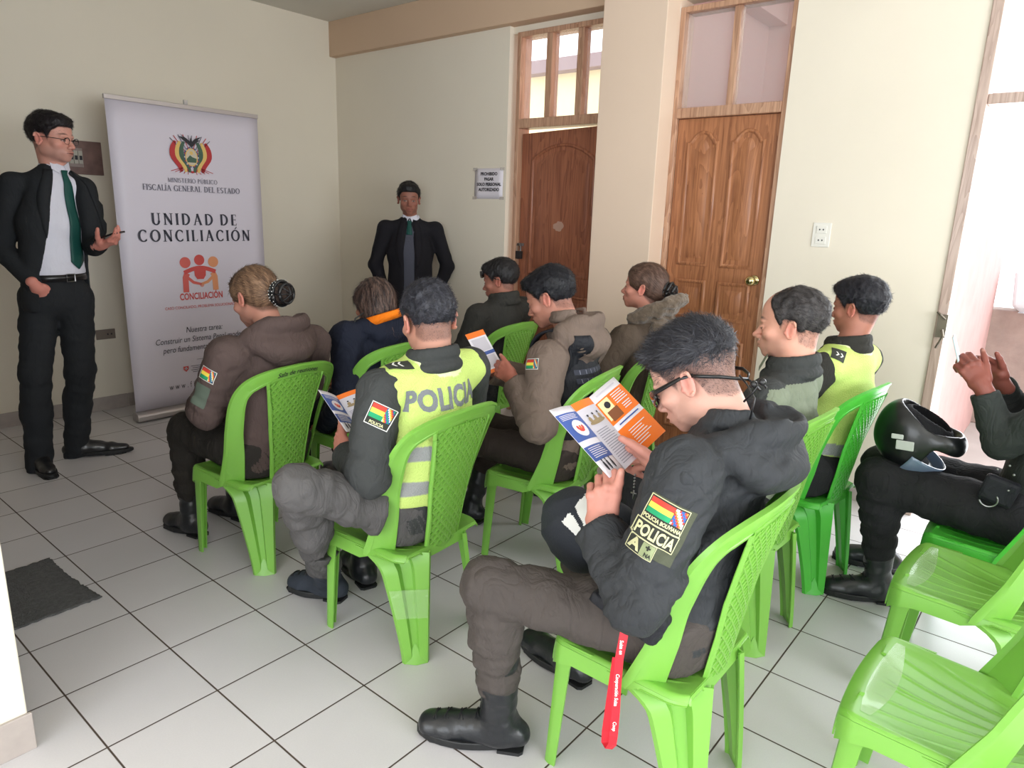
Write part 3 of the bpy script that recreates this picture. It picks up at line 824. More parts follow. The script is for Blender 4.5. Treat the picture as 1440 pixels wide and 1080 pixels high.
        for ax in range(3):
            sh = [slice(0, n-1) if q == ax else slice(1, n-1) for q, n in enumerate(d.shape)]
            sh2 = [slice(1, n) if q == ax else slice(1, n-1) for q, n in enumerate(d.shape)]
            a_, b_ = ins[tuple(sh)], ins[tuple(sh2)]; E = np.argwhere(a_ != b_)
            if len(E) == 0: continue
            off = np.array([0 if q == ax else 1 for q in range(3)]); G = E+off
            u, v = [(1, 2), (2, 0), (0, 1)][ax]
            def at(du, dv):
                q = G.copy(); q[:, u] -= du; q[:, v] -= dv; return vid[q[:, 0], q[:, 1], q[:, 2]]
            F = np.stack([at(1, 1), at(0, 1), at(0, 0), at(1, 0)], 1)
            up = a_[tuple(E.T)]; F[~up] = F[~up][:, ::-1]
            fs.append(F)
        return vs, np.concatenate(fs) if fs else np.zeros((0, 4), int)

def sdf_obj(name, F, m, parent=None, loc=(0, 0, 0), relax=1):
    vs, fs = F.mesh()
    vs = relaxed(vs, fs, relax)
    o = raw(name, vs, fs, m, parent, True, loc); return o
def relaxed(vs, fs, it=1, w=.5):
    for _ in range(it):
        acc = np.zeros_like(vs); cnt = np.zeros(len(vs))
        for a, b in ((0, 1), (1, 2), (2, 3), (3, 0)):
            np.add.at(acc, fs[:, a], vs[fs[:, b]]); np.add.at(acc, fs[:, b], vs[fs[:, a]]); np.add.at(cnt, fs[:, a], 1); np.add.at(cnt, fs[:, b], 1)
        vs = vs*(1-w)+w*acc/np.maximum(cnt, 1)[:, None]
    return vs

def set_cols(o, cols, name='col'):
    a = o.data.color_attributes.new(name, 'FLOAT_COLOR', 'POINT')
    c = np.ones((len(o.data.vertices), 4), np.float32); c[:, :3] = cols; a.data.foreach_set('color', c.ravel())

def bvh_of(o):
    me = o.data; return BVHTree.FromPolygons([v.co+o.location if o.parent is None else v.co for v in me.vertices], [tuple(p.vertices) for p in me.polygons])
# ------------------------------------------------------------------ people
def _plane_cap(F, p, n, r):
    """removes what lies beyond the disc of radius r at p"""
    p = np.asarray(p, float); n = nz(n); w = F.win(p-r-.03, p+r+.03)
    if w is None: return
    sl, X, Y, Z = w; a, b, c = X-p[0], Y-p[1], Z-p[2]; h = a*n[0]+b*n[1]+c*n[2]; rr = np.sqrt(np.maximum(a*a+b*b+c*c-h*h, 0))
    q = np.maximum(np.maximum(-h, h-.06), rr-r); F.d[sl] = np.maximum(F.d[sl], -q.astype(np.float32))
Field.plane_cap = _plane_cap
SKIN_MAT = mat('skin', srgb(190, 130, 100), rough=.5, spec=.35, bump=(260, .06), sss=.12, attr='col')
HAIR_MAT = mat('hair', srgb(30, 26, 26), rough=.5, spec=.3, attr='col')
def px(x, y, X=None, Y=None, Z=None):
    """the point seen at photo position (x, y) that has the given world X, Y or Z"""
    M = camo.matrix_world; d = M.to_3x3() @ V(((x-720)/971.57, -(y-540)/971.57, -1)); o = V((0, 0, HC))
    i, v = (0, X) if X is not None else (1, Y) if Y is not None else (2, Z)
    return np.array(o + d*((v-o[i])/d[i]))
def px_near(prev, x, y, L, far=False):
    """the point seen at (x, y) that lies at distance L from prev (or as close as it gets)"""
    M = camo.matrix_world; d = np.array((M.to_3x3() @ V(((x-720)/971.57, -(y-540)/971.57, -1))).normalized()); o = np.array((0, 0, HC))
    w = o-np.asarray(prev); b = w@d; D = b*b-(w@w-L*L)
    return o+d*(-b+(math.sqrt(D) if far else -math.sqrt(D))) if D > 0 else o+d*(-b)
def rotm(yaw, pitch=0, roll=0):
    """facing +y turned yaw degrees counter-clockwise, pitched down, rolled to the right"""
    return np.array(Matrix.Rotation(math.radians(yaw), 3, 'Z') @ Matrix.Rotation(math.radians(-pitch), 3, 'X') @ Matrix.Rotation(math.radians(roll), 3, 'Y'))
def lin(c): return np.array(c[:3])

def head_field(nk, h=.003, sc=1.0, fat=0.0, nose=1.0, female=False):
    F = Field((-.098, -.145, -.20), (.098, .135, .128), h)
    f = fat; j = .92 if female else 1
    F.ell((0, -.018, .035), (.074, .094, .082), 0)
    F.ell((0, .030, .030), (.060, .056, .058), .03)
    F.ell((0, .035, -.030), (.057+f*.5, .050, .060), .03)
    F.ell((0, .030, -.070), ((.049+f)*j, .052, .040), .025)
    F.ell((0, .068, -.096), (.022*j+f*.4, .017, .016), .018)
    for s in (-1, 1):
        F.ell((s*(.046+f)*j, .002, -.060), (.017, .028, .028), .02)
        F.ell((s*.043, .056, -.030), (.021+f*.5, .022, .018), .015)
    F.cap_((0, -.030, -.03), nk, .050+f*.8, .054+f, .02)
    F.ell((0, .078, .010), (.046, .012, .009), .014)
    for s in (-1, 1):
        F.ell((s*.031, .094, -.009), (.018, .014, .011), .010, op='sub')
        F.ell((s*.031, .0755, -.011), (.0145, .0125, .0105), .002)
    F.cap_((0, .080, .002), (0, .101, -.036), .0075, .0105, .008)
    F.ell((0, .105*1.0+.003*(nose-1)*5, -.039), (.0115*nose, .0105, .0092), .006)
    for s in (-1, 1): F.ell((s*.0125*nose, .096, -.043), (.0078, .0095, .0068), .004)
    F.ell((0, .074, -.068), (.033, .021, .022), .014)
    F.ell((0, .0925, -.0635), (.022, .0085, .0055), .003)
    F.ell((0, .0905, -.0755), (.0185, .0095, .0065), .003)
    F.ell((0, .103, -.0695), (.025, .010, .0012), .002, op='sub')
    for s in (-1, 1):
        Me = np.array(Matrix.Rotation(s*.30, 3, 'Z') @ Matrix.Rotation(.18, 3, 'X'))
        F.ell((s*.0765, -.014, -.016), (.0065, .0165, .0290), .004, M=Me)
        c = np.array((s*.0800, -.014, -.014)); pts = [c+Me@np.array((s*.003, .014*math.cos(t)-.002, .027*math.sin(t))) for t in np.linspace(-2.2, 2.6, 12)]
        F.chain(pts, [.0036]*12, k=.003)
        F.ell((s*.0865, -.010, -.013), (.006, .0085, .0150), .003, M=Me, op='sub')
        F.ell((s*.0775, .004, -.024), (.004, .005, .007), .003)
    return F

def hair_mask(p, kind):
    """1 where scalp hair grows (soft edge), p in head space"""
    x, y, z = p.T; ax = np.abs(x)
    front = {'bald': .088, 'high': .066}.get(kind, .056)
    line = np.interp(y, [-.12, -.07, -.035, -.02, .012, .022, .045, .07, .10], [-.078, -.072, -.052, .012, .010, -.018, .030, front-.004, front])
    if kind == 'bald': line = np.interp(y, [-.12, -.07, -.035, -.02, .012, .020, .030, .045, .060, .10], [-.078, -.072, -.052, .012, .010, -.018, .045, .085, .10, .13])
    if kind in ('bun', 'bob', 'pony'): line = np.interp(y, [-.12, -.07, -.03, .03, .05, .075, .10], [-.085, -.08, -.05, .012, .035, .060, .064])
    m = np.clip((z-line)/.012+.5, 0, 1)
    m = np.where((ax > .079) & (z < .012), 0, m)   # ears
    return m

def paint_head(p, skin, hair, kind, brow=1.0, buzz=.8, stubble=0.0, open_eyes=True, seed=1, lips=None):
    r = np.random.default_rng(seed); n = len(p); x, y, z = p.T; ax = np.abs(x)
    c = np.tile(lin(skin), (n, 1))*(1+.05*np.sin(x*90+3)*np.sin(z*70+seed))[:, None]
    red = np.exp(-(((ax-.042)/.02)**2+((z+.035)/.02)**2+((y-.07)/.03)**2)); c = c*(1-.18*red[:, None]*np.array([0, .6, .5]))
    red = np.exp(-(((ax-.080)/.008)**2+((z+.015)/.03)**2)); c = c*(1-.30*red[:, None]*np.array([-.2, .7, .6]))
    red = np.exp(-((x/.014)**2+((z+.04)/.012)**2+((y-.108)/.012)**2)); c = c*(1-.2*red[:, None]*np.array([0, .7, .6]))
    lip = np.clip(1.3-np.sqrt((x/.023)**2+((z+.0695)/.0095)**2), 0, 1)*(y > .075)
    lc = lin(lips or srgb(140, 72, 66)); c = c*(1-lip[:, None]*.75)+lc*lip[:, None]*.75
    dark = np.exp(-((z+.0695)/.0016)**2)*(ax < .024)*(y > .08); c = c*(1-.6*dark[:, None])
    if stubble:
        s_ = np.clip((-.035-z)/.02, 0, 1)*np.clip((y+.01)/.03, 0, 1)*(z > -.115)*(1-lip); c = c*(1-stubble*s_[:, None]*np.array([.55, .45, .38]))
    b = np.clip(1.25-np.sqrt(((ax-.032)/.021)**2+((z-.0165-.004*(1-((ax-.03)/.02)**2))/.0045)**2), 0, 1)*(y > .055)*brow
    hc = lin(hair); c = c*(1-b[:, None]*.85)+hc*b[:, None]*.85
    ey = (y > .065)
    if open_eyes:
        al = (np.abs(ax-.031)/.0135)**2+((z+.0115)/.0048)**2 < 1; c[al & ey] = lin(skin)*.35+lin(srgb(170, 160, 156))*.65
        ir = ((ax-.031)**2+(z+.0112)**2 < .0047**2) & al & ey; c[ir] = lin(srgb(30, 20, 18))
        lash = (np.abs(ax-.031) < .0145) & (np.abs(z+.0062+.0045*((ax-.031)/.0135)**2) < .0016) & ey; c[lash] = c[lash]*.25
    else:
        lash = (np.abs(ax-.031) < .0140) & (np.abs(z+.0165-.0045*((ax-.031)/.0135)**2) < .0017) & ey; c[lash] = c[lash]*.25
    m = hair_mask(p, kind)*buzz*(1 if kind in ('bun', 'bob') else .58+.60*np.clip((z+.040)/.095, 0, 1)**1.3)
    if kind == 'bald': m = m*1.0
    m = np.clip(m*(1+.25*(r.random(n)-.5)), 0, 1)
    return c*(1-m[:, None])+hc*m[:, None]

def hair_field(kind, h=.0035):
    F = Field((-.125, -.19, -.25), (.125, .125, .165), h, cap=.05)
    cr = lambda g, k=0: (F.ell((0, -.018, .035), (.074+g, .094+g, .082+g), k), F.ell((0, .030, .030), (.060+g, .056+g, .058+g), .03))
    return F, cr
def make_hair(kind, seed=0):
    """head-space mesh of the styled hair, or None"""
    F, cr = hair_field(kind)
    if kind in ('fade', 'crop', 'short', 'bald'):
        g = {'fade': .011, 'crop': .006, 'short': .011, 'bald': .006}[kind]
        F.ell((0, -.018, .035), (.074+g, .094+g, .082+g), 0); F.ell((0, .030, .032), (.060+g, .056+g*.8, .058+g), .03)
        if kind == 'fade': F.ell((0, .058, .088), (.048, .038, .018), .03); F.ell((.01, .0, .108), (.05, .06, .014), .02)
        if kind == 'short': F.ell((0, .056, .084), (.052, .038, .020), .025)
        F.noise(.0026, 80, seed, near=.02); F.noise(.0018, 190, seed+5, near=.02)
        Y_ = [-.12, -.07, -.035, -.02, .012, .022, .045, .07, .10]
        line = {'fade': [.018, .020, .024, .030, .032, .032, .040, .055, .060], 'crop': [-.062, -.058, -.045, .012, .012, -.010, .030, .052, .056],
                'short': [-.058, -.055, -.045, .012, .012, -.012, .028, .050, .054], 'bald': [-.070, -.066, -.050, .012, .010, -.022, .040, .098, .13]}[kind]
        w = F.win(F.lo, F.lo+F.h*(F.n-1)); sl, X, Y, Z = w; L_ = np.interp(Y, Y_, line)
        wd = np.interp(Y, [-.12, .02, .05, .08], [.040, .030, .018, .010])*(1.5 if kind == 'fade' else 1)
        t = np.clip((Z-L_)/wd+.15, 0, 1)
        if kind == 'bald': t = t*np.clip(1.15-np.exp(-((X/.045)**2+((Y-.045)/.045)**2))*1.2, 0, 1)
        F.d = (F.d+(g+.004)*(1-t)**1.4+np.where(Z < L_-.02, .03, 0)).astype(np.float32)
        for s in (-1, 1): F.ell((s*.088, -.008, -.020), (.024, .024, .036), .004, op='sub')
    elif kind in ('bun', 'pony'):
        g = .007
        F.ell((0, -.018, .033), (.074+g, .094+g, .083+g), 0); F.ell((0, .030, .034), (.060+g, .058+g*.5, .058+g), .03)
        F.ell((0, -.06, -.02), (.062, .055, .055), .03)
        F.noise(.0012, 200, seed, stretch=(.2, .2, 1), near=.02)
        F.ell((0, .118, -.035), (.12, .072, .11), .006, op='sub'); F.ell((0, .15, .03), (.056, .078, .036), .012, op='sub')
        F.plane((0, -.05, -.075), (0, -.3, -1), k=.01)
        for s in (-1, 1): F.ell((s*.082, .0, -.03), (.022, .024, .038), .006, op='sub')
    elif kind == 'bob':
        g = .012
        F.ell((0, -.018, .033), (.076+g, .094+g, .083+g), 0); F.ell((0, .030, .034), (.062+g, .058+g*.4, .058+g), .03)
        F.cap_((0, -.025, .0), (0, -.035, -.13), .088, .084, .02, side=(1, 0, 0), su=1.05)
        F.noise(.004, 90, seed, stretch=(1, 1, .15), near=.02)
        F.ell((0, .125, -.06), (.085, .085, .15), .01, op='sub')
        F.plane((0, 0, -.150), (0, 0, -1))
    return F
def strips(base, nrm, dirs, L, w, lift=.25, bend=0, rs=None, seg=2):
    """thin tapered locks: returns verts, faces"""
    n = len(base); rs = rs or np.random.default_rng(0)
    d = dirs - nrm*(dirs*nrm).sum(1)[:, None]; d /= np.linalg.norm(d, axis=1)[:, None]+1e-9
    s = np.cross(d, nrm); Ls = L*(.6+.8*rs.random(n))[:, None] if np.isscalar(L) else L[:, None]
    p0 = base-nrm*.0008; p1 = base+d*Ls*.5+nrm*Ls*lift*.6; p2 = base+d*Ls+nrm*Ls*lift*(1-bend)
    W = w*(.7+.6*rs.random(n))[:, None]
    vs = np.stack([p0-s*W/2, p0+s*W/2, p1+s*W*.4, p1-s*W*.4, p2], 1).reshape(-1, 3)
    i = np.arange(n)*5; fs = [ (a, a+1, a+2, a+3) for a in i ] + [(a+3, a+2, a+4) for a in i]
    return vs, fs
def face_pts(vs, fs, n, rs):
    k = rs.integers(0, len(fs), n); q = vs[fs[k]]; t = rs.random((n, 1)); u = rs.random((n, 1))
    b = (q[:, 0]*(1-t)+q[:, 1]*t)*(1-u)+(q[:, 3]*(1-t)+q[:, 2]*t)*u
    nm = np.cross(q[:, 1]-q[:, 0], q[:, 3]-q[:, 0]); nm /= np.linalg.norm(nm, axis=1)[:, None]+1e-9
    return b, nm

def hand_chains(wr, d, n, w, curl, thumb=(.5, .7, .4, .5), spread=.0, sc=1.0):
    """five fingers: list of (points, radii). d forward, n the way the fingers close, w towards the thumb"""
    d, n, w = nz(d), nz(n), nz(w); wr = np.asarray(wr, float); out = []
    offs = (.029, .010, -.009, -.027); lens = ((.042, .025, .020), (.046, .029, .021), (.042, .027, .021), (.033, .020, .018)); base = (.084, .088, .084, .076)
    for i in range(4):
        p = wr+(d*base[i]+w*offs[i])*sc; pts = [wr+(d*.045+w*offs[i]*.8)*sc, p]; a = 0
        for j in range(3):
            cc = curl[i] if not hasattr(curl[i], '__len__') else curl[i][j]
            a += cc if hasattr(curl[i], '__len__') else cc*(.8, 1.0, .7)[j]
            dr = d*math.cos(a)+n*math.sin(a)+w*spread*(1.5-i)*.12*math.cos(a)
            p = p+dr*lens[i][j]*sc; pts.append(p)
        out.append((pts, [.011*sc, .0098*sc, .0088*sc, .0080*sc, .0068*sc]))
    a, b, c, e = thumb   # forward, sideways, towards the palm, bend
    p = wr+(d*.022+w*.026)*sc; pts = [p]; dr = nz(d*a+w*b+n*c)
    for j, L in enumerate((.044, .034, .026)):
        p = p+dr*L*sc; pts.append(p); dr = nz(dr+ (n*.5+d*.6-w*.5)*e*.5)
    out.append((pts, [.0150*sc, .0120*sc, .0102*sc, .0082*sc]))
    return out
def hand_field(F, wr, d, n, w, curl, thumb, spread=0, sc=1.0):
    d, n, w = nz(d), nz(n), nz(w); wr = np.asarray(wr, float)
    F.cap_(wr-d*.03*sc, wr+d*.02*sc, .024*sc, .024*sc, .01, side=w, su=1.15)
    F.cap_(wr+d*.02*sc, wr+d*.068*sc, .0165*sc, .0150*sc, .012, side=w, su=2.1)
    F.ell(wr+d*.032*sc+w*.024*sc+n*.008*sc, (.020*sc,)*3, .012)
    ch = hand_chains(wr, d, n, w, curl, thumb, spread, sc)
    for pts, rs in ch: F.chain(pts, rs, k=.0045)
    for pts, rs in ch[:4]: F.ell(pts[1]-n*.003*sc, (.0105*sc,)*3, .006)
    return ch

def skeleton(x=0, y=0, rot=0, lean=0.0, head_fwd=.07, tall=1.0, shw=.185, base_z=0.0, twist=0):
    """default joints of a seated figure on a chair at (x, y) facing rot"""
    R = rotm(rot); o = np.array((x, y, base_z))
    g = lambda a, b, c: o+R@np.array((a, b, c))
    s = dict(pel=g(0, -.085, .475), ch=g(0, -.105+lean*.5, .72), nk=g(0, -.125+lean, .965*tall), hd=g(0, -.125+lean+head_fwd, 1.085*tall))
    for k, q in (('L', -1), ('R', 1)):
        s['sh'+k] = g(q*shw, -.125+lean, .925*tall); s['el'+k] = g(q*(shw+.05), -.02+lean, .68); s['wr'+k] = g(q*.10, .18, .62)
        s['hip'+k] = g(q*.085, -.09, .465); s['kn'+k] = g(q*.12, .32, .475); s['an'+k] = g(q*.13, .33, .085); s['toe'+k] = g(q*.14, .50, .03)
    s['R'] = R; s['hips_z'] = .465
    return s

class Person:
    def __init__(p, S, label, loc, hrot=(0, 0, 0), skin=srgb(196, 138, 108), hair=srgb(28, 24, 26), kind='fade', hs=1.0, fat=0, buzz=.8, stubble=.0, open_eyes=True, hh=.0035, nose=1.0, female=False, hands=None, seed=1, group=None, strands=2600, brow=1.0, hair_hi=None, chair=None):
        p.chair = chair
        p.S = S; p.loc = np.asarray(loc, float); p.seed = seed; rs = np.random.default_rng(seed)
        HR = rotm(*hrot); p.HR = HR; p.hc = S['hd']; p.hs = hs
        nkl = HR.T@(S['nk']-S['hd'])/hs
        F = head_field(nkl, hh, 1, fat, nose, female); hv, hf = F.mesh(); hv = relaxed(hv, hf, 1, .35)
        cols = [paint_head(hv, skin, hair, kind, brow, buzz, stubble, open_eyes, seed)]
        W = lambda q: (q*hs)@HR.T+S['hd']; p.W = W
        V_, Fc = [W(hv)], [hf]; n = len(hv)
        # trunk and limbs inside the clothes
        a = np.min([v for k, v in S.items() if k not in ('R', 'hips_z')], axis=0)-.14; b = np.max([v for k, v in S.items() if k not in ('R', 'hips_z')], axis=0)+.14
        B = Field(a, b, .014); side = S['R'][:, 0]
        B.cap_(S['pel'], S['ch'], .085, .095, .03, side=side, su=1.35); B.cap_(S['ch'], S['nk']*.75+S['ch']*.25, .095, .075, .03, side=side, su=1.4)
        B.cap_(S['shL'], S['shR'], .045, .045, .03); B.cap_(S['nk'], S['nk']*.65+S['hd']*.35, .046, .042, .02)
        for k in 'LR':
            B.cap_(S['sh'+k], S['el'+k], .036, .032, .02); B.cap_(S['el'+k], S['wr'+k], .032, .022, .02)
            B.cap_(S['hip'+k], S['kn'+k], .065, .048, .03); B.cap_(S['kn'+k], S['an'+k], .040, .024, .02); B.cap_(S['an'+k]*1.0, S['an'+k]*.6+S['toe'+k]*.4-A3(0, 0, .02), .020, .012, .01)
        p.clip(B, ex=.022)
        v, f = B.mesh(); V_.append(v); Fc.append(f+n); n += len(v); cols.append(np.tile(lin(skin), (len(v), 1)))
        p.hand_ch = {}
        for k, hd in (hands or {}).items():
            sc_ = hd.get('sc', 1.0); w_ = S['wr'+k]; H = Field(w_-.15*sc_, w_+.15*sc_, hd.get('h', .0035)); dd = nz(hd['d']); 
            p.hand_ch[k] = hand_field(H, w_, hd['d'], hd['n'], hd['w'], hd['curl'], hd.get('thumb', (.5, .7, .4, .5)), hd.get('spread', 0), sc_)
            H.cap_(w_-nz(w_-S['el'+k])*.05, w_, .026*sc_, .024*sc_, .012)
            v, f = H.mesh(); v = relaxed(v, f, 1, .3); V_.append(v); Fc.append(f+n); n += len(v)
            c = np.tile(lin(skin), (len(v), 1))
            kn = [q[0][1] for q in p.hand_ch[k][:4]]+[q[0][2] for q in p.hand_ch[k][:4]]
            for q in kn: c *= (1-.22*np.exp(-((v-q)**2).sum(1)/.009**2))[:, None]*np.array([1, .97, .97])**1
            for pts, rr in p.hand_ch[k]:
                tip = pts[-1]; nd = nz(pts[-1]-pts[-2]); nn = -np.asarray(nz(hd['n'])); q = tip+nn*.006*sc_-nd*.002
                m = np.exp(-((v-q)**2).sum(1)/.0052**2); c = c*(1-m[:, None]*.5)+lin(srgb(222, 176, 160))*m[:, None]*.5
            cols.append(c)
        p.o = raw('person', np.concatenate(V_), np.concatenate(Fc), SKIN_MAT, None, True, tuple(p.loc))
        set_cols(p.o, np.concatenate(cols)); tag(p.o, label, 'person', group)
        # hair
        hc = lin(hair); hi = lin(hair_hi) if hair_hi else hc*1.6+.003
        vs = []; fs = []; cs = []; n = 0
        HF = make_hair(kind, seed); hv2, hf2 = HF.mesh()
        hv2 = relaxed(hv2, hf2, 1, .5)
        st = .5+.5*np.sin(hv2[:, 0]*260+3*np.sin(hv2[:, 1]*60)+rs.random(len(hv2))*1.5)
        vs.append(hv2); fs += hf2.tolist(); cs.append(hc*(1-.5*st[:, None])+hi*.5*st[:, None]); n = len(hv2)
        b_, nm = face_pts(hv2, hf2, strands, rs)
        keep = ((b_-np.array((0, -.01, .02)))*nm).sum(1) > 0; b_, nm = b_[keep], nm[keep]
        out_ = ((b_-np.array((0, -.018, .035)))/np.array((.070, .090, .078))); keep = ((out_**2).sum(1) > 1.0) | (b_[:, 1] > .03) | (kind in ('bun', 'bob', 'pony')); b_, nm = b_[keep], nm[keep]
        if kind in ('bun', 'pony'): dr = np.array((0, -.10, -.02))-b_; L, w_, lf = .035, .0016, .02
        elif kind == 'bob': dr = np.tile((0, -.1, -1.), (len(b_), 1))+rs.normal(size=(len(b_), 3))*.08; L, w_, lf = .04, .002, .03
        elif kind == 'fade': dr = np.tile((.25, .75, .15), (len(b_), 1))+rs.normal(size=(len(b_), 3))*.35; L, w_, lf = .024, .0013, .24
        elif kind == 'bald': dr = np.tile((.0, -.8, -.5), (len(b_), 1))+rs.normal(size=(len(b_), 3))*.35; L, w_, lf = .014, .0013, .15
        else: dr = np.tile((.1, .2, -.25), (len(b_), 1))+np.stack([b_[:, 0]*8, b_[:, 1]*6, 0*b_[:, 0]], 1)+rs.normal(size=(len(b_), 3))*.35; L, w_, lf = .015, .0012, .28
        v, f = strips(b_, nm, dr, L, w_, lf, rs=rs); vs.append(v); fs += [tuple(i+n for i in q) for q in f]; n += len(v)
        t = rs.random(len(b_))**2; c = hc*(1-t[:, None])+hi*t[:, None]; cs.append(np.repeat(c, 5, 0))
        if kind in ('fade', 'crop', 'short', 'bald'):   # clipped sides
            m = hair_mask(hv, kind); fm = m[hf].mean(1); ok = hf[fm > .35]
            if len(ok):
                cnt = int(strands*.7); b_, nm = face_pts(hv, ok, cnt, rs)
                v, f = strips(b_, nm, np.tile((0, -.6, -.8), (len(b_), 1))+rs.normal(size=(len(b_), 3))*.3, .0050, .00055, .4, rs=rs); vs.append(v); fs += [tuple(i+n for i in q) for q in f]; n += len(v)
                cs.append(np.tile(hc*1.6+.004, (len(v), 1)))
        p.hairo = raw('hair', W(np.concatenate(vs))-p.loc, fs, HAIR_MAT, p.o, True); set_cols(p.hairo, np.concatenate(cs))
    # ---- parts
    def part(p, name, vs, fs, m, smooth=True, parent=None, mi=None): return raw(name, np.asarray(vs, float)-p.loc, fs, m, parent or p.o, smooth, (0, 0, 0), mi)
    def field(p, pts, mrg, h): pts = np.array(pts); return Field(pts.min(0)-mrg, pts.max(0)+mrg, h)
    def mb(p, name, mb, m, parent=None, **k):
        mb.v = [tuple(np.asarray(v)-p.loc) for v in mb.v]; return mb.build(name, m, parent or p.o, **k)
    def clip(p, F, back=True, ex=0.0):
        if getattr(p, 'chair', None) is None: return
        cx, cy, r = p.chair; r = math.radians(r); w = F.win(F.lo, F.lo+F.h*(F.n-1)); sl, X, Y, Z = w
        a, b = X-cx, Y-cy; x = a*math.cos(r)+b*math.sin(r); y = -a*math.sin(r)+b*math.cos(r); ax = np.abs(x)
        if back:
            yb = np.interp(Z, [.33, .37, .6, .86, 1.2], [-.178, -.185, -.222, -.288, -.37])+np.interp(Z, [.33, .37, .5, .62, .74, .86], [.17, .165, .115, .085, .06, .035])*(np.minimum(ax, .24)/.215)**2.2
            q = yb+.009+ex-y-np.maximum(ax-.200, 0)*3.0-np.maximum(Z-.85, 0)*.9-np.maximum(.34-Z, 0)*2
            s_ = F.d; F.d = np.maximum(s_, q.astype(np.float32))
        q = np.where(Z > .29, .383+ex-Z, -1)-np.maximum(ax-.19, 0)*1.4-np.maximum(y-.165, 0)*1.5-np.maximum(-y-.19, 0)*2
        F.d = np.maximum(F.d, q.astype(np.float32))
    def H(p, *q): return p.W(np.array(q, float))
    def top(p, m, name='jacket', h=.0075, bulk=0.0, arm=.052, hood=None, collar=.02, belly=0.0, hem=-.06, folds=.006, su=1.42, seed=0, wr_cut=.03, sleeves='LR', noise=.0035, collar_h=.035, shoulder=.052, chestd=.108):
        S = p.S; side = S['R'][:, 0]; fw = S['R'][:, 1]; pts = [S[k] for k in ('pel', 'ch', 'nk', 'shL', 'shR', 'elL', 'elR', 'wrL', 'wrR')]
        F = p.field(pts, .17, h); up = nz(S['nk']-S['pel'])
        a = S['pel']-up*hem*0
        F.cap_(S['pel']+up*(-hem*.0)+up*.0, S['ch'], .104+bulk+belly*.4, chestd+bulk, .03, side=side, su=su*.98, folds=(folds*.7, 9, p.seed, 'a'))
        F.cap_(S['ch'], S['nk']-up*.085, chestd+bulk, .088+bulk, .03, side=side, su=su)
        if belly: F.ell((S['pel']+S['ch'])/2+fw*.03, (.14+belly, .11+belly, .12), .04, M=S['R'])
        mid = (S['shL']+S['shR'])/2
        F.cap_(S['shL']-up*.008, mid+up*.016, shoulder-.004+bulk*.5, shoulder+.016+bulk*.6, .035); F.cap_(S['shR']-up*.008, mid+up*.016, shoulder-.004+bulk*.5, shoulder+.016+bulk*.6, .035)
        F.cap_(mid, S['nk']+up*.01, .070+bulk*.5, .056, .03)
        for k in 'LR':
            sg = -1 if k == 'L' else 1; e_, w_ = S['el'+k], S['wr'+k]; cut = w_-nz(w_-e_)*wr_cut
            F.cap_(S['sh'+k], e_, arm+.004+bulk*.6, arm-.003+bulk*.4, .03, folds=(folds*.8, 24, p.seed+sg, 'b'))
            F.cap_(e_, cut, arm-.002+bulk*.4, arm-.014+bulk*.2, .016, folds=(folds*.8, 26, p.seed+2*sg, 'a'))
        if noise: F.noise(noise*.9, 22, p.seed+seed, near=.025); F.noise(noise*.6, 50, p.seed+seed+9, near=.02); F.noise(noise*.3, 95, p.seed+seed+19, near=.02)
        for k in 'LR':
            e_, w_ = S['el'+k], S['wr'+k]; dn = nz(w_-e_); cut = w_-dn*wr_cut
            F.cap_(cut-dn*.020, cut+dn*.004, arm-.013+bulk*.2, arm-.014+bulk*.2, .004)
            F.plane_cap(cut+dn*.012, dn, .075)
            F.cap_(cut+dn*.0, cut+dn*.06, arm-.026, arm-.024, .002, op='sub')
        # collar ring
        nk = S['nk']; hd = nz(S['hd']-nk)
        if collar:
            r = .062+collar*.3; ring = lambda rr, dz, tilt=.3: [nk+side*rr*math.cos(t)+fw*(rr*.95*math.sin(t))+up*(dz-tilt*rr*math.sin(t)*.6) for t in np.linspace(0, 2*PI, 25)]
            F.chain(ring(r+.006, .0), [.017]*25, k=.012); F.chain(ring(r, collar_h*.7), [.012]*25, k=.012); F.chain(ring(r-.002, collar_h), [.009]*25, k=.008)
        if hood:
            hw, hd_, hz, th = hood   # width, depth behind, height, thickness
            b = nk-fw*.035
            arc = [b+side*hw*math.cos(t)*(1.0)+fw*(.055-.02-hd_*max(0, math.sin(t))*1.0)+up*(hz*(.2+.8*max(0, math.sin(t))**.7)-.02) for t in np.linspace(-.15*PI, 1.15*PI, 22)]
            F.chain(arc, [th*(.55+.45*max(0, math.sin(t))) for t in np.linspace(-.15*PI, 1.15*PI, 22)], k=.02)
            arc2 = [b+side*hw*1.12*math.cos(t)+fw*(.02-hd_*1.12*math.sin(t))+up*(hz*.2-.055*math.sin(t)) for t in np.linspace(0.02*PI, .98*PI, 18)]
            F.chain(arc2, [th*.95]*18, k=.022)
            F.ell(b-fw*hd_*.55+up*(-.035), (hw*.95, hd_*.62, .075), .025, M=S['R'])
            F.ell(b-fw*hd_*.42+up*(hz+.012), (hw*.60, hd_*.42, .030), .018, M=S['R'], op='sub')
            F.noise(noise*.8, 45, p.seed+77, near=.012)
        p.clip(F)
        vs, fs = F.mesh(); vs = relaxed(vs, fs, 1, .4); o = p.part(name, vs, fs, m); p.tops = getattr(p, 'tops', {}); p.tops[name] = (vs, fs)
        p.bvh = BVHTree.FromPolygons(vs.tolist(), fs.tolist()); p.jk = o; return o
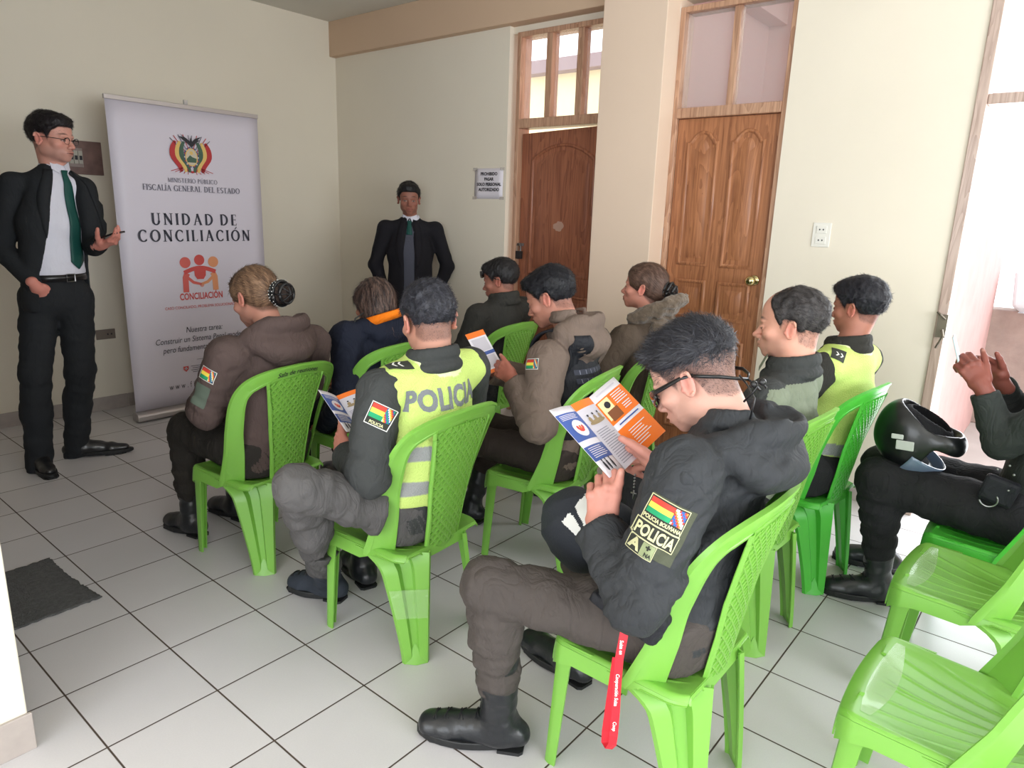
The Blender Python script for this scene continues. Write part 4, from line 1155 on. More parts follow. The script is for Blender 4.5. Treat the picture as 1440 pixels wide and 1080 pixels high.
    def legs(p, m, h=.0080, thigh=.084, knee=.063, calf=.056, ankle=.052, folds=.005, seat=True, noise=.003, cuff=.0, end='b', name='trousers'):
        S = p.S; pts = [S[k] for k in ('pel', 'hipL', 'hipR', 'knL', 'knR', 'anL', 'anR')]; F = p.field(pts, .15, h); side = S['R'][:, 0]
        F.cap_(S['hipL'], S['hipR'], .098 if seat else .092, None, .02); F.cap_((S['hipL']+S['hipR'])/2, S['pel']+nz(S['ch']-S['pel'])*(.06 if seat else -.03), .092 if seat else .108, .096 if seat else .108, .03, side=side, su=1.4 if seat else 1.34)
        for i, k in enumerate('LR'):
            F.cap_(S['hip'+k], S['kn'+k], thigh, knee, .025, folds=(folds*.8, 22, p.seed+i, 'all'))
            a = S['an'+k]+nz(S['kn'+k]-S['an'+k])*cuff
            F.cap_(S['kn'+k], a, knee, ankle, .02, side=side, su=1.04, folds=(folds, 27, p.seed+i+4, 'all'))
            F.ell(S['kn'+k]*.62+a*.38-S['R'][:, 1]*.015, (calf, calf, .11), .03)
        F.noise(noise*.9, 26, p.seed+3, near=.02); F.noise(noise*.6, 58, p.seed+12, near=.02); F.noise(noise*.3, 105, p.seed+15, near=.02)
        if seat: F.plane((0, 0, .360), (0, 0, -1)) if S['hips_z'] < .6 and False else None
        p.clip(F)
        vs, fs = F.mesh(); vs = relaxed(vs, fs, 1, .4); p.tr = (vs, fs); p.tro = p.part(name, vs, fs, m); p.tbvh = BVHTree.FromPolygons(vs.tolist(), fs.tolist()); return p.tro
    def boot(p, k, m, shaft=.16, sole=True, h=.0055, w=1.0, lace=False, dress=False, msole=None):
        S = p.S; an, toe = S['an'+k], S['toe'+k]; d = toe-an; d[2] = 0; L = np.linalg.norm(d); d = nz(d); up = np.array((0, 0, 1.)); sd = np.cross(d, up)
        an0 = np.array((an[0], an[1], 0)); tp = nz(S['kn'+k]-an); zt = toe[2]-.03
        heel = an0-d*.045+up*.045; ball = an0+d*(L*.62)+up*(.036); tipp = an0+d*(L-.03)+up*(.033)
        F = Field(np.min([heel, tipp, an+tp*shaft], 0)-.09, np.max([heel, tipp, an+tp*shaft], 0)+.09, h)
        r = .040*w
        F.cap_(heel, an0+d*.02+up*.05, r*.86, r*.95, .02)
        F.cap_(an0+up*.045, ball, r*.95, r*(.88 if not dress else .8), .02, side=sd, su=1.03)
        F.cap_(ball, tipp, r*(.90 if not dress else .74), r*(.80 if not dress else .52), .015, side=sd, su=1.22)
        F.cap_(an0+up*.07+d*.0, an0+d*L*.40+up*.055, r*1.0, r*.62, .03)
        F.cap_(an0+up*.05, an+tp*shaft, r*1.02, .050*w, .02, folds=(.003, 14, p.seed, 'all') if shaft > .05 else None)
        F.noise(.0012, 60, p.seed+8, near=.02)
        F.plane((0, 0, .024), (0, 0, -1))
        vs, fs = F.mesh(); vs = relaxed(vs, fs, 1, .4); o = p.part('boot' if not dress else 'shoe', vs, fs, m)
        # sole traced from the upper, with a heel block
        mbx = MB(); n = 28; ring = []
        c = an0+d*L*.42
        for i in range(n):
            t = 2*PI*i/n; q = c+d*math.cos(t)*(L*.62)*1.0+sd*math.sin(t)*(.046*w*(1.0+.12*math.cos(t)-.18*(math.cos(t) < -.2)*abs(math.cos(t)) - (.15 if dress else 0)*(math.cos(t) > 0)*math.cos(t)))
            ring.append(q)
        zh = .016
        for lo, hi, sel in ((.006 if not dress else .008, .028, None),):
            P = [[(q[0], q[1], z) for q in [c+(r_-c)*s_ for r_ in ring]] for z, s_ in ((lo, .97), (lo+.004, 1.0), (hi-.003, 1.0), (hi, .97))]
            base = len(mbx.v); mbx.grid(P, closed=True); mbx.f.append([base+i for i in range(n)][::-1]); mbx.mi.append(0); mbx.f.append([base+3*n+i for i in range(n)]); mbx.mi.append(0)
        hb = an0-d*.028; P = []
        for z in (0, .010): P.append([tuple(hb+d*a_+sd*b_+up*z) for a_, b_ in ((-.040, -.024), (-.030, -.034), (.030, -.036), (.030, .036), (-.030, .034), (-.040, .024))])
        base = len(mbx.v); mbx.grid(P, closed=True); mbx.f.append([base+i for i in range(6)][::-1]); mbx.mi.append(0); mbx.f.append([base+6+i for i in range(6)]); mbx.mi.append(0)
        fb = an0+d*L*.62; P = []
        for z in (0, .008): P.append([tuple(fb+d*a_+sd*b_+up*z) for a_, b_ in ((-.03, -.040), (.05, -.036), (.075, -.018), (.075, .018), (.05, .036), (-.03, .040))])
        base = len(mbx.v); mbx.grid(P, closed=True); mbx.f.append([base+i for i in range(6)][::-1]); mbx.mi.append(0)
        mbx.v = [tuple(np.asarray(v)-p.loc) for v in mbx.v]
        so = mbx.build('sole', msole or mat('black_rubber', srgb(24, 25, 27), rough=.6), o, smooth=False)
        if lace:
            lb = MB(); tree = BVHTree.FromPolygons(vs.tolist(), fs.tolist())
            prev = {}
            for i in range(8):
                t = i/7; base_ = an0+d*(L*.52*(1-t)**1.2+.045*t)+up*(.075+.0+t*.16)
                for s_ in (-1, 1):
                    a = V(base_+d*.12+up*.06*(1-t)); hit = None; row = []
                    for q in (-1, -.5, 0, .5, 1):
                        oo = V(base_+d*.10+up*(.10*(1-t)) + sd*(.022*q*s_)+up*.010*q); dirv = -(V(d)*(.35+.65*t)+V(up)*(1-t)*1.0).normalized()
                        h_ = tree.ray_cast(oo, dirv, .3)
                        if h_[0] is not None: row.append(h_[0]+h_[1]*.0015)
                    if len(row) > 2: lb.tube(row, .0020, 5)
            lb.v = [tuple(np.asarray(v)-p.loc) for v in lb.v]
            if lb.v: lb.build('laces', mat('black_lace', srgb(22, 22, 24), rough=.8), o, smooth=True)
        return o
def subdiv_flat(mesh, cut):
    """splits long edges of a flat (verts, faces) so that it can follow a curved surface"""
    bm = bmesh.new(); vv = [bm.verts.new(v) for v in mesh[0]]
    for f in mesh[1]:
        try: bm.faces.new([vv[i] for i in f])
        except ValueError: pass
    bmesh.ops.triangulate(bm, faces=bm.faces[:])
    for _ in range(5):
        es = [e for e in bm.edges if e.calc_length() > cut]
        if not es: break
        bmesh.ops.subdivide_edges(bm, edges=es, cuts=1); bmesh.ops.triangulate(bm, faces=[f for f in bm.faces if len(f.verts) > 3])
    bm.verts.index_update(); out = [tuple(v.co) for v in bm.verts], [tuple(v.index for v in f.verts) for f in bm.faces]; bm.free(); return out
def gridmesh(w, h, nx=10, ny=10, x0=None, y0=None):
    x0 = -w/2 if x0 is None else x0; y0 = -h/2 if y0 is None else y0
    vs = [(x0+w*i/nx, y0+h*j/ny, 0) for j in range(ny+1) for i in range(nx+1)]
    return vs, [(j*(nx+1)+i, j*(nx+1)+i+1, (j+1)*(nx+1)+i+1, (j+1)*(nx+1)+i) for j in range(ny) for i in range(nx)]
def drape(mesh, tree, org, ux, uy, off, reach=.12, curve=1.0):
    """projects a flat drawing onto a surface along its own normal"""
    org, ux, uy = V(org), V(ux).normalized(), V(uy).normalized(); uy = (uy-ux*uy.dot(ux)).normalized(); n = ux.cross(uy); out = []
    last = None
    for a, b, c in mesh[0]:
        p = org+ux*a+uy*b; h = tree.ray_cast(p+n*reach, -n, reach*2.2)
        if h[0] is not None: q = h[0]+n*(off+c); last = (h[0]-p).dot(n)
        else: q = p+n*((last or 0)+off+c)
        out.append(q)
    return out, mesh[1]
# ------------------------------------------------------------------ clothes
def cloth(name, c, rough=.85, b=(180, .12), n=(3.5, .10), crease=.40, **k):
    if name in MATS: return MATS[name]
    m = mat(name, c, rough=rough, bump=b, noise=n, spec=.22, **k); nt = m.node_tree; L = nt.links; bs = nt.nodes['Principled BSDF']
    tc = next(q for q in nt.nodes if q.type == 'TEX_COORD'); bp0 = next(q for q in nt.nodes if q.type == 'BUMP')
    mp = nt.nodes.new('ShaderNodeMapping'); mp.inputs['Scale'].default_value = (1.3, 1.0, .55); mp.inputs['Rotation'].default_value = (.5, .3, .2); L.new(tc.outputs['Object'], mp.inputs[0])
    t = nt.nodes.new('ShaderNodeTexNoise'); t.inputs['Scale'].default_value = 13; t.inputs['Detail'].default_value = 3; t.inputs['Distortion'].default_value = 1.2; L.new(mp.outputs[0], t.inputs['Vector'])
    a = nt.nodes.new('ShaderNodeMath'); a.operation = 'SUBTRACT'; a.inputs[1].default_value = .5; L.new(t.outputs['Fac'], a.inputs[0])
    b_ = nt.nodes.new('ShaderNodeMath'); b_.operation = 'ABSOLUTE'; L.new(a.outputs[0], b_.inputs[0])
    c_ = nt.nodes.new('ShaderNodeMath'); c_.operation = 'POWER'; c_.inputs[1].default_value = .6; L.new(b_.outputs[0], c_.inputs[0])
    bp = nt.nodes.new('ShaderNodeBump'); bp.inputs['Strength'].default_value = crease; bp.inputs['Distance'].default_value = .022
    L.new(c_.outputs[0], bp.inputs['Height']); L.new(bp0.outputs['Normal'], bp.inputs['Normal']); L.new(bp.outputs['Normal'], bs.inputs['Normal'])
    return m
M_uni = cloth('dark_green_uniform', srgb(60, 62, 62))
M_unie = cloth('charcoal_softshell', srgb(52, 54, 57), rough=.7)
M_trou = cloth('uniform_trousers', srgb(74, 68, 65))
M_troub = cloth('grey_uniform_trousers', srgb(84, 82, 82))
M_blacktrou = cloth('black_trousers', srgb(36, 36, 38))
M_brown = cloth('brown_grey_jacket', srgb(84, 70, 67))
M_brown2 = cloth('khaki_brown_jacket', srgb(112, 97, 88))
M_brown3 = cloth('dark_brown_coat', srgb(84, 72, 62))
M_fur = mat('brown_fleece', srgb(104, 90, 76), rough=1, bump=(70, .9), noise=(30, .2), sheen=.3)
M_navy = cloth('navy_coat', srgb(30, 34, 48))
M_orange = cloth('orange_lining', srgb(240, 124, 24))
M_dark = cloth('near_black_jacket', srgb(50, 49, 46))
M_olive = cloth('olive_sleeve', srgb(122, 130, 112))
M_suit = cloth('black_suit', srgb(38, 40, 43), b=(300, .05), n=(3, .05), crease=.18)
M_suitb = cloth('deep_black_suit', srgb(30, 29, 34), b=(300, .05), n=(3, .05), crease=.18)
M_shirt = cloth('white_shirt', srgb(214, 214, 226), b=(300, .04), n=(3, .02), crease=.18)
M_tie = cloth('green_tie', srgb(26, 74, 68), rough=.5, b=(300, .05), crease=.18)
M_knit = cloth('grey_knit_vest', srgb(78, 80, 92), b=(220, .3), crease=.18)
M_leather = mat('black_boot_leather', srgb(28, 30, 34), rough=.38, bump=(90, .12), coat=.15)
M_suede = mat('dark_blue_suede', srgb(40, 46, 56), rough=.85, bump=(160, .15))
M_shoe = mat('black_shoe_leather', srgb(30, 30, 32), rough=.35, coat=.2)
M_hivis = mat('hi_vis_mesh', srgb(206, 232, 110), rough=.8, bump=(210, .35, 'weave'), attr='col')
M_black = cloth('black_nylon', srgb(34, 35, 40), rough=.6)
M_gold = mat('cream_thread', srgb(206, 204, 160), rough=.8)
M_badge = mat('dark_badge_cloth', srgb(48, 50, 44), rough=.9)
M_patchg = mat('olive_patch_cloth', srgb(74, 78, 62), rough=.9, bump=(200, .3))
M_red = mat('flag_red', srgb(206, 62, 50), rough=.8); M_yel = mat('flag_yellow', srgb(236, 214, 80), rough=.8); M_grn = mat('flag_green', srgb(30, 150, 100), rough=.8)
M_wht = mat('thread_white', srgb(222, 222, 218), rough=.8); M_blu = mat('flag_blue', srgb(48, 92, 160), rough=.8); M_ora = mat('flag_orange', srgb(226, 130, 60), rough=.8)
M_sil = mat('reflective_silver', srgb(122, 126, 132), rough=.5, bump=(300, .3, 'weave'))
GL = mat('dark_lens', srgb(18, 19, 22), rough=.08, coat=.6)
M_frameb = mat('black_frame', srgb(22, 22, 24), rough=.3)

def ring_pts(c, ax, ay, rx, ry, n=20, a0=0, a1=2*PI): return [tuple(np.asarray(c)+np.asarray(ax)*rx*math.cos(t)+np.asarray(ay)*ry*math.sin(t)) for t in np.linspace(a0, a1, n)]
def relaxhand(R, side, down=-.25, inw=.35):
    s = -1 if side == 'L' else 1
    return dict(d=R@np.array((-s*inw, .9, down)), n=R@np.array((0, -.2, -1)), w=R@np.array((-s, -.3, 0)), curl=(.35, .4, .42, .45), thumb=(.75, .55, .25, .2), h=.0042)
def two_hands(S): return {k: relaxhand(S['R'], k) for k in 'LR'}

def flag_patch(p, parent, tree, org, ux, uy, w, hgt, off=.002, text=None, whip=True):
    """tricolour arm badge with the chequered square, draped on a sleeve"""
    def dr(name, mesh, m, o): v, f = drape(subdiv_flat(mesh, .006), tree, org, ux, uy, o); return p.part(name, v, f, m, True, parent)
    sh = lambda mesh, a, b: ([(x+a, y+b, z) for x, y, z in mesh[0]], mesh[1])
    base = dr('badge_border', gridmesh(w+.010, hgt+(.026 if text else .008), 12, 8), M_wht, off); root = base
    dr('badge_ground', gridmesh(w+.005, hgt+(.021 if text else .003), 12, 8), M_badge, off+.0006)
    yy = .009 if text else 0
    for i, m in enumerate((M_red, M_yel, M_grn)):
        dr('flag_stripe', gridmesh(w*(.66 if whip else 1), hgt/3, 8, 3, -w/2, yy+hgt/2-hgt/3*(i+1)), m, off+.0012)
    if whip:
        n = 7; cols = [M_wht, M_yel, M_ora, M_red, M_blu, M_grn, M_blu]; cs = w*.34/n; ch_ = hgt/n
        vs, fs, mi = [], [], []
        for i in range(n):
            for j in range(n):
                k = len(vs); x0 = w/2-w*.34+i*cs; y0 = yy-hgt/2+j*ch_; vs += [(x0, y0, 0), (x0+cs, y0, 0), (x0+cs, y0+ch_, 0), (x0, y0+ch_, 0)]; fs.append((k, k+1, k+2, k+3)); mi.append((i+j) % 7)
        v, f = drape((vs, fs), tree, org, ux, uy, off+.0013); p.part('chequered_flag', v, f, cols, True, parent, mi)
    if text:
        t = text_mesh(text, .0125, bold=.0004, xs=.92); dr('badge_lettering', sh(t, 0, -hgt/2-.0075), M_gold, off+.0014)
    return base

def lowcol(vs, base, f): return f(vs, np.tile(lin(base), (len(vs), 1)))
NAVYHAIR = srgb(30, 29, 34)
LSK = srgb(200, 154, 138)

# ================================================================== officer in sunglasses (nearest)
S = skeleton(1.488, .704, 0, lean=.0)
S['pel'] = A3(1.488, .625, .475); S['ch'] = A3(1.485, .610, .72); S['nk'] = A3(1.49, .56, .955); S['hd'] = A3(1.49, .668, 1.082)
S['shL'] = A3(1.295, .575, .915); S['shR'] = A3(1.685, .570, .92)
S['elL'] = px(897, 842, X=1.215); S['wrL'] = px(843, 740, X=1.275)
S['elR'] = A3(1.74, .70, .69); S['wrR'] = px(945, 668, X=1.46)
S['hipL'] = A3(1.395, .61, .47); S['hipR'] = A3(1.58, .61, .47)
S['knL'] = A3(1.195, 1.02, .525); S['anL'] = A3(1.262, 1.03, .10); S['toeL'] = A3(1.150, 1.232, .03)
S['knR'] = A3(1.645, 1.02, .50); S['anR'] = A3(1.637, 1.05, .09); S['toeR'] = A3(1.672, 1.27, .04)
hL = dict(d=nz(px(849, 665, X=1.29)-S['wrL']), n=(.80, .55, -.05), w=(.30, -.85, .30), curl=((.95, 1.2, .7), (1.05, 1.25, .7), (1.15, 1.3, .7), (1.25, 1.3, .7)), thumb=(1.0, .18, .0, .10), h=.003, sc=1.02)
hR = dict(d=nz(px(893, 638, X=1.445)-S['wrR']), n=(.10, .75, -.60), w=(-.55, .35, .75), curl=((1.0, 1.2, .7), (1.1, 1.2, .7), (1.2, 1.2, .7), (1.2, 1.2, .7)), thumb=(.85, .40, -.05, .35), h=.003, sc=1.02)
pE = Person(S, 'officer in dark softshell and wraparound sunglasses reading a leaflet on the nearest occupied chair', (1.488, .68, 0), hrot=(4, 33, 2), skin=LSK, hair=NAVYHAIR, kind='fade', hs=1.03, fat=.004, buzz=.90, stubble=.12, hh=.0024, hair_hi=srgb(58, 59, 66), hands={'L': hL, 'R': hR}, seed=11, strands=7500, chair=(1.488, .704, 0))
p = pE
p.top(M_unie, h=.0055, bulk=.012, arm=.072, hood=(.110, .105, .072, .034), folds=.008, su=1.44, collar=.035, collar_h=.072, belly=.01, noise=.006, wr_cut=.012)
p.legs(M_trou, h=.006, thigh=.090, knee=.070, calf=.062, ankle=.058, folds=.006, cuff=.12, noise=.0045)
p.boot('L', M_leather, shaft=.19, h=.0042, w=1.12, lace=True); p.boot('R', M_leather, shaft=.16, w=1.10)
# sunglasses with a cord
def sunglasses(p, wrap=True, lens=GL, up=0.0, cord=True, thin=False, wrap_thick=True):
    mb = MB(); zb = -.006+up; yb = .002 if not up else 0
    for s in (-1, 1):
        pts = [p.H(s*.050, .090+yb, zb+.004), p.H(s*.068, .070+yb, zb+.005), p.H(s*.079, .03, zb*.5+.004), p.H(s*.083, -.005, .003), p.H(s*.083, -.035, -.002)]
        mb.tube(pts, [.0062, .0066, .0056, .0044, .0036] if wrap_thick else [.003]*5, 8, flat=.5)
    mb.tube([p.H(-.010, .108+yb, zb+.004), p.H(0, .110+yb, zb+.006), p.H(.010, .108+yb, zb+.004)], .0025, 6)
    o = p.mb('sunglasses' if wrap else 'spectacles', mb, M_frameb, smooth=True)
    for s in (-1, 1):
        P = []
        for i in range(9):
            r = []
            for j in range(7):
                u, v = i/8, j/6; x = .004+u*.062; z = zb+.012-(.036-.016*u*u)*v-.004*(1-u)*v
                y = .112+yb-.038*u*u-.004*(2*v-1)**2*.5; r.append(tuple(p.H(s*x, y, z)))
            P.append(r)
        g = MB().grid(P); g.v = [tuple(np.asarray(v)-p.loc) for v in g.v]; g.build('lens', lens, o, smooth=True, solid=.0018)
    if cord:
        c = MB()
        for s in (-1, 1): c.tube([p.H(s*.083, -.03, -.002), p.H(s*.083, -.050, -.012), p.H(s*.068, -.084, -.030), p.H(s*.038, -.102, -.046), p.H(0, -.108, -.056)], [.0040, .0046, .0046, .0042, .004], 6, flat=.6)
        c.tube([p.H(0, -.108, -.056), p.H(.004, -.116, -.072), p.H(.0, -.122, -.088)], .0028, 6)
        p.mb('glasses_cord', c, M_frameb, o, smooth=True)
sunglasses(p)
# drawstrings with metal toggles at the hood
nkE = S['nk']
b = MB(); a0 = np.array(px(1040, 545, X=1.44)); 
b.tube([px(1052, 600, X=1.42), px(1062, 560, X=1.42), px(1050, 540, X=1.43), px(1040, 528, X=1.45)], .0022, 6)
b.tube([px(1046, 565, X=1.41), px(1062, 548, X=1.41), px(1070, 535, X=1.42), px(1078, 546, X=1.42)], .0025, 6)
p.mb('drawstring', b, M_frameb, smooth=True)
b = MB(); [b.ball(tuple(px(x, y, X=1.405)), .008, 10, 8) for x, y in ((1060, 540), (1072, 537))]; p.mb('toggle', b, M_frameb, smooth=True)
# arm badges
tree = p.bvh; arm = nz(S['elL']-S['shL']); oc = px(925, 743, X=1.165); out = nz(np.array((-.84, -.48, .24)))
uyv = -nz(np.cross(np.cross(out, arm), out)*0+arm); uyv = nz(uyv-out*(uyv@out)); uxv = np.cross(uyv, out)
ang = math.radians(6); ux_, uy_ = uxv*math.cos(ang)-uyv*math.sin(ang), uyv*math.cos(ang)+uxv*math.sin(ang)
def E_dr(name, mesh, m, off, cx=0, cy=0, par=None):
    mesh = ([((x+cx)*.88+.011, (y+cy)*.92, z) for x, y, z in mesh[0]], mesh[1]); v, f = drape(subdiv_flat(mesh, .006), tree, oc, ux_, uy_, off, reach=.10); return p.part(name, v, f, m, True, par)
bd = E_dr('arm_badge', gridmesh(.108, .135, 12, 14), M_patchg, .0018, .004, -.005)
E_dr('badge_border', gridmesh(.096, .062, 12, 8), M_gold, .0026, -.004, .028, bd); E_dr('badge_ground', gridmesh(.092, .058, 12, 8), M_badge, .0032, -.004, .028, bd)
for i, m in enumerate((M_red, M_yel, M_grn)): E_dr('flag_stripe', gridmesh(.056, .0125, 10, 2), m, .0039, -.020, .0475-.0125*i, bd)
vs, fs, mi = [], [], []
for i in range(7):
    for j in range(7):
        k = len(vs); c_ = .0305/7; r_ = .0375/7; x0 = .009+i*c_; y0 = .0163+j*r_; vs += [(x0, y0, 0), (x0+c_, y0, 0), (x0+c_, y0+r_, 0), (x0, y0+r_, 0)]; fs.append((k, k+1, k+2, k+3)); mi.append((j+i) % 7)
vs = [(x*.88+.011, y*.92, z) for x, y, z in vs]; v, f = drape((vs, fs), tree, oc, ux_, uy_, .0040, reach=.10); p.part('chequered_flag', v, f, [M_wht, M_red, M_blu, M_blu, M_red, M_ora, M_wht], True, bd, mi)
E_dr('badge_lettering', text_mesh('POLICIA BOLIVIANA', .0125, bold=.0005, xs=.80), M_gold, .0041, -.004, .0035, bd)
E_dr('badge_border', gridmesh(.104, .042, 12, 6), M_gold, .0034, -.006, -.0235, bd); E_dr('badge_ground', gridmesh(.100, .038, 12, 6), M_badge, .0041, -.006, -.0235, bd)
E_dr('badge_lettering', text_mesh('POLICIA', .0385, bold=.0012, xs=.66), M_gold, .0050, -.006, -.0370, bd)
E_dr('badge_border', gridmesh(.064, .036, 8, 6), M_gold, .0034, -.020, -.0625, bd); E_dr('badge_ground', gridmesh(.061, .033, 8, 6), M_badge, .0041, -.020, -.0625, bd)
E_dr('badge_field', gridmesh(.030, .031, 6, 6), mat('pale_olive_thread', srgb(140, 150, 112), rough=.9), .0048, -.0055, -.0625, bd)
E_dr('badge_lettering', text_mesh('A', .034, bold=.0014), M_gold, .0050, -.036, -.0735, bd)
E_dr('badge_lettering', text_mesh('NA', .012, bold=.0006), M_badge, .0056, -.0015, -.0755, bd)
E_dr('badge_cross', gridmesh(.012, .004, 2, 2), M_badge, .0056, -.006, -.0555, bd); E_dr('badge_cross', gridmesh(.004, .012, 2, 2), M_badge, .0056, -.006, -.0555, bd)
# belt pouch
bp = px(900, 866, X=1.245); F = Field(bp-.14, bp+.14, .006); Mx = np.array(Matrix.Rotation(.35, 3, 'X'))
F.box(bp+A3(.01, .01, .0), (.028, .070, .045), Mx, .02, .01); F.box(bp+A3(.0, .075, -.01), (.018, .05, .014), Mx, .008, .01); F.noise(.003, 60, 4)
v, f = F.mesh(); pouch = p.part('belt_pouch', v, f, M_black)
b = MB().obox(bp+A3(-.012, .078, .028), (.003, 0, 0), (0, .016, .006), (0, -.006, .014)); p.mb('buckle', b, M_frameb, pouch)
# red lanyard
lw = [px(880, 878, X=1.235), px(876, 900, X=1.225), px(871, 925, X=1.222), px(868, 960, X=1.225), px(866, 1000, X=1.228), px(863, 1035, X=1.23), px(861, 1047, X=1.235), px(856, 1053, X=1.243), px(851, 1043, X=1.25), px(852, 1028, X=1.252), px(856, 1000, X=1.25), px(861, 965, X=1.246), px(867, 925, X=1.24)]
M_lan = mat('red_ribbon', srgb(200, 32, 48), rough=.6)
ly = MB().ribbon(lw, (-.45, .89, 0), .019, .0012).build('lanyard', M_lan, smooth=False, loc=tuple(lw[0]))
tag(ly, 'red lanyard with white lettering hanging from a belt pouch over the green seat', 'lanyard')
ly.data.transform(Matrix.Translation(-V(lw[0]))) if False else None
dn = nz(lw[4]-lw[2]); sdv = nz(A3(-.45, .89, 0)); sdv = nz(sdv-dn*(sdv@dn)); nout = np.cross(sdv, dn); nout = -nout if nout@A3(-1, -.4, 0) < 0 else nout
mb = MB()
for c_, t_ in ((lw[1]*.6+lw[2]*.4, 'Suiza en'), (lw[3]*.75+lw[4]*.25, 'Cooperación Suiza'), (lw[5]*.6+lw[4]*.4, 'Coop')):
    tm = text_mesh(t_, .0115, bold=.0003); uxx = dn; uyy = np.cross(nout, uxx); mb = MB().add(*placed(tm, c_+nout*.0018-uyy*.004, uxx, uyy))
    mb.v = [tuple(np.asarray(v)-lw[0]) for v in mb.v]; mb.build('lanyard_lettering', M_wht, ly)

# ---- leaflets
M_lblue = mat('leaflet_blue', srgb(62, 88, 158), rough=.5); M_lor = mat('leaflet_orange', srgb(240, 118, 30), rough=.5); M_lwh = mat('leaflet_white', srgb(226, 222, 230), rough=.5); M_lgr = mat('leaflet_pale_grey', srgb(200, 196, 206), rough=.5)
M_ltx = mat('leaflet_text_grey', srgb(128, 126, 140), rough=.6); M_ltan = mat('leaflet_tan', srgb(150, 130, 96), rough=.6); M_lbr = mat('leaflet_brown', srgb(128, 76, 44), rough=.6); M_lred = mat('leaflet_red', srgb(210, 70, 60), rough=.6); M_lcr = mat('leaflet_cream', srgb(246, 222, 168), rough=.6)
def leaflet(label, tops, bots, toward, group='open information leaflets'):
    """three folded panels; tops/bots are the four fold points along the upper and lower edge; toward = the reader's side"""
    tops = [V(q) for q in tops]; bots = [V(q) for q in bots]; base = V(bots[1]); root = None
    def P(k, u, v, off):
        a, b_, c, d = tops[k], tops[k+1], bots[k], bots[k+1]
        n = (b_-a).cross(a-c).normalized(); n = n if n.dot(V(toward)) > 0 else -n
        q = (a*(1-u)+b_*u)*v + (c*(1-u)+d*u)*(1-v); return q+n*(off+.004*math.sin(PI*u))
    e = None
    def quadg(name, k, u0, v0, u1, v1, m, off, parent, n=6):
        g = MB().grid([[P(k, u0+(u1-u0)*i/n, v0+(v1-v0)*j/n, off)-base for j in range(n+1)] for i in range(n+1)]); return g.build(name, m, parent, smooth=True)
    mb = MB()
    for k in range(len(tops)-1): mb.grid([[P(k, i/8, j/8, 0)-base for j in range(9)] for i in range(9)])
    e = mb.build('leaflet', M_lwh, smooth=True); e.location = base; tag(e, label, 'leaflet', group)
    q = e.modifiers.new('t', 'SOLIDIFY'); q.thickness = .0006
    F_ = .0008
    def lines(k, u0, v0, u1, v1, n, m, parent, th=.35, rag=.25, name='text_lines'):
        mb = MB(); rr = random.Random(k*7+n)
        for i in range(n):
            va = v1-(v1-v0)*(i+.5)/n; hh = (v1-v0)/n*th/2; ue = u1-(u1-u0)*rag*rr.random()
            mb.grid([[P(k, u0+(ue-u0)*t/3, va+s*hh, .0016)-base for s in (-1, 1)] for t in range(4)])
        mb.build(name, m, parent)
    def blob(name, k, cu, cv, ru, rv, m, parent, off=.0018, n=18):
        mb = MB(); mb.add([P(k, cu, cv, off)-base]+[P(k, cu+ru*math.cos(2*PI*i/n), cv+rv*math.sin(2*PI*i/n), off)-base for i in range(n)], [(0, i+1, (i+1) % n+1) for i in range(n)]); mb.build(name, m, parent)
    # blue panel
    s = quadg('blue_field', 0, 0, .50, 1, .90, M_lblue, F_, e); blob('emblem_oval', 0, .55, .66, .30, .12, M_lwh, s)
    for a, c_ in ((-.12, M_lred), (0, M_lor), (.12, M_lred)): blob('emblem_figure', 0, .55+a, .67, .05, .03, c_, s, .0022, 8)
    blob('emblem_figure', 0, .55, .635, .13, .03, M_lred, s, .0021, 10)
    lines(0, .10, .80, .85, .88, 4, M_lwh, s)
    s = quadg('blue_field', 0, 0, .22, 1, .42, M_lblue, F_, e); lines(0, .12, .25, .88, .40, 6, M_lwh, s)
    for a in (.25, .42, .65): blob('figure', 0, a, .13, .05, .07, M_ink, e, .0016, 8); blob('figure', 0, a, .21, .03, .018, M_ink, e, .0016, 8)
    # middle
    quadg('orange_band', 1, 0, .89, 1, 1.0, M_lor, F_, e); s = quadg('grey_field', 1, 0, 0, 1, .89, M_lgr, F_*.8, e)
    lines(1, .10, .05, .92, .56, 16, M_ltx, s, .28, .3); blob('drawing', 1, .52, .66, .40, .035, M_ltan, s)
    for a in (.25, .5, .78): blob('drawing', 1, a, .71, .07, .045, M_ltan, s, .0020, 10); blob('drawing', 1, a, .775, .04, .018, M_ink, s, .0020, 8)
    # orange panel
    s = quadg('orange_field', 2, 0, .50, 1, .87, M_lor, F_, e); quadg('drawing', 2, .04, .56, .38, .85, M_lcr, .0016, s); blob('drawing', 2, .24, .76, .09, .05, M_ink, s, .002, 10)
    quadg('drawing', 2, .10, .53, .44, .68, M_lbr, .0022, s, 2); lines(2, .48, .68, .95, .85, 5, M_lwh, s, .4); lines(2, .58, .56, .92, .66, 3, M_lwh, s, .4)
    s = quadg('orange_field', 2, 0, 0, 1, .41, M_lor, F_, e); lines(2, .22, .08, .85, .34, 7, M_lwh, s, .3, .5)
    lines(2, .15, .925, .85, .955, 1, M_lgr, e, .6, 0); lines(2, .15, .44, .85, .47, 1, M_lblue, e, .6, 0)
    return e
leaflet('open blue and orange leaflet held by the officer in sunglasses', [px(772, 577, X=1.30), px(802, 570, X=1.375), px(828, 559, X=1.45), px(863, 530, X=1.55)], [px(857, 672, X=1.30), px(879, 660, X=1.375), px(898, 642, X=1.45), px(936, 606, X=1.55)], (0, -1, .6))
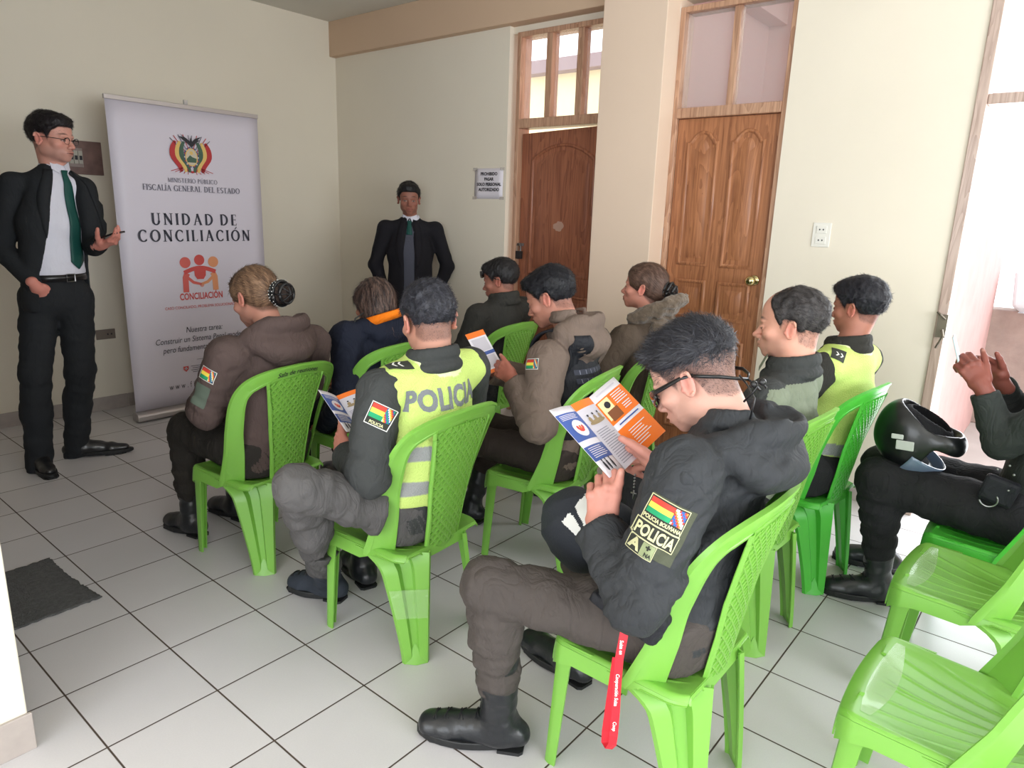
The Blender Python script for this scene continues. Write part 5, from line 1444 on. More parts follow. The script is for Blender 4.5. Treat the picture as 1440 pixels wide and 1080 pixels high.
# rosary bracelet
w_ = S['wrR']; b = MB()
for i, q in enumerate(ring_pts(w_-nz(w_-S['elR'])*(-.005), (0, .35, .94), nz(np.cross(nz(w_-S['elR']), (0, .35, .94))), .031, .031, 22)): b.ball(q, .0042, 6, 5)
r0 = px(893, 668, X=1.44)
for i in range(5): b.ball(tuple(r0+A3(0, 0, -.008*i)), .003, 6, 5)
q = r0+A3(0, 0, -.052); b.box(tuple(q-A3(.001, .0018, .012)), tuple(q+A3(.001, .0018, .012))); b.box(tuple(q+A3(-.001, -.008, .002)), tuple(q+A3(.001, .008, .0055)))
p.mb('rosary', b, M_metal, smooth=True)
# black bag with white bands on the far knee
bc = px(826, 738, X=1.50); F = Field(bc-.22, bc+.22, .0045); Mb = np.array(Matrix.Rotation(.5, 3, 'X'))
F.ell(bc+A3(0, .02, -.02), (.095, .125, .115), .03, M=Mb); F.ell(bc+A3(0, -.07, .03), (.08, .07, .06), .04); F.noise(.006, 25, 3); v, f = F.mesh()
bag = raw('bag', v, f, mat('black_canvas', srgb(34, 38, 46), rough=.8, bump=(150, .2)), None, True, tuple(bc)); tag(bag, 'dark round bag with white bands on the knees of the officer in sunglasses', 'bag')
bag.data.materials.append(M_wht); c_ = v[f].mean(1)-bc; tt = c_@nz(A3(-.15, -.45, .85)); uu = c_@nz(A3(.2, -.8, -.5))
sel = (((tt > .066) & (tt < .094)) | ((tt > .030) & (tt < .056))) & (uu > -.055) & (c_[:, 0] < .03); bag.data.polygons.foreach_set('material_index', sel.astype(int).tolist())

# ================================================================== officer in the hi-vis vest
S = skeleton(1.484, 1.671, 3.5)
S['nk'] = A3(1.505, 1.56, .955); S['hd'] = px(602, 447, Y=1.63); S['shL'] = A3(1.305, 1.575, .905); S['shR'] = A3(1.70, 1.575, .92)
S['elL'] = px(517, 668, X=1.23); S['wrL'] = px(487, 640, X=1.36)
S['knL'] = px_near(S['hipL'], 417, 683, .43); S['anL'] = px(452, 795, X=1.33); S['anL'][2] = .10; S['toeL'] = A3(1.295, 2.14, .03)
S['anL'] = A3(1.40, 2.005, .10); S['toeL'] = A3(1.345, 2.17, .03); S['anR'] = A3(1.56, 2.0, .09); S['toeR'] = A3(1.62, 2.19, .03); S['wrR'] = A3(1.60, 1.86, .70); S['elR'] = A3(1.76, 1.66, .68)
hL = dict(d=(.25, .85, .30), n=(.9, -.1, .2), w=(.0, -.3, .9), curl=(.6, .7, .8, .8), thumb=(.9, .3, .1, .1), h=.004)
hR = dict(d=(-.35, .6, .5), n=(-.7, .0, -.2), w=(-.2, -.4, .9), curl=(.6, .7, .8, .8), thumb=(.9, .3, .1, .1), h=.004)
p = Person(S, 'officer with cropped hair wearing a lime vest with POLICIA on its back', (1.484, 1.64, 0), hrot=(-20, 14, -2), skin=srgb(188, 138, 120), hair=srgb(34, 34, 40), kind='crop', hs=1.04, fat=.006, buzz=.85, hands={'L': hL, 'R': hR}, chair=(1.484, 1.671, 3.5), seed=21, strands=5000, hh=.003, hair_hi=srgb(74, 75, 84))
p.top(M_uni, h=.0065, bulk=.004, arm=.066, folds=.008, collar=.045, collar_h=.055, su=1.46, belly=.01)
p.legs(M_troub, thigh=.088, knee=.063, calf=.064, ankle=.058, folds=.007, cuff=.10, noise=.005)
p.boot('L', M_suede, shaft=.14, w=1.12, lace=True, h=.005); p.boot('R', M_leather, shaft=.16, w=1.1)
def hivis(p, bulk=.019, text=True, bands=(.60, .72), sl=True):
    S = p.S; side = S['R'][:, 0]; fw = S['R'][:, 1]; up = nz(S['nk']-S['pel']); F = p.field([S['pel'], S['ch'], S['nk'], S['shL'], S['shR']], .17, .006)
    F.cap_(S['pel']+up*.03, S['ch'], .106+bulk, .110+bulk, .03, side=side, su=1.47); F.cap_(S['ch'], S['nk']-up*.085, .110+bulk, .092+bulk, .03, side=side, su=1.45)
    mid = (S['shL']+S['shR'])/2
    for k in 'LR': F.cap_(S['sh'+k]*.88+mid*.12+up*.0, mid+up*.012, .056+bulk*.8, .066+bulk, .03)
    F.cap_(mid, S['nk'], .074+bulk, .058+bulk, .03)
    F.noise(.004, 24, p.seed+40, near=.02)
    for k in 'LR':
        sg = -1 if k == 'L' else 1; c = S['sh'+k]+side*sg*.110-up*.035
        F.cap_(c+up*.08, c-up*.12, .052, .066, .006, op='sub', side=fw, su=1.35)
    F.cap_(S['nk']+up*.02-fw*.01, S['nk']+up*.14, .062, .10, .004, op='sub')
    F.cap_(S['nk']+fw*.12+up*.03, S['ch']+fw*.16, .05, .01, .004, op='sub')
    F.plane(S['pel']+up*.055, -up)
    p.clip(F); vs, fs = F.mesh(); vs = relaxed(vs, fs, 1, .4); o = p.part('hi_vis_vest', vs, fs, M_hivis)
    c = np.tile(lin(srgb(200, 224, 122)), (len(vs), 1)); z = (vs-S['pel'])@up+S['pel'][2]
    for bz in bands: c[np.abs(z-bz) < .024] = lin(srgb(150, 152, 152))
    for k in 'LR':
        cc = S['sh'+k]+side*(-1 if k == 'L' else 1)*.110-up*.035; ab = -up*.2; t = np.clip(((vs-cc-up*.08)@ab)/(ab@ab), 0, 1); q = vs-(cc+up*.08+t[:, None]*ab); q = q-np.outer(q@fw, fw)*(1-1/1.35); d_ = np.linalg.norm(q, axis=1)-.056
        c[np.abs(d_) < .012] = lin(srgb(238, 246, 190))
    d_ = np.linalg.norm(vs-(S['nk']+up*.03-fw*.01), axis=1)-.07; c[d_ < .022] = lin(srgb(238, 246, 190))
    set_cols(o, c); p.vest = o; p.vbvh = BVHTree.FromPolygons(vs.tolist(), fs.tolist()); return o
hivis(p)
v, f = drape(subdiv_flat(text_mesh('POLICIA', .088, bold=.0040, xs=.80, spacing=1.06), .012), p.vbvh, px(643, 578, Y=1.42), (1, .02, .02), (0, -.12, 1), .002, reach=.2)
p.part('vest_lettering', v, f, M_sil, True, p.vest)
# epaulette and arm badge
def epaulette(p, org, ux, uy, mark=True, lw=.075, lh=.036, tree=None):
    v, f = drape(gridmesh(lw, lh, 8, 5), tree or p.bvh, org, ux, uy, .003, reach=.12); e_ = p.part('rank_slide', v, f, M_badge)
    if mark:
        t = []; 
        for dx in (-.012, .006):
            t.append(((dx, -.010), (dx+.006, -.010), (dx+.014, 0), (dx+.006, .010), (dx, .010), (dx+.008, 0)))
        vs, fs = [], []
        for q in t: k = len(vs); vs += [(a, b_, 0) for a, b_ in q]; fs += [(k, k+1, k+2, k+5), (k+5, k+2, k+3, k+4)]
        v, f = drape((vs, fs), tree or p.bvh, org, ux, uy, .0045, reach=.12); p.part('rank_mark', v, f, M_wht, True, e_)
epaulette(p, px(566, 527, X=1.37), (-.9, .3, -.3), (-.3, -.9, .2), tree=p.vbvh)
arm = nz(S['elL']-S['shL']); oc_ = px(527, 583, X=1.20); out = nz(A3(-.75, -.58, .35)); uy_ = nz(-arm-out*(-arm@out)); ux_b = np.cross(uy_, out)
flag_patch(p, p.jk, p.bvh, oc_, ux_b*math.cos(.3)-uy_*math.sin(.3), uy_*math.cos(.3)+ux_b*math.sin(.3), .062, .042, .002, text='POLICIA')
# holster phone / belt buckle bits at the hip
b = MB().obox(px(470, 667, X=1.33), (.008, 0, 0), (0, .045, .006), (0, -.008, .014)); p.mb('radio', b, M_frameb, bevel=.002)
b = MB().obox(px(517, 697, X=1.30), (.006, 0, 0), (0, .03, -.01), (0, .008, .016)); p.mb('belt_buckle', b, M_metal, bevel=.002)
leaflet('open leaflet held by the officer in the lime vest', [px(447, 548, X=1.33), px(473, 557, X=1.40), px(508, 545, X=1.48), px(545, 531, X=1.56)], [px(487, 607, X=1.33), px(506, 610, X=1.40), px(540, 592, X=1.48), px(575, 575, X=1.56)], (0, -1, .6))

# ================================================================== woman with the hair net
S = skeleton(1.455, 2.535, 5)
S['nk'] = A3(1.475, 2.42, .935); S['hd'] = px(358, 417, X=1.47); S['shL'] = A3(1.285, 2.43, .885); S['shR'] = A3(1.665, 2.44, .885)
S['elL'] = px(290, 577, X=1.24); S['wrL'] = A3(1.36, 2.83, .60); S['knL'] = px(262, 612, X=1.33); S['knL'][2] = .475; S['anL'] = A3(1.31, 2.88, .09); S['toeL'] = A3(1.275, 3.05, .03)
S['anR'] = A3(1.53, 2.90, .09); S['toeR'] = A3(1.50, 3.08, .03); S['knR'] = A3(1.58, 2.93, .48)
p = Person(S, 'woman officer in a brown jacket with streaked hair gathered in a spotted black net', (1.455, 2.5, 0), hrot=(10, 22, 3), skin=srgb(190, 136, 118), hair=srgb(92, 70, 56), kind='bun', hs=.98, hands=two_hands(S), chair=(1.455, 2.535, 5), seed=31, strands=3500, female=True, hair_hi=srgb(176, 140, 110))
p.top(M_brown, h=.0065, bulk=.012, arm=.068, hood=(.108, .098, .095, .036), folds=.007, su=1.40)
p.legs(cloth('dark_olive_trousers', srgb(46, 43, 40)), thigh=.092, knee=.074, calf=.06, ankle=.055, folds=.006, cuff=.1)
p.boot('L', M_leather, shaft=.12, w=1.05); p.boot('R', M_leather, shaft=.12, w=1.05)
def bun(p, c, r, m, dots=True, name='hair_net'):
    C_ = p.H(*c); F = Field(C_-r*2.2, C_+r*2.2, .004); F.ell(C_, (r, r*.85, r*.95), 0); F.noise(.004, 90, 3, near=.02); v, f = F.mesh(); o = p.part('hair_bun', v, f, cloth('dark_bun_hair', srgb(48, 38, 34)))
    nb = MB(); ax = nz(p.H(*c)-p.H(0, 0, .02)); a = nz(np.cross(ax, (0, 0, 1))); b_ = np.cross(ax, a)
    for k, rr in ((-.45, .98), (.0, 1.08), (.55, .85)):
        nb.tube(ring_pts(C_+ax*r*k, a, b_, r*rr*(1.0), r*rr, 22), r*.15, 6)
    for t in np.linspace(0, PI, 5)[:-1]:
        d_ = a*math.cos(t)+b_*math.sin(t); nb.tube([C_+d_*r*1.04*math.cos(s_)+ax*r*1.0*math.sin(s_) for s_ in np.linspace(-.4, PI+.4, 16)], r*.05, 5)
    n_ = p.mb(name, nb, M_frameb, o, smooth=True)
    if dots:
        db = MB(); rr_ = random.Random(4)
        for k, rr in ((-.45, .98), (0, 1.08)):
            for q in ring_pts(C_+ax*r*k, a, b_, r*(rr+.14), r*(rr+.14), 26): db.ball((q[0]+rr_.uniform(-.002, .002), q[1], q[2]+rr_.uniform(-.002, .002)), .0021, 6, 4)
        p.mb('pearl_dots', db, M_wht, n_, smooth=True)
bun(p, (.012, -.145, -.032), .044, None)
arm = nz(S['elL']-S['shL']); out = nz(A3(-.7, -.62, .3)); uy_ = nz(-arm-out*(-arm@out)); flag_patch(p, p.jk, p.bvh, px(291, 527, X=1.20), np.cross(uy_, out), uy_, .055, .040)
v, f = drape(gridmesh(.062, .085, 8, 10), p.bvh, px(281, 556, X=1.19), np.cross(uy_, out), uy_, .002); p.part('arm_patch', v, f, mat('grey_green_patch', srgb(92, 104, 92), rough=.9), True, p.jk)

# ================================================================== woman in navy coat with orange lining
S = skeleton(2.06, 2.60, 4)
S['nk'] = A3(2.07, 2.49, .93); S['hd'] = px(526, 428, X=2.07); S['shL'] = A3(1.885, 2.50, .88); S['shR'] = A3(2.25, 2.51, .88)
S['elL'] = px(487, 560, X=1.83); S['wrL'] = px(455, 600, X=1.90)
p = Person(S, 'woman in a navy coat with orange lined hood and dark shoulder length hair', (2.06, 2.57, 0), hrot=(0, 14, 4), skin=srgb(190, 130, 106), hair=srgb(40, 32, 32), kind='bob', hs=.97, hands=two_hands(S), chair=(2.06, 2.6, 4), seed=41, strands=4200, female=True, hair_hi=srgb(126, 100, 88))
p.top(M_navy, h=.0065, bulk=.016, arm=.060, hood=(.112, .06, .020, .028), folds=.006, collar=.04)
p.legs(M_blacktrou, cuff=.1); p.boot('L', M_leather, shaft=.12); p.boot('R', M_leather, shaft=.12)
nk = S['nk']; R_ = S['R']; up = A3(0, 0, 1)
m_ = MB(); arc = [nk+R_@A3(.104*math.cos(t), -.040-.092*math.sin(t), .028+.030*math.sin(t)+.014*math.cos(t)) for t in np.linspace(-.1, PI+.1, 20)]
m_.ribbon(arc, (0, -.35, 1), .040, .012); p.mb('orange_hood_lining', m_, M_orange, smooth=True)
m_ = MB().tube([nk+R_@A3(-.118, -.02, .055), nk+R_@A3(-.150, .0, .03), nk+R_@A3(-.175, .0, -.05), nk+R_@A3(-.185, .0, -.16), nk+R_@A3(-.18, .01, -.22)], .0035, 6); p.mb('drawstring', m_, M_frameb, smooth=True)

# ================================================================== man with glasses on his head
S = skeleton(2.97, 2.64, 6)
S['nk'] = A3(3.0, 2.53, .945); S['hd'] = px(703, 393, X=3.02); S['shL'] = A3(2.81, 2.55, .885); S['shR'] = A3(3.19, 2.54, .90)
p = Person(S, 'officer in a dark jacket with glasses pushed up on his short black hair', (2.97, 2.61, 0), hrot=(22, 12, 2), skin=srgb(160, 106, 88), hair=srgb(28, 26, 27), kind='short', hs=.98, hands=two_hands(S), chair=(2.97, 2.64, 2), seed=51, strands=3200, buzz=.7)
p.top(M_dark, bulk=.012, arm=.058, collar=.05, collar_h=.05); p.legs(M_blacktrou, cuff=.1); p.boot('L', M_leather); p.boot('R', M_leather)
sunglasses(p, up=.058, cord=False, wrap_thick=False)

# ================================================================== young officer with armour vest
S = skeleton(2.268, 1.650, 10.7)
S['nk'] = A3(2.27, 1.565, .985); S['hd'] = px(773, 417, X=2.27); S['shL'] = A3(2.085, 1.53, .895); S['shR'] = A3(2.455, 1.58, .905)
S['elL'] = px(757, 595, X=1.98); S['wrL'] = px(722, 533, X=2.02); S['elR'] = A3(2.50, 1.75, .68); S['wrR'] = A3(2.18, 1.92, .78)
S['knL'] = px(690, 625, X=2.02); S['knL'] = A3(2.07, 2.02, .49); S['anL'] = A3(2.02, 2.05, .09); S['toeL'] = A3(1.95, 2.21, .03)
S['anR'] = A3(2.27, 2.08, .09); S['toeR'] = A3(2.24, 2.26, .03)
hL = dict(d=nz(px(702, 519, X=2.02)-S['wrL']), n=(.6, .3, -.4), w=(.2, -.3, .9), curl=(.7, .8, .9, .9), thumb=(.9, .35, .1, .1), h=.004, sc=.88)
p = Person(S, 'young officer in khaki hooded jacket under a black armour vest, head bowed', (2.268, 1.62, 0), hrot=(16, 24, 2), skin=srgb(186, 130, 112), hair=srgb(22, 22, 27), kind='short', hs=1.0, hands={'L': hL, 'R': relaxhand(S['R'], 'R')}, chair=(2.268, 1.65, 10.7), seed=61, strands=4500, buzz=.75)
p.top(M_brown2, h=.0065, bulk=.010, arm=.071, hood=(.105, .100, .075, .036), folds=.008, su=1.40, collar=.035, collar_h=.080)
p.legs(cloth('dark_brown_trousers', srgb(60, 52, 48)), cuff=.2); p.boot('L', M_leather, shaft=.16); p.boot('R', M_leather, shaft=.16)
def armour(p):
    S = p.S; side = S['R'][:, 0]; fw = S['R'][:, 1]; up = nz(S['nk']-S['pel']); F = p.field([S['pel'], S['ch'], S['nk'], S['shL'], S['shR']], .16, .006)
    F.cap_(S['pel']+up*.10, S['ch'], .130, .134, .02, side=side, su=1.30); F.cap_(S['ch'], S['nk']-up*.12, .134, .112, .02, side=side, su=1.28)
    F.noise(.002, 30, 3, near=.02)
    F.plane(S['pel']+up*.10, -up)
    F.plane(S['nk']-up*.050, up)
    for s in (-1, 1): F.cap_(S['ch']+side*s*.21+up*.06, S['ch']+side*s*.19+up*.25, .05, .10, .004, op='sub', side=fw, su=1.6)
    p.clip(F); vs, fs = F.mesh(); o = p.part('armour_vest', vs, fs, M_black); tr = BVHTree.FromPolygons(vs.tolist(), fs.tolist())
    for s in (-1, 1):
        mb = MB(); pts = []
        for t in np.linspace(0, .62, 10):
            a = t*PI; q = S['nk']+side*s*.112+fw*(.115*math.cos(a)-.01)+up*(-.085+.105*math.sin(a)**.8); pts.append(q)
        vd, fd = drape(gridmesh(.052, .17, 5, 12), p.bvh, S['nk']+side*s*.118-fw*.05-up*.075, side, up, .006, reach=.16); p.part('back_strap', vd, fd, M_black, True, o).modifiers.new('t', 'SOLIDIFY').thickness = .006
        mb.ribbon(pts, side, .050, .009); p.mb('shoulder_strap', mb, M_black, o, smooth=True)
    for r in range(8):
        z = .125-.034*r
        mb = MB()
        v, f = drape(subdiv_flat(gridmesh(.24, .020, 16, 2), .03), tr, S['ch']-fw*.1+up*z, side, up, .0035, reach=.2); p.part('webbing_strap', v, f, mat('navy_webbing', srgb(44, 47, 60), rough=.7), False, o)
    v, f = [], []
    for r in range(8):
        for c_ in range(9):
            k = len(v); x0 = -.105+c_*.0265; z0 = .125-.034*r; v += [(x0-.0015, z0-.008, 0), (x0+.0015, z0-.008, 0), (x0+.0015, z0+.008, 0), (x0-.0015, z0+.008, 0)]; f.append((k, k+1, k+2, k+3))
    vd, fd = drape((v, f), tr, S['ch']-fw*.1, side, up, .005, reach=.2); p.part('webbing_stitches', vd, fd, mat('grey_stitch', srgb(120, 122, 136), rough=.8), False, o)
armour(p)
arm = nz(S['elL']-S['shL']); out = nz(A3(-.92, -.12, .25)); uy_ = nz(-arm-out*(-arm@out)); flag_patch(p, p.jk, p.bvh, px(739, 510, X=1.95), np.cross(uy_, out), uy_, .050, .034)
def page(label):
    a, b_, c, d_ = [np.array(px(*q)) for q in ((654, 471, 2.00), (679, 463, 2.06), (709, 518, 2.06), (686, 527, 2.00))]
    def P(u, v, off): q = (a*(1-u)+b_*u)*v+(d_*(1-u)+c*u)*(1-v); return V(q+off*nz(np.cross(b_-a, a-d_)))-V(d_)
    s = 1 if nz(np.cross(b_-a, a-d_))[1] < 0 else -1
    g = lambda nm, u0, v0, u1, v1, m, off, par: MB().grid([[P(u0+(u1-u0)*i/3, v0+(v1-v0)*j/4, off*s) for j in range(5)] for i in range(4)]).build(nm, m, par)
    e = g('leaflet', 0, 0, 1, 1, M_lwh, 0, None); e.location = V(d_); tag(e, label, 'leaflet', 'open information leaflets'); q = e.modifiers.new('t', 'SOLIDIFY'); q.thickness = .0006; q.offset = 0
    g('orange_band', 0, .87, 1, 1, M_lor, .001, e); g('orange_band', 0, 0, 1, .08, M_lor, .001, e); g('blue_band', 0, .42, 1, .5, M_lblue, .001, e); g('grey_field', .12, .52, .9, .83, M_lgr, .001, e); g('grey_field', .12, .12, .9, .4, M_lgr, .001, e)
page('narrow grey and orange leaflet held beside the lime vest by the young officer')

# ================================================================== woman with the fur collar
S = skeleton(2.90, 1.72, 4)
S['nk'] = A3(2.99, 1.60, .945); S['hd'] = px(906, 403, X=3.02); S['shL'] = A3(2.80, 1.61, .885); S['shR'] = A3(3.18, 1.61, .885); S['pel'] = A3(2.97, 1.62, .475); S['ch'] = A3(2.98, 1.60, .72)
p = Person(S, 'woman in a brown coat with big fleece collar and black scrunchie, looking left', (2.95, 1.69, 0), hrot=(12, -4, 3), skin=srgb(206, 142, 124), hair=srgb(74, 54, 46), kind='bun', hs=.98, hands=two_hands(S), chair=(2.9, 1.72, 4), seed=71, strands=3200, female=True, hair_hi=srgb(128, 100, 86))
p.top(M_brown3, bulk=.012, arm=.058, collar=.03); p.legs(M_blacktrou, cuff=.1); p.boot('L', M_leather, shaft=.1); p.boot('R', M_leather, shaft=.1)
nk = S['nk']; R_ = S['R']; F = Field(nk-.26, nk+.26, .006)
for k, (w1, dp, z) in enumerate(((.098, .10, .055), (.114, .150, .085), (.112, .190, .118))):
    arc = [nk+R_@A3(w1*math.cos(t), .035-dp*max(0, math.sin(t)), z*(.45+.75*max(0, math.sin(t)))-.015) for t in np.linspace(-.25, PI+.25, 20)]; F.chain(arc, [.026*(.6+.4*max(0, math.sin(t))) for t in np.linspace(-.25, PI+.25, 20)], k=.02)
F.ell(nk+R_@A3(0, -.09, -.03), (.115, .075, .07), .03, M=R_); F.noise(.004, 70, 3, near=.02); F.noise(.003, 150, 8, near=.02)
v, f = F.mesh(); p.part('fleece_hood', v, f, M_fur)
bun(p, (.0, -.128, -.005), .040, None, dots=False, name='scrunchie')

# ================================================================== balding man
S = skeleton(2.30, .836, 0)
S['nk'] = A3(2.345, .735, .955); S['hd'] = px(1112, 455, X=2.40); S['nk'] = A3(2.385, .72, .94); S['pel'] = A3(2.33, .74, .475); S['ch'] = A3(2.36, .72, .71); S['shL'] = A3(2.20, .73, .885); S['shR'] = A3(2.57, .73, .885); S['elL'] = A3(2.12, .84, .66)
p = Person(S, 'balding man with closed eyes in a dark green jacket with pale olive shoulders', (2.32, .80, 0), hrot=(9, 4, 2), skin=srgb(214, 158, 138), hair=srgb(36, 33, 34), kind='bald', hs=1.05, fat=.006, nose=1.15, buzz=.62, stubble=.25, open_eyes=False, hands=two_hands(S), chair=(2.3, 0.836, -3), seed=81, strands=4500, hh=.0028, hair_hi=srgb(82, 78, 78))
p.top(M_uni, h=.0065, bulk=.008, arm=.058, folds=.005, collar=.05, collar_h=.055)
p.legs(M_blacktrou, cuff=.1); p.boot('L', M_leather, shaft=.1); p.boot('R', M_leather, shaft=.1)
def shoulders_recolour(p, m, test):
    o = p.jk; o.data.materials.append(m); vs = p.tops['jacket'][0]; fs = p.tops['jacket'][1]; c = vs[fs].mean(1); sel = test(c).astype(int); o.data.polygons.foreach_set('material_index', sel.tolist())
shoulders_recolour(p, M_olive, lambda c: (c[:, 1] < S['nk'][1]-.012) & (c[:, 2] < S['nk'][2]-.015))
b = MB(); q = S['nk']; b.obox(q+A3(-.03, .088, .030), (.035, .012, 0), (0, .012, -.028), (.0006, .001, .001)); p.mb('collar_tip', b, M_olive)

# ================================================================== far man in plain yellow vest
S = skeleton(2.873, .798, -14)
S['nk'] = A3(2.99, .70, .945); S['hd'] = px(1207, 430, X=3.02); S['pel'] = A3(2.93, .72, .475); S['ch'] = A3(2.97, .70, .71); S['shL'] = A3(2.80, .73, .89); S['shR'] = A3(3.17, .66, .89)
p = Person(S, 'man with thick black hair in a plain lime vest beside the pale wall', (2.9, .77, 0), hrot=(-14, 6, 0), skin=srgb(180, 122, 104), hair=srgb(30, 30, 36), kind='short', hs=.97, hands=two_hands(S), chair=(2.873, 0.798, -6), seed=91, strands=3600, buzz=.75)
p.top(M_dark, bulk=.006, arm=.056, collar=.05, collar_h=.05); p.legs(M_blacktrou, cuff=.1); p.boot('L', M_leather, shaft=.1); p.boot('R', M_leather, shaft=.1)
hivis(p, bulk=.018, text=False, bands=(.56,))
epaulette(p, px(1182, 497, X=2.80), (.3, -.85, -.3), (.3, .1, .9), lw=.055, lh=.055, tree=p.vbvh)

# ================================================================== seated person with a phone at the right edge
S = skeleton(2.84, .09, 0)
S['pel'] = A3(2.93, .02, .475); S['ch'] = A3(2.95, -.03, .72); S['nk'] = A3(2.96, -.05, .955); S['hd'] = A3(2.95, .0, 1.09); S['shL'] = A3(2.765, -.03, .90); S['shR'] = A3(3.14, -.03, .91)
S['hipL'] = A3(2.83, .03, .47); S['hipR'] = A3(3.02, .03, .47); S['knL'] = A3(2.80, .47, .50); S['anL'] = A3(2.83, .42, .10); S['toeL'] = A3(2.76, .60, .03); S['knR'] = A3(3.04, .50, .49); S['anR'] = A3(3.13, .47, .10); S['toeR'] = A3(3.10, .65, .03)
S['elL'] = px(1408, 622, X=2.80); S['wrL'] = px(1382, 545, X=2.80); S['elR'] = A3(3.20, .12, .74); S['wrR'] = px(1408, 538, X=2.98)
hL = dict(d=(.10, .60, .75), n=(.75, .25, -.2), w=(.3, -.75, .5), curl=(.8, .9, 1.0, 1.0), thumb=(.8, .4, .15, .2), h=.004)
hR = dict(d=(-.25, .55, .65), n=(-.75, .3, -.2), w=(-.3, -.75, .5), curl=(.8, .9, 1.0, 1.0), thumb=(.8, .4, .15, .2), h=.004)
p = Person(S, 'seated person in dark green uniform raising a thin phone in both hands', (2.9, .06, 0), hrot=(0, 5, 0), skin=srgb(132, 84, 72), hair=srgb(26, 26, 28), kind='short', hands={'L': hL, 'R': hR}, chair=(2.86, 0.09, -2), seed=101, strands=2500)
p.top(cloth('dark_green_jacket', srgb(50, 54, 52)), bulk=.012, arm=.056, folds=.006); p.legs(M_blacktrou, thigh=.104, knee=.084, ankle=.058, cuff=.12); p.boot('L', M_leather, shaft=.17, w=1.1, lace=True); p.boot('R', M_leather, shaft=.15, w=1.05)
b = MB(); q = px(1405, 690, X=2.74)
b.obox(q, (.02, 0, 0), (0, .05, .01), (0, -.01, .045)); hol = p.mb('belt_pouch', b, M_black, bevel=.012)
b = MB().tube(ring_pts(px(1390, 702, X=2.715), (0, 1, 0), (0, 0, 1), .026, .026, 20, PI*.8, PI*1.9), .003, 6)
for a_ in ((1403, 660), (1420, 655), (1426, 668), (1418, 690)): b.ball(tuple(px(*a_, X=2.715)), .004, 8, 6)
p.mb('handcuff_ring', b, M_metal, hol, smooth=True)
ph = np.array(px(1347, 500, X=2.86)); mb = MB().obox((0, 0, 0), tuple(nz(A3(.95, .1, 0))*.038), tuple(nz(A3(-.02, .35, 1))*.072), tuple(nz(A3(-.1, .95, -.33))*.004)); o = mb.build('phone', mat('pale_phone', srgb(190, 206, 212), rough=.25), None, bevel=.003, loc=(0, 0, 0)); o.location = ph
tag(o, 'thin pale phone held upright near the doorway', 'phone')
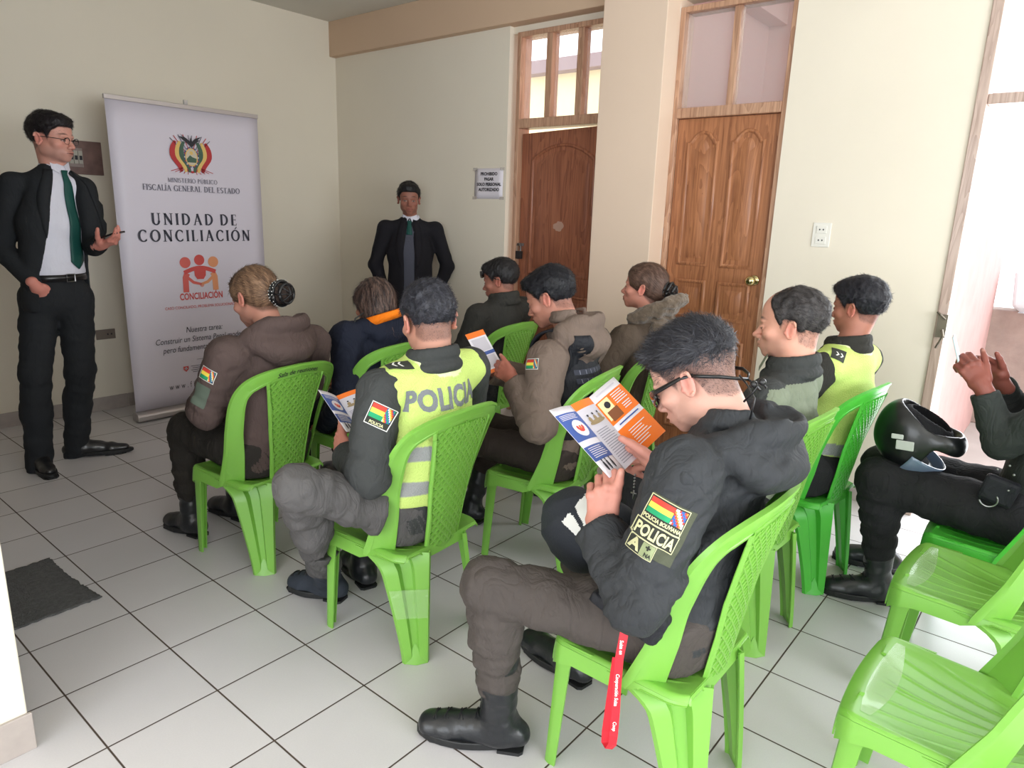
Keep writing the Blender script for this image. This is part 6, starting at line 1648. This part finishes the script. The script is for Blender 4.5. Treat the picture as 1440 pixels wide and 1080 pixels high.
# motorcycle helmet on the lap
def helmet():
    c = np.array(px(1292, 622, X=2.86)); R_ = np.array((Matrix.Rotation(math.radians(0), 3, 'Z') @ Matrix.Rotation(math.radians(38), 3, 'X')))
    F = Field(c-.22, c+.22, .005)
    F.ell(c, (.118, .140, .128), 0, M=R_); L = lambda *q: c+R_@A3(*q)
    F.ell(L(0, -.105, -.055), (.092, .075, .070), .05, M=R_)
    F.ell(L(0, -.03, -.16), (.085, .10, .09), .01, M=R_, op='sub')
    F.box(L(0, -.14, -.005), (.085, .075, .042), R_, .02, .012, op='sub'); F.ell(L(0, -.03, -.03), (.088, .105, .095), .01, M=R_, op='sub')
    v, f = F.mesh(); v = relaxed(v, f, 1, .4)
    Rf = np.array(Matrix.Rotation(math.radians(180), 3, 'X'))
    return c, v, f
def helmet2():
    e = link(bpy.data.objects.new('motorcycle_helmet', None)); base = np.array(px(1290, 655, X=2.86)); e.location = base
    tag(e, 'black full face motorcycle helmet with open visor resting upturned on dark trousers', 'helmet')
    c = np.array(px(1283, 618, X=2.86)); Rm = rotm(0) @ np.array(Matrix.Rotation(math.radians(-152), 3, 'X'))   # upturned, opening towards the ceiling
    L = lambda *q: c+Rm@A3(*q); F = Field(c-.22, c+.22, .005)
    F.ell(c, (.110, .135, .118), 0, M=Rm); F.ell(L(0, .085, -.070), (.082, .070, .052), .05, M=Rm); F.ell(L(0, -.04, -.05), (.098, .10, .085), .04, M=Rm)
    F.ell(L(0, .0, -.12), (.088, .112, .090), .01, M=Rm, op='sub'); F.ell(L(0, 0, -.01), (.092, .115, .100), .01, M=Rm, op='sub')
    F.box(L(0, .15, .0), (.090, .085, .045), Rm, .02, .012, op='sub')
    v, f = F.mesh(); v = relaxed(v, f, 1, .4); sh_ = raw('shell', v-base, f, mat('gloss_black_shell', srgb(20, 22, 24), rough=.32, coat=.15), e)
    F = Field(c-.22, c+.22, .006); F.ell(L(0, 0, -.01), (.092, .114, .100), 0, M=Rm); F.ell(L(0, 0, -.06), (.088, .105, .07), .03, M=Rm); F.ell(L(0, .0, -.055), (.062, .085, .10), .01, M=Rm, op='sub'); F.box(L(0, .13, -.005), (.085, .07, .040), Rm, .02, .01, op='sub')
    F.plane(L(0, 0, -.112), Rm@A3(0, 0, -1)); v, f = F.mesh(); raw('padding', v-base, f, cloth('black_padding', srgb(26, 26, 29)), e)
    P = [[tuple(L(.108*math.sin(a), .128*math.cos(a)+.012, zz)-base+0*A3(0, 0, 0)) for zz in np.linspace(.030, .095, 6)] for a in np.linspace(-1.25, 1.25, 20)]
    P = [[tuple(L(.112*math.sin(a)*math.sqrt(max(0, 1-((zz)/.14)**2)), (.140*math.cos(a))*math.sqrt(max(0, 1-((zz)/.14)**2))+.006, zz)-base) for zz in np.linspace(.018, .100, 8)] for a in np.linspace(-1.35, 1.35, 24)]
    MB().grid(P).build('visor', mat('clear_grey_visor', srgb(110, 126, 150), rough=.06, coat=.8, spec=.8), e, smooth=True, solid=.003)
    for dz, ln in ((.0, .050), (-.038, .034)):
        s_ = L(-.113, -.005+dz, .0+dz*.3); MB().obox(tuple(s_-base), tuple(Rm@A3(0, .5, -.3)*ln*1.0), tuple(Rm@A3(0, .3, .5)*(.030 if dz == 0 else .016)), tuple(Rm@A3(-.003, 0, 0))).build('vent', mat('white_vent', srgb(186, 190, 184), rough=.5), e, bevel=.006)
helmet2()

# ================================================================== standing speaker
S = {}
Yp = 4.20
S['R'] = rotm(196); R_ = S['R']; fwd = R_[:, 1]; rgt = R_[:, 0]
S['pel'] = px(80, 398, Y=4.20); S['ch'] = px(74, 315, Y=4.21); S['nk'] = px(76, 236, Y=4.22); S['hd'] = px(73, 193, Y=4.19)
S['shL'] = px(118, 265, Y=4.17); S['shR'] = px(17, 258, Y=4.26); S['elL'] = px(133, 345, Y=4.13); S['wrL'] = px(141, 345, Y=4.0)
S['elR'] = px(2, 350, Y=4.30); S['wrR'] = px(50, 402, Y=4.10)
S['hipL'] = px(104, 420, Y=4.19); S['hipR'] = px(56, 420, Y=4.22); S['knL'] = px(113, 520, Y=4.18); S['knR'] = px(50, 525, Y=4.17)
S['anL'] = A3(1.335, 4.29, .10); S['toeL'] = A3(1.575, 4.165, .03); S['anR'] = A3(1.12, 4.20, .10); S['toeR'] = A3(1.115, 4.01, .03); S['hips_z'] = 1
hL = dict(d=nz(A3(.35, -.75, .25)), n=nz(A3(-.2, .2, .95)), w=nz(A3(-.8, -.45, .2)), curl=(.35, .45, .5, .6), thumb=(.6, .7, .5, .5), h=.0035, spread=.2)
hR = dict(d=nz(A3(.55, .25, -.75)), n=nz(A3(.2, .9, .3)), w=nz(A3(.8, -.3, .4)), curl=(.9, .9, .9, .9), thumb=(.85, .30, .2, .4), h=.0035)
p = Person(S, 'standing man in black suit, green tie and glasses holding a black phone', (1.22, 4.22, 0), hrot=(216, 4, 0), skin=srgb(208, 152, 136), hair=srgb(30, 26, 28), kind='short', hs=1.03, fat=.006, stubble=.35, hands={'L': hL, 'R': hR}, seed=111, strands=4200, hh=.0026)
def suit(p, shirtm, jm, tiem, trm, open_w=(.035, .115), vneck=None, hemz=.10, tie_end=None, h=.006, bulk=.0):
    S = p.S; side = S['R'][:, 0]; fw = S['R'][:, 1]; up = nz(S['nk']-S['pel'])
    # shirt
    F = p.field([S['pel'], S['ch'], S['nk'], S['shL'], S['shR']], .17, h)
    F.cap_(S['pel']-up*.02, S['ch'], .106, .108, .03, side=side, su=1.36); F.cap_(S['ch'], S['nk']-up*.09, .108, .085, .03, side=side, su=1.42)
    mid = (S['shL']+S['shR'])/2; F.cap_(S['shL'], S['shR'], .045, .045, .03); F.cap_(mid, S['nk'], .068, .054, .03)
    r = .060; tl = .45
    ring = lambda rr, dz: [S['nk']+side*rr*math.cos(t)+fw*(rr*math.sin(t))+up*(dz-tl*rr*math.sin(t)*.5) for t in np.linspace(0, 2*PI, 25)]
    F.chain(ring(r, .004), [.010]*25, k=.006); F.chain(ring(r-.003, .018), [.007]*25, k=.006)
    F.plane(S['pel']+up*.03, -up); F.noise(.002, 40, 4, near=.02); vs, fs = F.mesh(); sh_ = p.part('shirt', vs, fs, shirtm); st = BVHTree.FromPolygons(vs.tolist(), fs.tolist())
    for s_ in (-1, 1):   # collar points
        mb = MB(); a = S['nk']+fw*.058+up*.010; mb.add([tuple(a+side*s_*.004+fw*.012), tuple(a+side*s_*.050-fw*.02+up*.022), tuple(a+side*s_*.048-fw*.005-up*.018), tuple(a+side*s_*.022+fw*.014-up*.038)], [(0, 1, 2, 3)]); p.mb('collar_point', mb, shirtm, sh_, solid=.003)
    # trousers + jacket via the common cutters
    p.legs(trm, thigh=.094, knee=.072, calf=.066, ankle=.062, folds=.004, cuff=-.10, noise=.003, seat=False)
    F = p.field([S[k] for k in ('pel', 'ch', 'nk', 'shL', 'shR', 'elL', 'elR', 'wrL', 'wrR')]+[S['pel']-up*.12], .17, h)
    F.cap_(S['pel']-up*.10, S['ch'], .128+bulk, .120+bulk, .03, side=side, su=1.34, folds=(.003, 8, 2, 'a')); F.cap_(S['ch'], S['nk']-up*.09, .120+bulk, .092+bulk, .03, side=side, su=1.42)
    for k in 'LR': F.cap_(S['sh'+k]-up*.006, mid+up*.014, .050, .064, .030)
    F.cap_(mid, S['nk']-up*.012, .072, .066, .03)
    F.noise(.003, 22, p.seed, near=.02)
    F.plane(S['pel']-up*hemz, -up, k=.004)
    # opening: a wedge from the collar to the waist
    a = S['nk']+fw*.13+up*.05; b_ = S['pel']+fw*.19+up*.02
    for t0, t1 in ((0, 1),):
        q0, q1 = a, b_
        F.cap_(q0, q1, open_w[0], open_w[1]*.92, .006, op='sub', side=fw, su=2.0)
        F.cap_(q1, q1-up*.25, open_w[1]*.92, open_w[1]*.95, .006, op='sub', side=fw, su=2.0)
    F.cap_(S['nk']+up*.03, S['nk']+up*.14, .066, .09, .004, op='sub')
    for k in 'LR':
        sg = -1 if k == 'L' else 1; cut = S['wr'+k]-nz(S['wr'+k]-S['el'+k])*.02
        F.cap_(S['sh'+k], S['el'+k], .057, .051, .026, folds=(.004, 11, p.seed+sg, 'b')); F.cap_(S['el'+k], cut, .054, .040, .016, folds=(.004, 13, p.seed+sg, 'a'))
    # sleeve mouths
    for k in 'LR':
        dn_ = nz(S['wr'+k]-S['el'+k]); F.cap_(S['wr'+k]-dn_*.015, S['wr'+k]+dn_*.08, .030, .034, .002, op='sub')
    vs, fs = F.mesh(); vs = relaxed(vs, fs, 1, .4); jo = p.part('suit_jacket', vs, fs, jm); jt = BVHTree.FromPolygons(vs.tolist(), fs.tolist()); p.jbvh = jt; p.jo = jo
    # lapels
    for s_ in (-1, 1):
        ol = [(.0, 0), (.052, -.035), (.060, -.10), (.040, -.10), (.055, -.13), (.030, -.27), (.0, -.34)]
        pts = []
        n_ = 14; rows = []
        for i in range(n_+1):
            t = i/n_; z = -.34*t; inner = (open_w[0]+(open_w[1]-open_w[0])*t*.85)*.98; wdt = .050*math.sin(PI*min(1, t*.9+.12))**.7+.006
            rows.append([(s_*(inner+wdt*j/3), z, 0) for j in range(4)])
        vv = [q for r_ in rows for q in r_]; ff = [(i*4+j, (i+1)*4+j, (i+1)*4+j+1, i*4+j+1) for i in range(n_) for j in range(3)]
        vd, fd = drape((vv, ff), jt, S['nk']+fw*.10-up*.01, -side*1.0, up, .004, reach=.16)
        o = p.part('lapel', vd, fd, jm, True, jo); q = o.modifiers.new('t', 'SOLIDIFY'); q.thickness = .003; q.offset = 0
    # tie
    TL = tie_end if tie_end else .40
    prof = [(0, .017), (.028, .013), (.036, .017), (.12, .026), (TL*.6, .034), (TL*.93, .046), (TL, .002)]
    rows = []
    zz = np.linspace(0, TL, 26)
    vv = []
    for z in zz:
        w2 = float(np.interp(z, [a_ for a_, _ in prof], [b__ for _, b__ in prof]))
        for j in range(5): vv.append(((j/4-.5)*2*w2*.95, -z, .010 if z < .03 else .004+.003*(1-abs(j/2-1))))
    ff = [(i*5+j, (i+1)*5+j, (i+1)*5+j+1, i*5+j+1) for i in range(25) for j in range(4)]
    vd, fd = drape((vv, ff), st, S['nk']+fw*.09-up*.012, -side, up, .002, reach=.15); o = p.part('tie', vd, fd, tiem, True, None); q = o.modifiers.new('t', 'SOLIDIFY'); q.thickness = .004; q.offset = 0
    return st
st = suit(p, M_shirt, M_suit, M_tie, M_suit, open_w=(.050, .160), hemz=.155, tie_end=.50)
S = p.S; fw = S['R'][:, 1]; side = S['R'][:, 0]
# belt with buckle
bz = S['pel']+A3(0, 0, .035); b = MB().ribbon([bz+side*.150*math.cos(t)+fw*.114*math.sin(t) for t in np.linspace(0, 2*PI, 40)], (0, 0, 1), .034, .004); bo = p.mb('belt', b, M_frameb, smooth=True)
b = MB(); c_ = bz+fw*.118; b.tube([c_+side*a_*.022+A3(0, 0, b__*.019) for a_, b__ in ((-1, -1), (1, -1), (1, 1), (-1, 1), (-1, -1))], .003, 6); p.mb('belt_buckle', b, M_metal, bo)
p.boot('L', M_shoe, shaft=.02, dress=True, h=.0045); p.boot('R', M_shoe, shaft=.02, dress=True, h=.0045)
# glasses
mb = MB()
for s_ in (-1, 1):
    mb.tube([p.H(s_*.033+.021*math.cos(t), .104-.006*abs(math.cos(t)), -.012+.0155*math.sin(t)) for t in np.linspace(0, 2*PI, 20)], .0011, 5)
    mb.tube([p.H(s_*(.033+.017*math.cos(t))+0, .105-.004*abs(math.cos(t)), -.012+.0155*math.sin(t)) for t in np.linspace(.1, PI-.1, 10)], .0022, 5)
    mb.tube([p.H(s_*.054, .098, -.006), p.H(s_*.072, .07, -.004), p.H(s_*.080, .02, -.003), p.H(s_*.081, -.01, -.004)], .0018, 5)
mb.tube([p.H(-.012, .106, -.008), p.H(0, .109, -.006), p.H(.012, .106, -.008)], .0014, 5); p.mb('spectacles', mb, M_frameb, smooth=True)
hw = S['wrL']+nz(hL['d'])*.075+np.array(hL['n'])*.030; mb = MB().obox((0, 0, 0), tuple(nz(hL['d'])*.074), tuple(nz(np.cross(hL['n'], hL['d']))*.037), tuple(nz(hL['n'])*.0045)); o = mb.build('phone', mat('black_phone', srgb(26, 26, 30), rough=.2), None, bevel=.002); o.location = hw; tag(o, 'black phone lying flat in the raised hand of the standing man with the green tie', 'phone')

# ================================================================== man by the back wall
S = {}; S['R'] = rotm(133); R_ = S['R']; C0 = np.array(px(577, 330, X=3.56)); bx, by = C0[0], C0[1]
g = lambda a, b_, z: A3(bx, by, 0)+R_@A3(a, b_, 0)+A3(0, 0, z)
S['pel'] = g(0, 0, .86); S['ch'] = g(0, .0, 1.13); S['nk'] = g(0, -.01, 1.375); S['hd'] = px(575, 279, X=3.54)
S['shL'] = g(-.185, -.01, 1.305); S['shR'] = g(.185, -.01, 1.305); S['elL'] = g(-.275, -.05, 1.03); S['elR'] = g(.265, -.05, 1.03); S['wrL'] = g(-.20, -.03, .84); S['wrR'] = g(.20, -.03, .84)
for k, q in (('L', -1), ('R', 1)): S['hip'+k] = g(q*.09, 0, .84); S['kn'+k] = g(q*.10, .01, .46); S['an'+k] = g(q*.10, -.02, .09); S['toe'+k] = g(q*.13, .16, .03)
S['hips_z'] = 1
p = Person(S, 'man in black suit and grey knitted vest standing against the back wall', (bx, by, 0), hrot=(140, 6, 0), skin=srgb(148, 98, 82), hair=srgb(26, 24, 26), kind='short', hs=.98, hands={k: dict(d=(0, 0, -1), n=R_@A3(-1 if k == 'R' else 1, 0, 0), w=R_@A3(0, 1, 0), curl=(.5, .5, .5, .5), h=.005) for k in 'LR'}, seed=121, strands=2600)
suit(p, M_shirt, M_suitb, M_tie, M_suitb, open_w=(.030, .062), hemz=.10, tie_end=.10)
S = p.S; side = S['R'][:, 0]; fw = S['R'][:, 1]; up = A3(0, 0, 1); F = p.field([S['pel'], S['ch'], S['nk']], .17, .007)
F.cap_(S['pel']-up*.02, S['ch'], .110, .113, .03, side=side, su=1.36); F.cap_(S['ch'], S['nk']-up*.09, .113, .090, .03, side=side, su=1.40)
F.cap_(S['nk']+fw*.10+up*.06, S['nk']+fw*.13-up*.10, .060, .008, .004, op='sub', side=fw, su=2); F.plane(S['nk']-up*.03, up); v, f = F.mesh(); p.part('knit_vest', v, f, M_knit)
p.boot('L', M_shoe, shaft=.02, dress=True); p.boot('R', M_shoe, shaft=.02, dress=True)
# ------------------------------------------------------------------ roll-up banner
def banner():
    e = link(bpy.data.objects.new('roll_up_banner', None)); X0, X1, Yb = 1.835, 2.835, 4.72; e.location = ((X0+X1)/2, Yb, 0)
    tag(e, 'white roll-up banner reading UNIDAD DE CONCILIACION standing beside the left wall', 'banner')
    W = (X1-X0)/2; H = 2.035
    b = MB(); P = []
    for x in (-W-.005, W+.005): P.append([(x, -.045*math.cos(t), .012+.058*max(0, math.sin(t))**.6) for t in np.linspace(-.25, PI+.25, 14)])
    b.grid(P[::-1]); b.f.append(list(range(14))); b.f.append(list(range(14, 28))[::-1]); b.mi += [0, 0]
    b.build('base_cassette', mat('satin_aluminium', srgb(178, 172, 172), rough=.35, metal=.6), e, smooth=False)
    MB().box((-W*.55, -.11, .002), (-W*.50, .10, .012)).box((W*.50, -.11, .002), (W*.55, .10, .012)).build('foot', M_metal, e)
    MB().tube([(0.0, .03, .05), (0.0, .03, 2.06)], .008, 8).build('support_pole', M_metal, e, smooth=True)
    MB().box((-W-.004, -.010, H-.006), (W+.004, .012, H+.022)).build('top_rail', mat('satin_rail', srgb(190, 182, 180), rough=.4, metal=.3), e, bevel=.003)
    MB().box((-.012, .006, H+.02), (.012, .02, H+.052)).build('pole_clip', M_metal, e)
    g = MB().grid([[(-W+2*W*i/12, -.002-.010*math.sin(PI*j/14)*math.sin(PI*i/12), .072+(H-.072)*j/14) for j in range(15)] for i in range(13)])
    s = g.build('banner_sheet', mat('banner_vinyl', srgb(216, 210, 222), rough=.45, spec=.3), e, smooth=True, solid=.001)
    Z = lambda p_y: p_y
    def wr(mesh, x, z, m, nm, par=s, off=0): MB().add(*placed(mesh, (x, -.0145-off, z), (1, 0, 0), (0, 0, 1))).build(nm, m, par)
    M_t = mat('banner_black', srgb(52, 52, 66), rough=.6); M_tg = mat('banner_grey', srgb(104, 102, 118), rough=.6); M_r = mat('banner_red', srgb(206, 80, 76), rough=.6)
    M_s1 = mat('banner_salmon', srgb(214, 100, 92), rough=.6); M_o = mat('banner_peach', srgb(226, 152, 108), rough=.6)
    wr(serif_text('MINISTERIO PÚBLICO', .028, .16), .0, 1.565, M_tg, 'lettering'); wr(serif_text('FISCALÍA GENERAL DEL ESTADO', .036, .14, .17, .09), .0, 1.510, M_tg, 'lettering')
    wr(serif_text('UNIDAD DE', .074, .36, .20, .10), .0, 1.293, M_t, 'title_lettering'); wr(serif_text('CONCILIACIÓN', .074, .32, .20, .10), .0, 1.186, M_t, 'title_lettering')
    # logo of three linked figures
    def disc(cx, cz, r, m, nm='logo_head', n=28): wr(([(cx+r*math.cos(2*PI*i/n), cz+r*math.sin(2*PI*i/n), 0) for i in range(n)], [tuple(range(n))]), 0, 0, m, nm)
    cx, cz = .0, .995
    disc(cx-.098, cz+.05, .037, M_s1); disc(cx, cz+.065, .036, M_r); disc(cx+.098, cz+.05, .037, M_o)
    def strip(pts, w, m, nm, off=0):
        mb = MB(); vs = []; n = len(pts)
        for i, q in enumerate(pts):
            a, b_ = pts[max(i-1, 0)], pts[min(i+1, n-1)]; dx, dz = b_[0]-a[0], b_[1]-a[1]; L = math.hypot(dx, dz) or 1; ww = w[i] if isinstance(w, list) else w
            vs += [(q[0]-dz/L*ww/2, q[1]+dx/L*ww/2, 0), (q[0]+dz/L*ww/2, q[1]-dx/L*ww/2, 0)]
        wr((vs, [(2*i, 2*i+1, 2*i+3, 2*i+2) for i in range(n-1)]), 0, 0, m, nm, off=off)
    strip([(cx-.105, cz-.15), (cx-.103, cz-.05), (cx-.09, cz-.022)], .040, M_s1, 'logo_body'); strip([(cx+.105, cz-.145), (cx+.103, cz-.05), (cx+.09, cz-.022)], .040, M_o, 'logo_body')
    strip([(cx-.11+.22*t, cz-.018+.030*math.sin(PI*t)) for t in np.linspace(0, 1, 16)], .028, M_r, 'logo_arms', .0003)
    strip([(cx, cz+.02), (cx, cz-.04), (cx, cz-.065)], [.085, .078, .045], M_r, 'logo_body', .0004)
    strip([(cx-.09, cz-.05), (cx-.05, cz-.085), (cx+.005, cz-.10)], [.02, .02, .016], M_s1, 'logo_arms', .0002); strip([(cx+.09, cz-.05), (cx+.05, cz-.085), (cx+.0, cz-.10)], [.02, .02, .016], M_o, 'logo_arms', .0002)
    disc(cx+.008, cz-.104, .016, mat('banner_pink', srgb(222, 150, 138), rough=.6), 'logo_hands', 8)
    wr(text_mesh('CONCILIACIÓN', .062, bold=.0016, xs=.68), cx, .795, M_r, 'logo_lettering')
    wr(text_mesh('CASO CONCILIADO, PROBLEMA SOLUCIONADO', .027, spacing=1.0, xs=.86), cx+.0, .735, M_r, 'logo_lettering')
    wr(text_mesh('Nuestra tarea:', .056, shear=.22, xs=.80), cx, .570, M_t, 'slogan_lettering'); wr(text_mesh('Construir un Sistema Penal moderno,', .056, shear=.22, xs=.80), cx, .505, M_t, 'slogan_lettering'); wr(text_mesh('pero fundamentalmente humano', .056, shear=.22, xs=.80), cx, .443, M_t, 'slogan_lettering')
    wr(gridmesh(.06, .003, 1, 1), cx-.04, .375, M_tg, 'small_print')
    # shield and caption lines
    shp = [(-.018, .018), (.018, .018), (.018, -.004), (0, -.022), (-.018, -.004)]
    wr(([(a, b_, 0) for a, b_ in shp], [(0, 4, 3, 2, 1)]), cx-.15, .318, M_r, 'shield'); wr(gridmesh(.020, .007, 1, 1), cx-.15, .320, M_paper, 'shield_cross', off=.0005); wr(gridmesh(.007, .020, 1, 1), cx-.15, .320, M_paper, 'shield_cross', off=.0005)
    for i in range(4): wr(gridmesh(.20-.02*(i % 2), .004, 1, 1), cx-.015, .332-i*.014, M_tg, 'small_print')
    wr(text_mesh('www.fiscalia.gob.bo', .060, spacing=1.75, xs=.62), cx+.0, .185, M_t, 'web_address')
    wr(([(-.03, 0, 0), (.03, -.018, 0), (.09, 0, 0), (.03, .018, 0)], [(0, 1, 2, 3)]), cx-.06, .135, M_r, 'red_mark')
    # crest: flags either side of an oval, a dark bird above
    c0x, c0z = .0, 1.735
    M_cr, M_cy, M_cg = mat('crest_red', srgb(184, 48, 52), rough=.6), mat('crest_yellow', srgb(224, 190, 110), rough=.6), mat('crest_green', srgb(66, 96, 78), rough=.6)
    M_cb = mat('crest_blue', srgb(70, 80, 122), rough=.6)
    for s_ in (-1, 1):
        for k, (off_, m) in enumerate(((.118, M_cr), (.088, M_cy), (.062, M_cg))):
            pts = [(c0x+s_*(off_-.045*(max(0, -t))**1.2*1.0+.012*math.sin(3*t)-.02*max(0, t)), c0z+.095*t-.005) for t in np.linspace(-1, 1, 14)]
            strip(pts, [.012+.026*math.sin(PI*(i+.7)/14.5)*(1.2 if k == 0 else .8) for i in range(14)], m, 'crest_flag', -.0+.0002*k)
        for k in range(5):
            a = 1.05+k*.20; strip([(c0x+s_*.03*math.cos(a), c0z-.01), (c0x+s_*.175*math.cos(a-.35), c0z-.01+.145*math.sin(a-.1))], .0045, M_cr if k % 2 else M_tg, 'crest_lance')
            strip([(c0x+s_*.02, c0z-.06), (c0x+s_*(.03+.028*k), c0z-.115+.004*k)], .004, M_cr, 'crest_lance')
    n = 32
    for rx, rz, m, o_ in ((.050, .066, M_cb, .0010), (.042, .057, M_cy, .0014), (.035, .050, mat('crest_sky', srgb(206, 196, 176), rough=.6), .0018)):
        wr(([(rx*math.cos(2*PI*i/n), rz*math.sin(2*PI*i/n), 0) for i in range(n)], [tuple(range(n))]), c0x, c0z-.005, m, 'crest_oval', off=o_)
    wr(([(-.034, -.01, 0), (-.01, .016, 0), (.006, .004, 0), (.034, -.004, 0), (.03, -.03, 0), (-.03, -.03, 0)], [(0, 5, 4, 3, 2, 1)]), c0x, c0z-.008, M_cg, 'crest_hill', off=.0022)
    wr(([(0.012*math.cos(2*PI*i/12), .012*math.sin(2*PI*i/12), 0) for i in range(12)], [tuple(range(12))]), c0x, c0z+.022, M_cy, 'crest_sun', off=.0022)
    for i in range(16):
        a = 2*PI*i/16; wr(gridmesh(.007, .007, 1, 1), c0x+.046*math.cos(a), c0z-.005+.062*math.sin(a), M_cr if i % 2 else M_paper, 'crest_bead', off=.0018)
    bird = [(0, .055), (-.028, .075), (-.075, .112), (-.045, .108), (-.068, .128), (-.02, .098), (-.006, .085), (.004, .110), (.012, .086), (.03, .104), (.075, .120), (.05, .098), (.062, .096), (.03, .072), (.015, .055), (0, .045)]
    wr(([(a, b_, 0) for a, b_ in bird], [tuple(range(len(bird)))[::-1]]), c0x, c0z+.01, M_ink, 'crest_bird', off=.0024)
    strip([(c0x-.04, c0z-.085), (c0x, c0z-.10), (c0x+.04, c0z-.085)], .014, M_cr, 'crest_ribbon')
    c = MB().tube([(.28, -.08, .006), (.34, -.17, .006), (.42, -.20, .006), (.46, -.17, .006), (.44, -.12, .006)], .004, 6); o = c.build('cable', M_ink, None, smooth=True); o.location = ((X0+X1)/2-.28, Yb, 0)
    tag(o, 'short black cable on the tiles in front of the banner base', 'cable')
banner()
# handwriting along the top of one chair back
def chair_marks():
    o = CH['A']; pan = [c for c in o.children if c.name.startswith('back_frame')][0]
    mesh = subdiv_flat(text_mesh('Sala de reuniones', .026, shear=.15, bold=.0003), .01); vs = []
    for x, y, z in mesh[0]:
        s_ = x-.005; h_ = .832-.10*max(0, abs(s_)-.03)**1.25*2.2 + y - .012; vs.append((s_, y_back(s_, h_)-.0062, h_))
    raw('handwriting', vs, mesh[1], M_ink, pan, False)
    # clear tape on the rear leg of the second chair
    o = CH['B']; leg = [c for c in o.children if c.name.startswith('leg')]
    # (rear left leg)
    P = []
    for i in range(9):
        z = .16+.012*i; t = 1-z/.375; tp = (1-t)**1.25; A = V((-(.172+.030*tp), -.172+.085*tp)); C_ = V((-(.122-.030*tp), -.222+.022*tp))
        r = []
        for j in range(8):
            q = A.lerp(C_, j/7); nn = V((-.7, -.7)); r.append((q.x+nn.x*(.006+.0015*math.sin(i*2+j*3)), q.y+nn.y*(.006+.0015*math.cos(i*3+j)), z))
        P.append(r)
    MB().grid(P).build('clear_tape', mat('clear_tape_film', srgb(200, 225, 180), rough=.12, alpha=.22, coat=.6), leg[1] if len(leg) > 1 else o, smooth=False)
    # worn clear sticker at the front of an empty seat
    for key in ('I', 'H'):
        o = CH[key]; st_ = [c for c in o.children if c.name.startswith('seat')][0]; P = []
        for i in range(13):
            r = []
            for j in range(9):
                a = -.17+.34*i/12; y = .165-.055*(j/8)*math.cos(a*7)-.015*(abs(a)/.17)**2
                u = a; r.append((u, y, seat_z(u, y)+.0035))
            P.append(r)
        MB().grid(P).build('clear_sticker', mat('worn_sticker_film', srgb(206, 226, 188), rough=.15, alpha=.32, coat=.5), st_, smooth=True)
chair_marks()
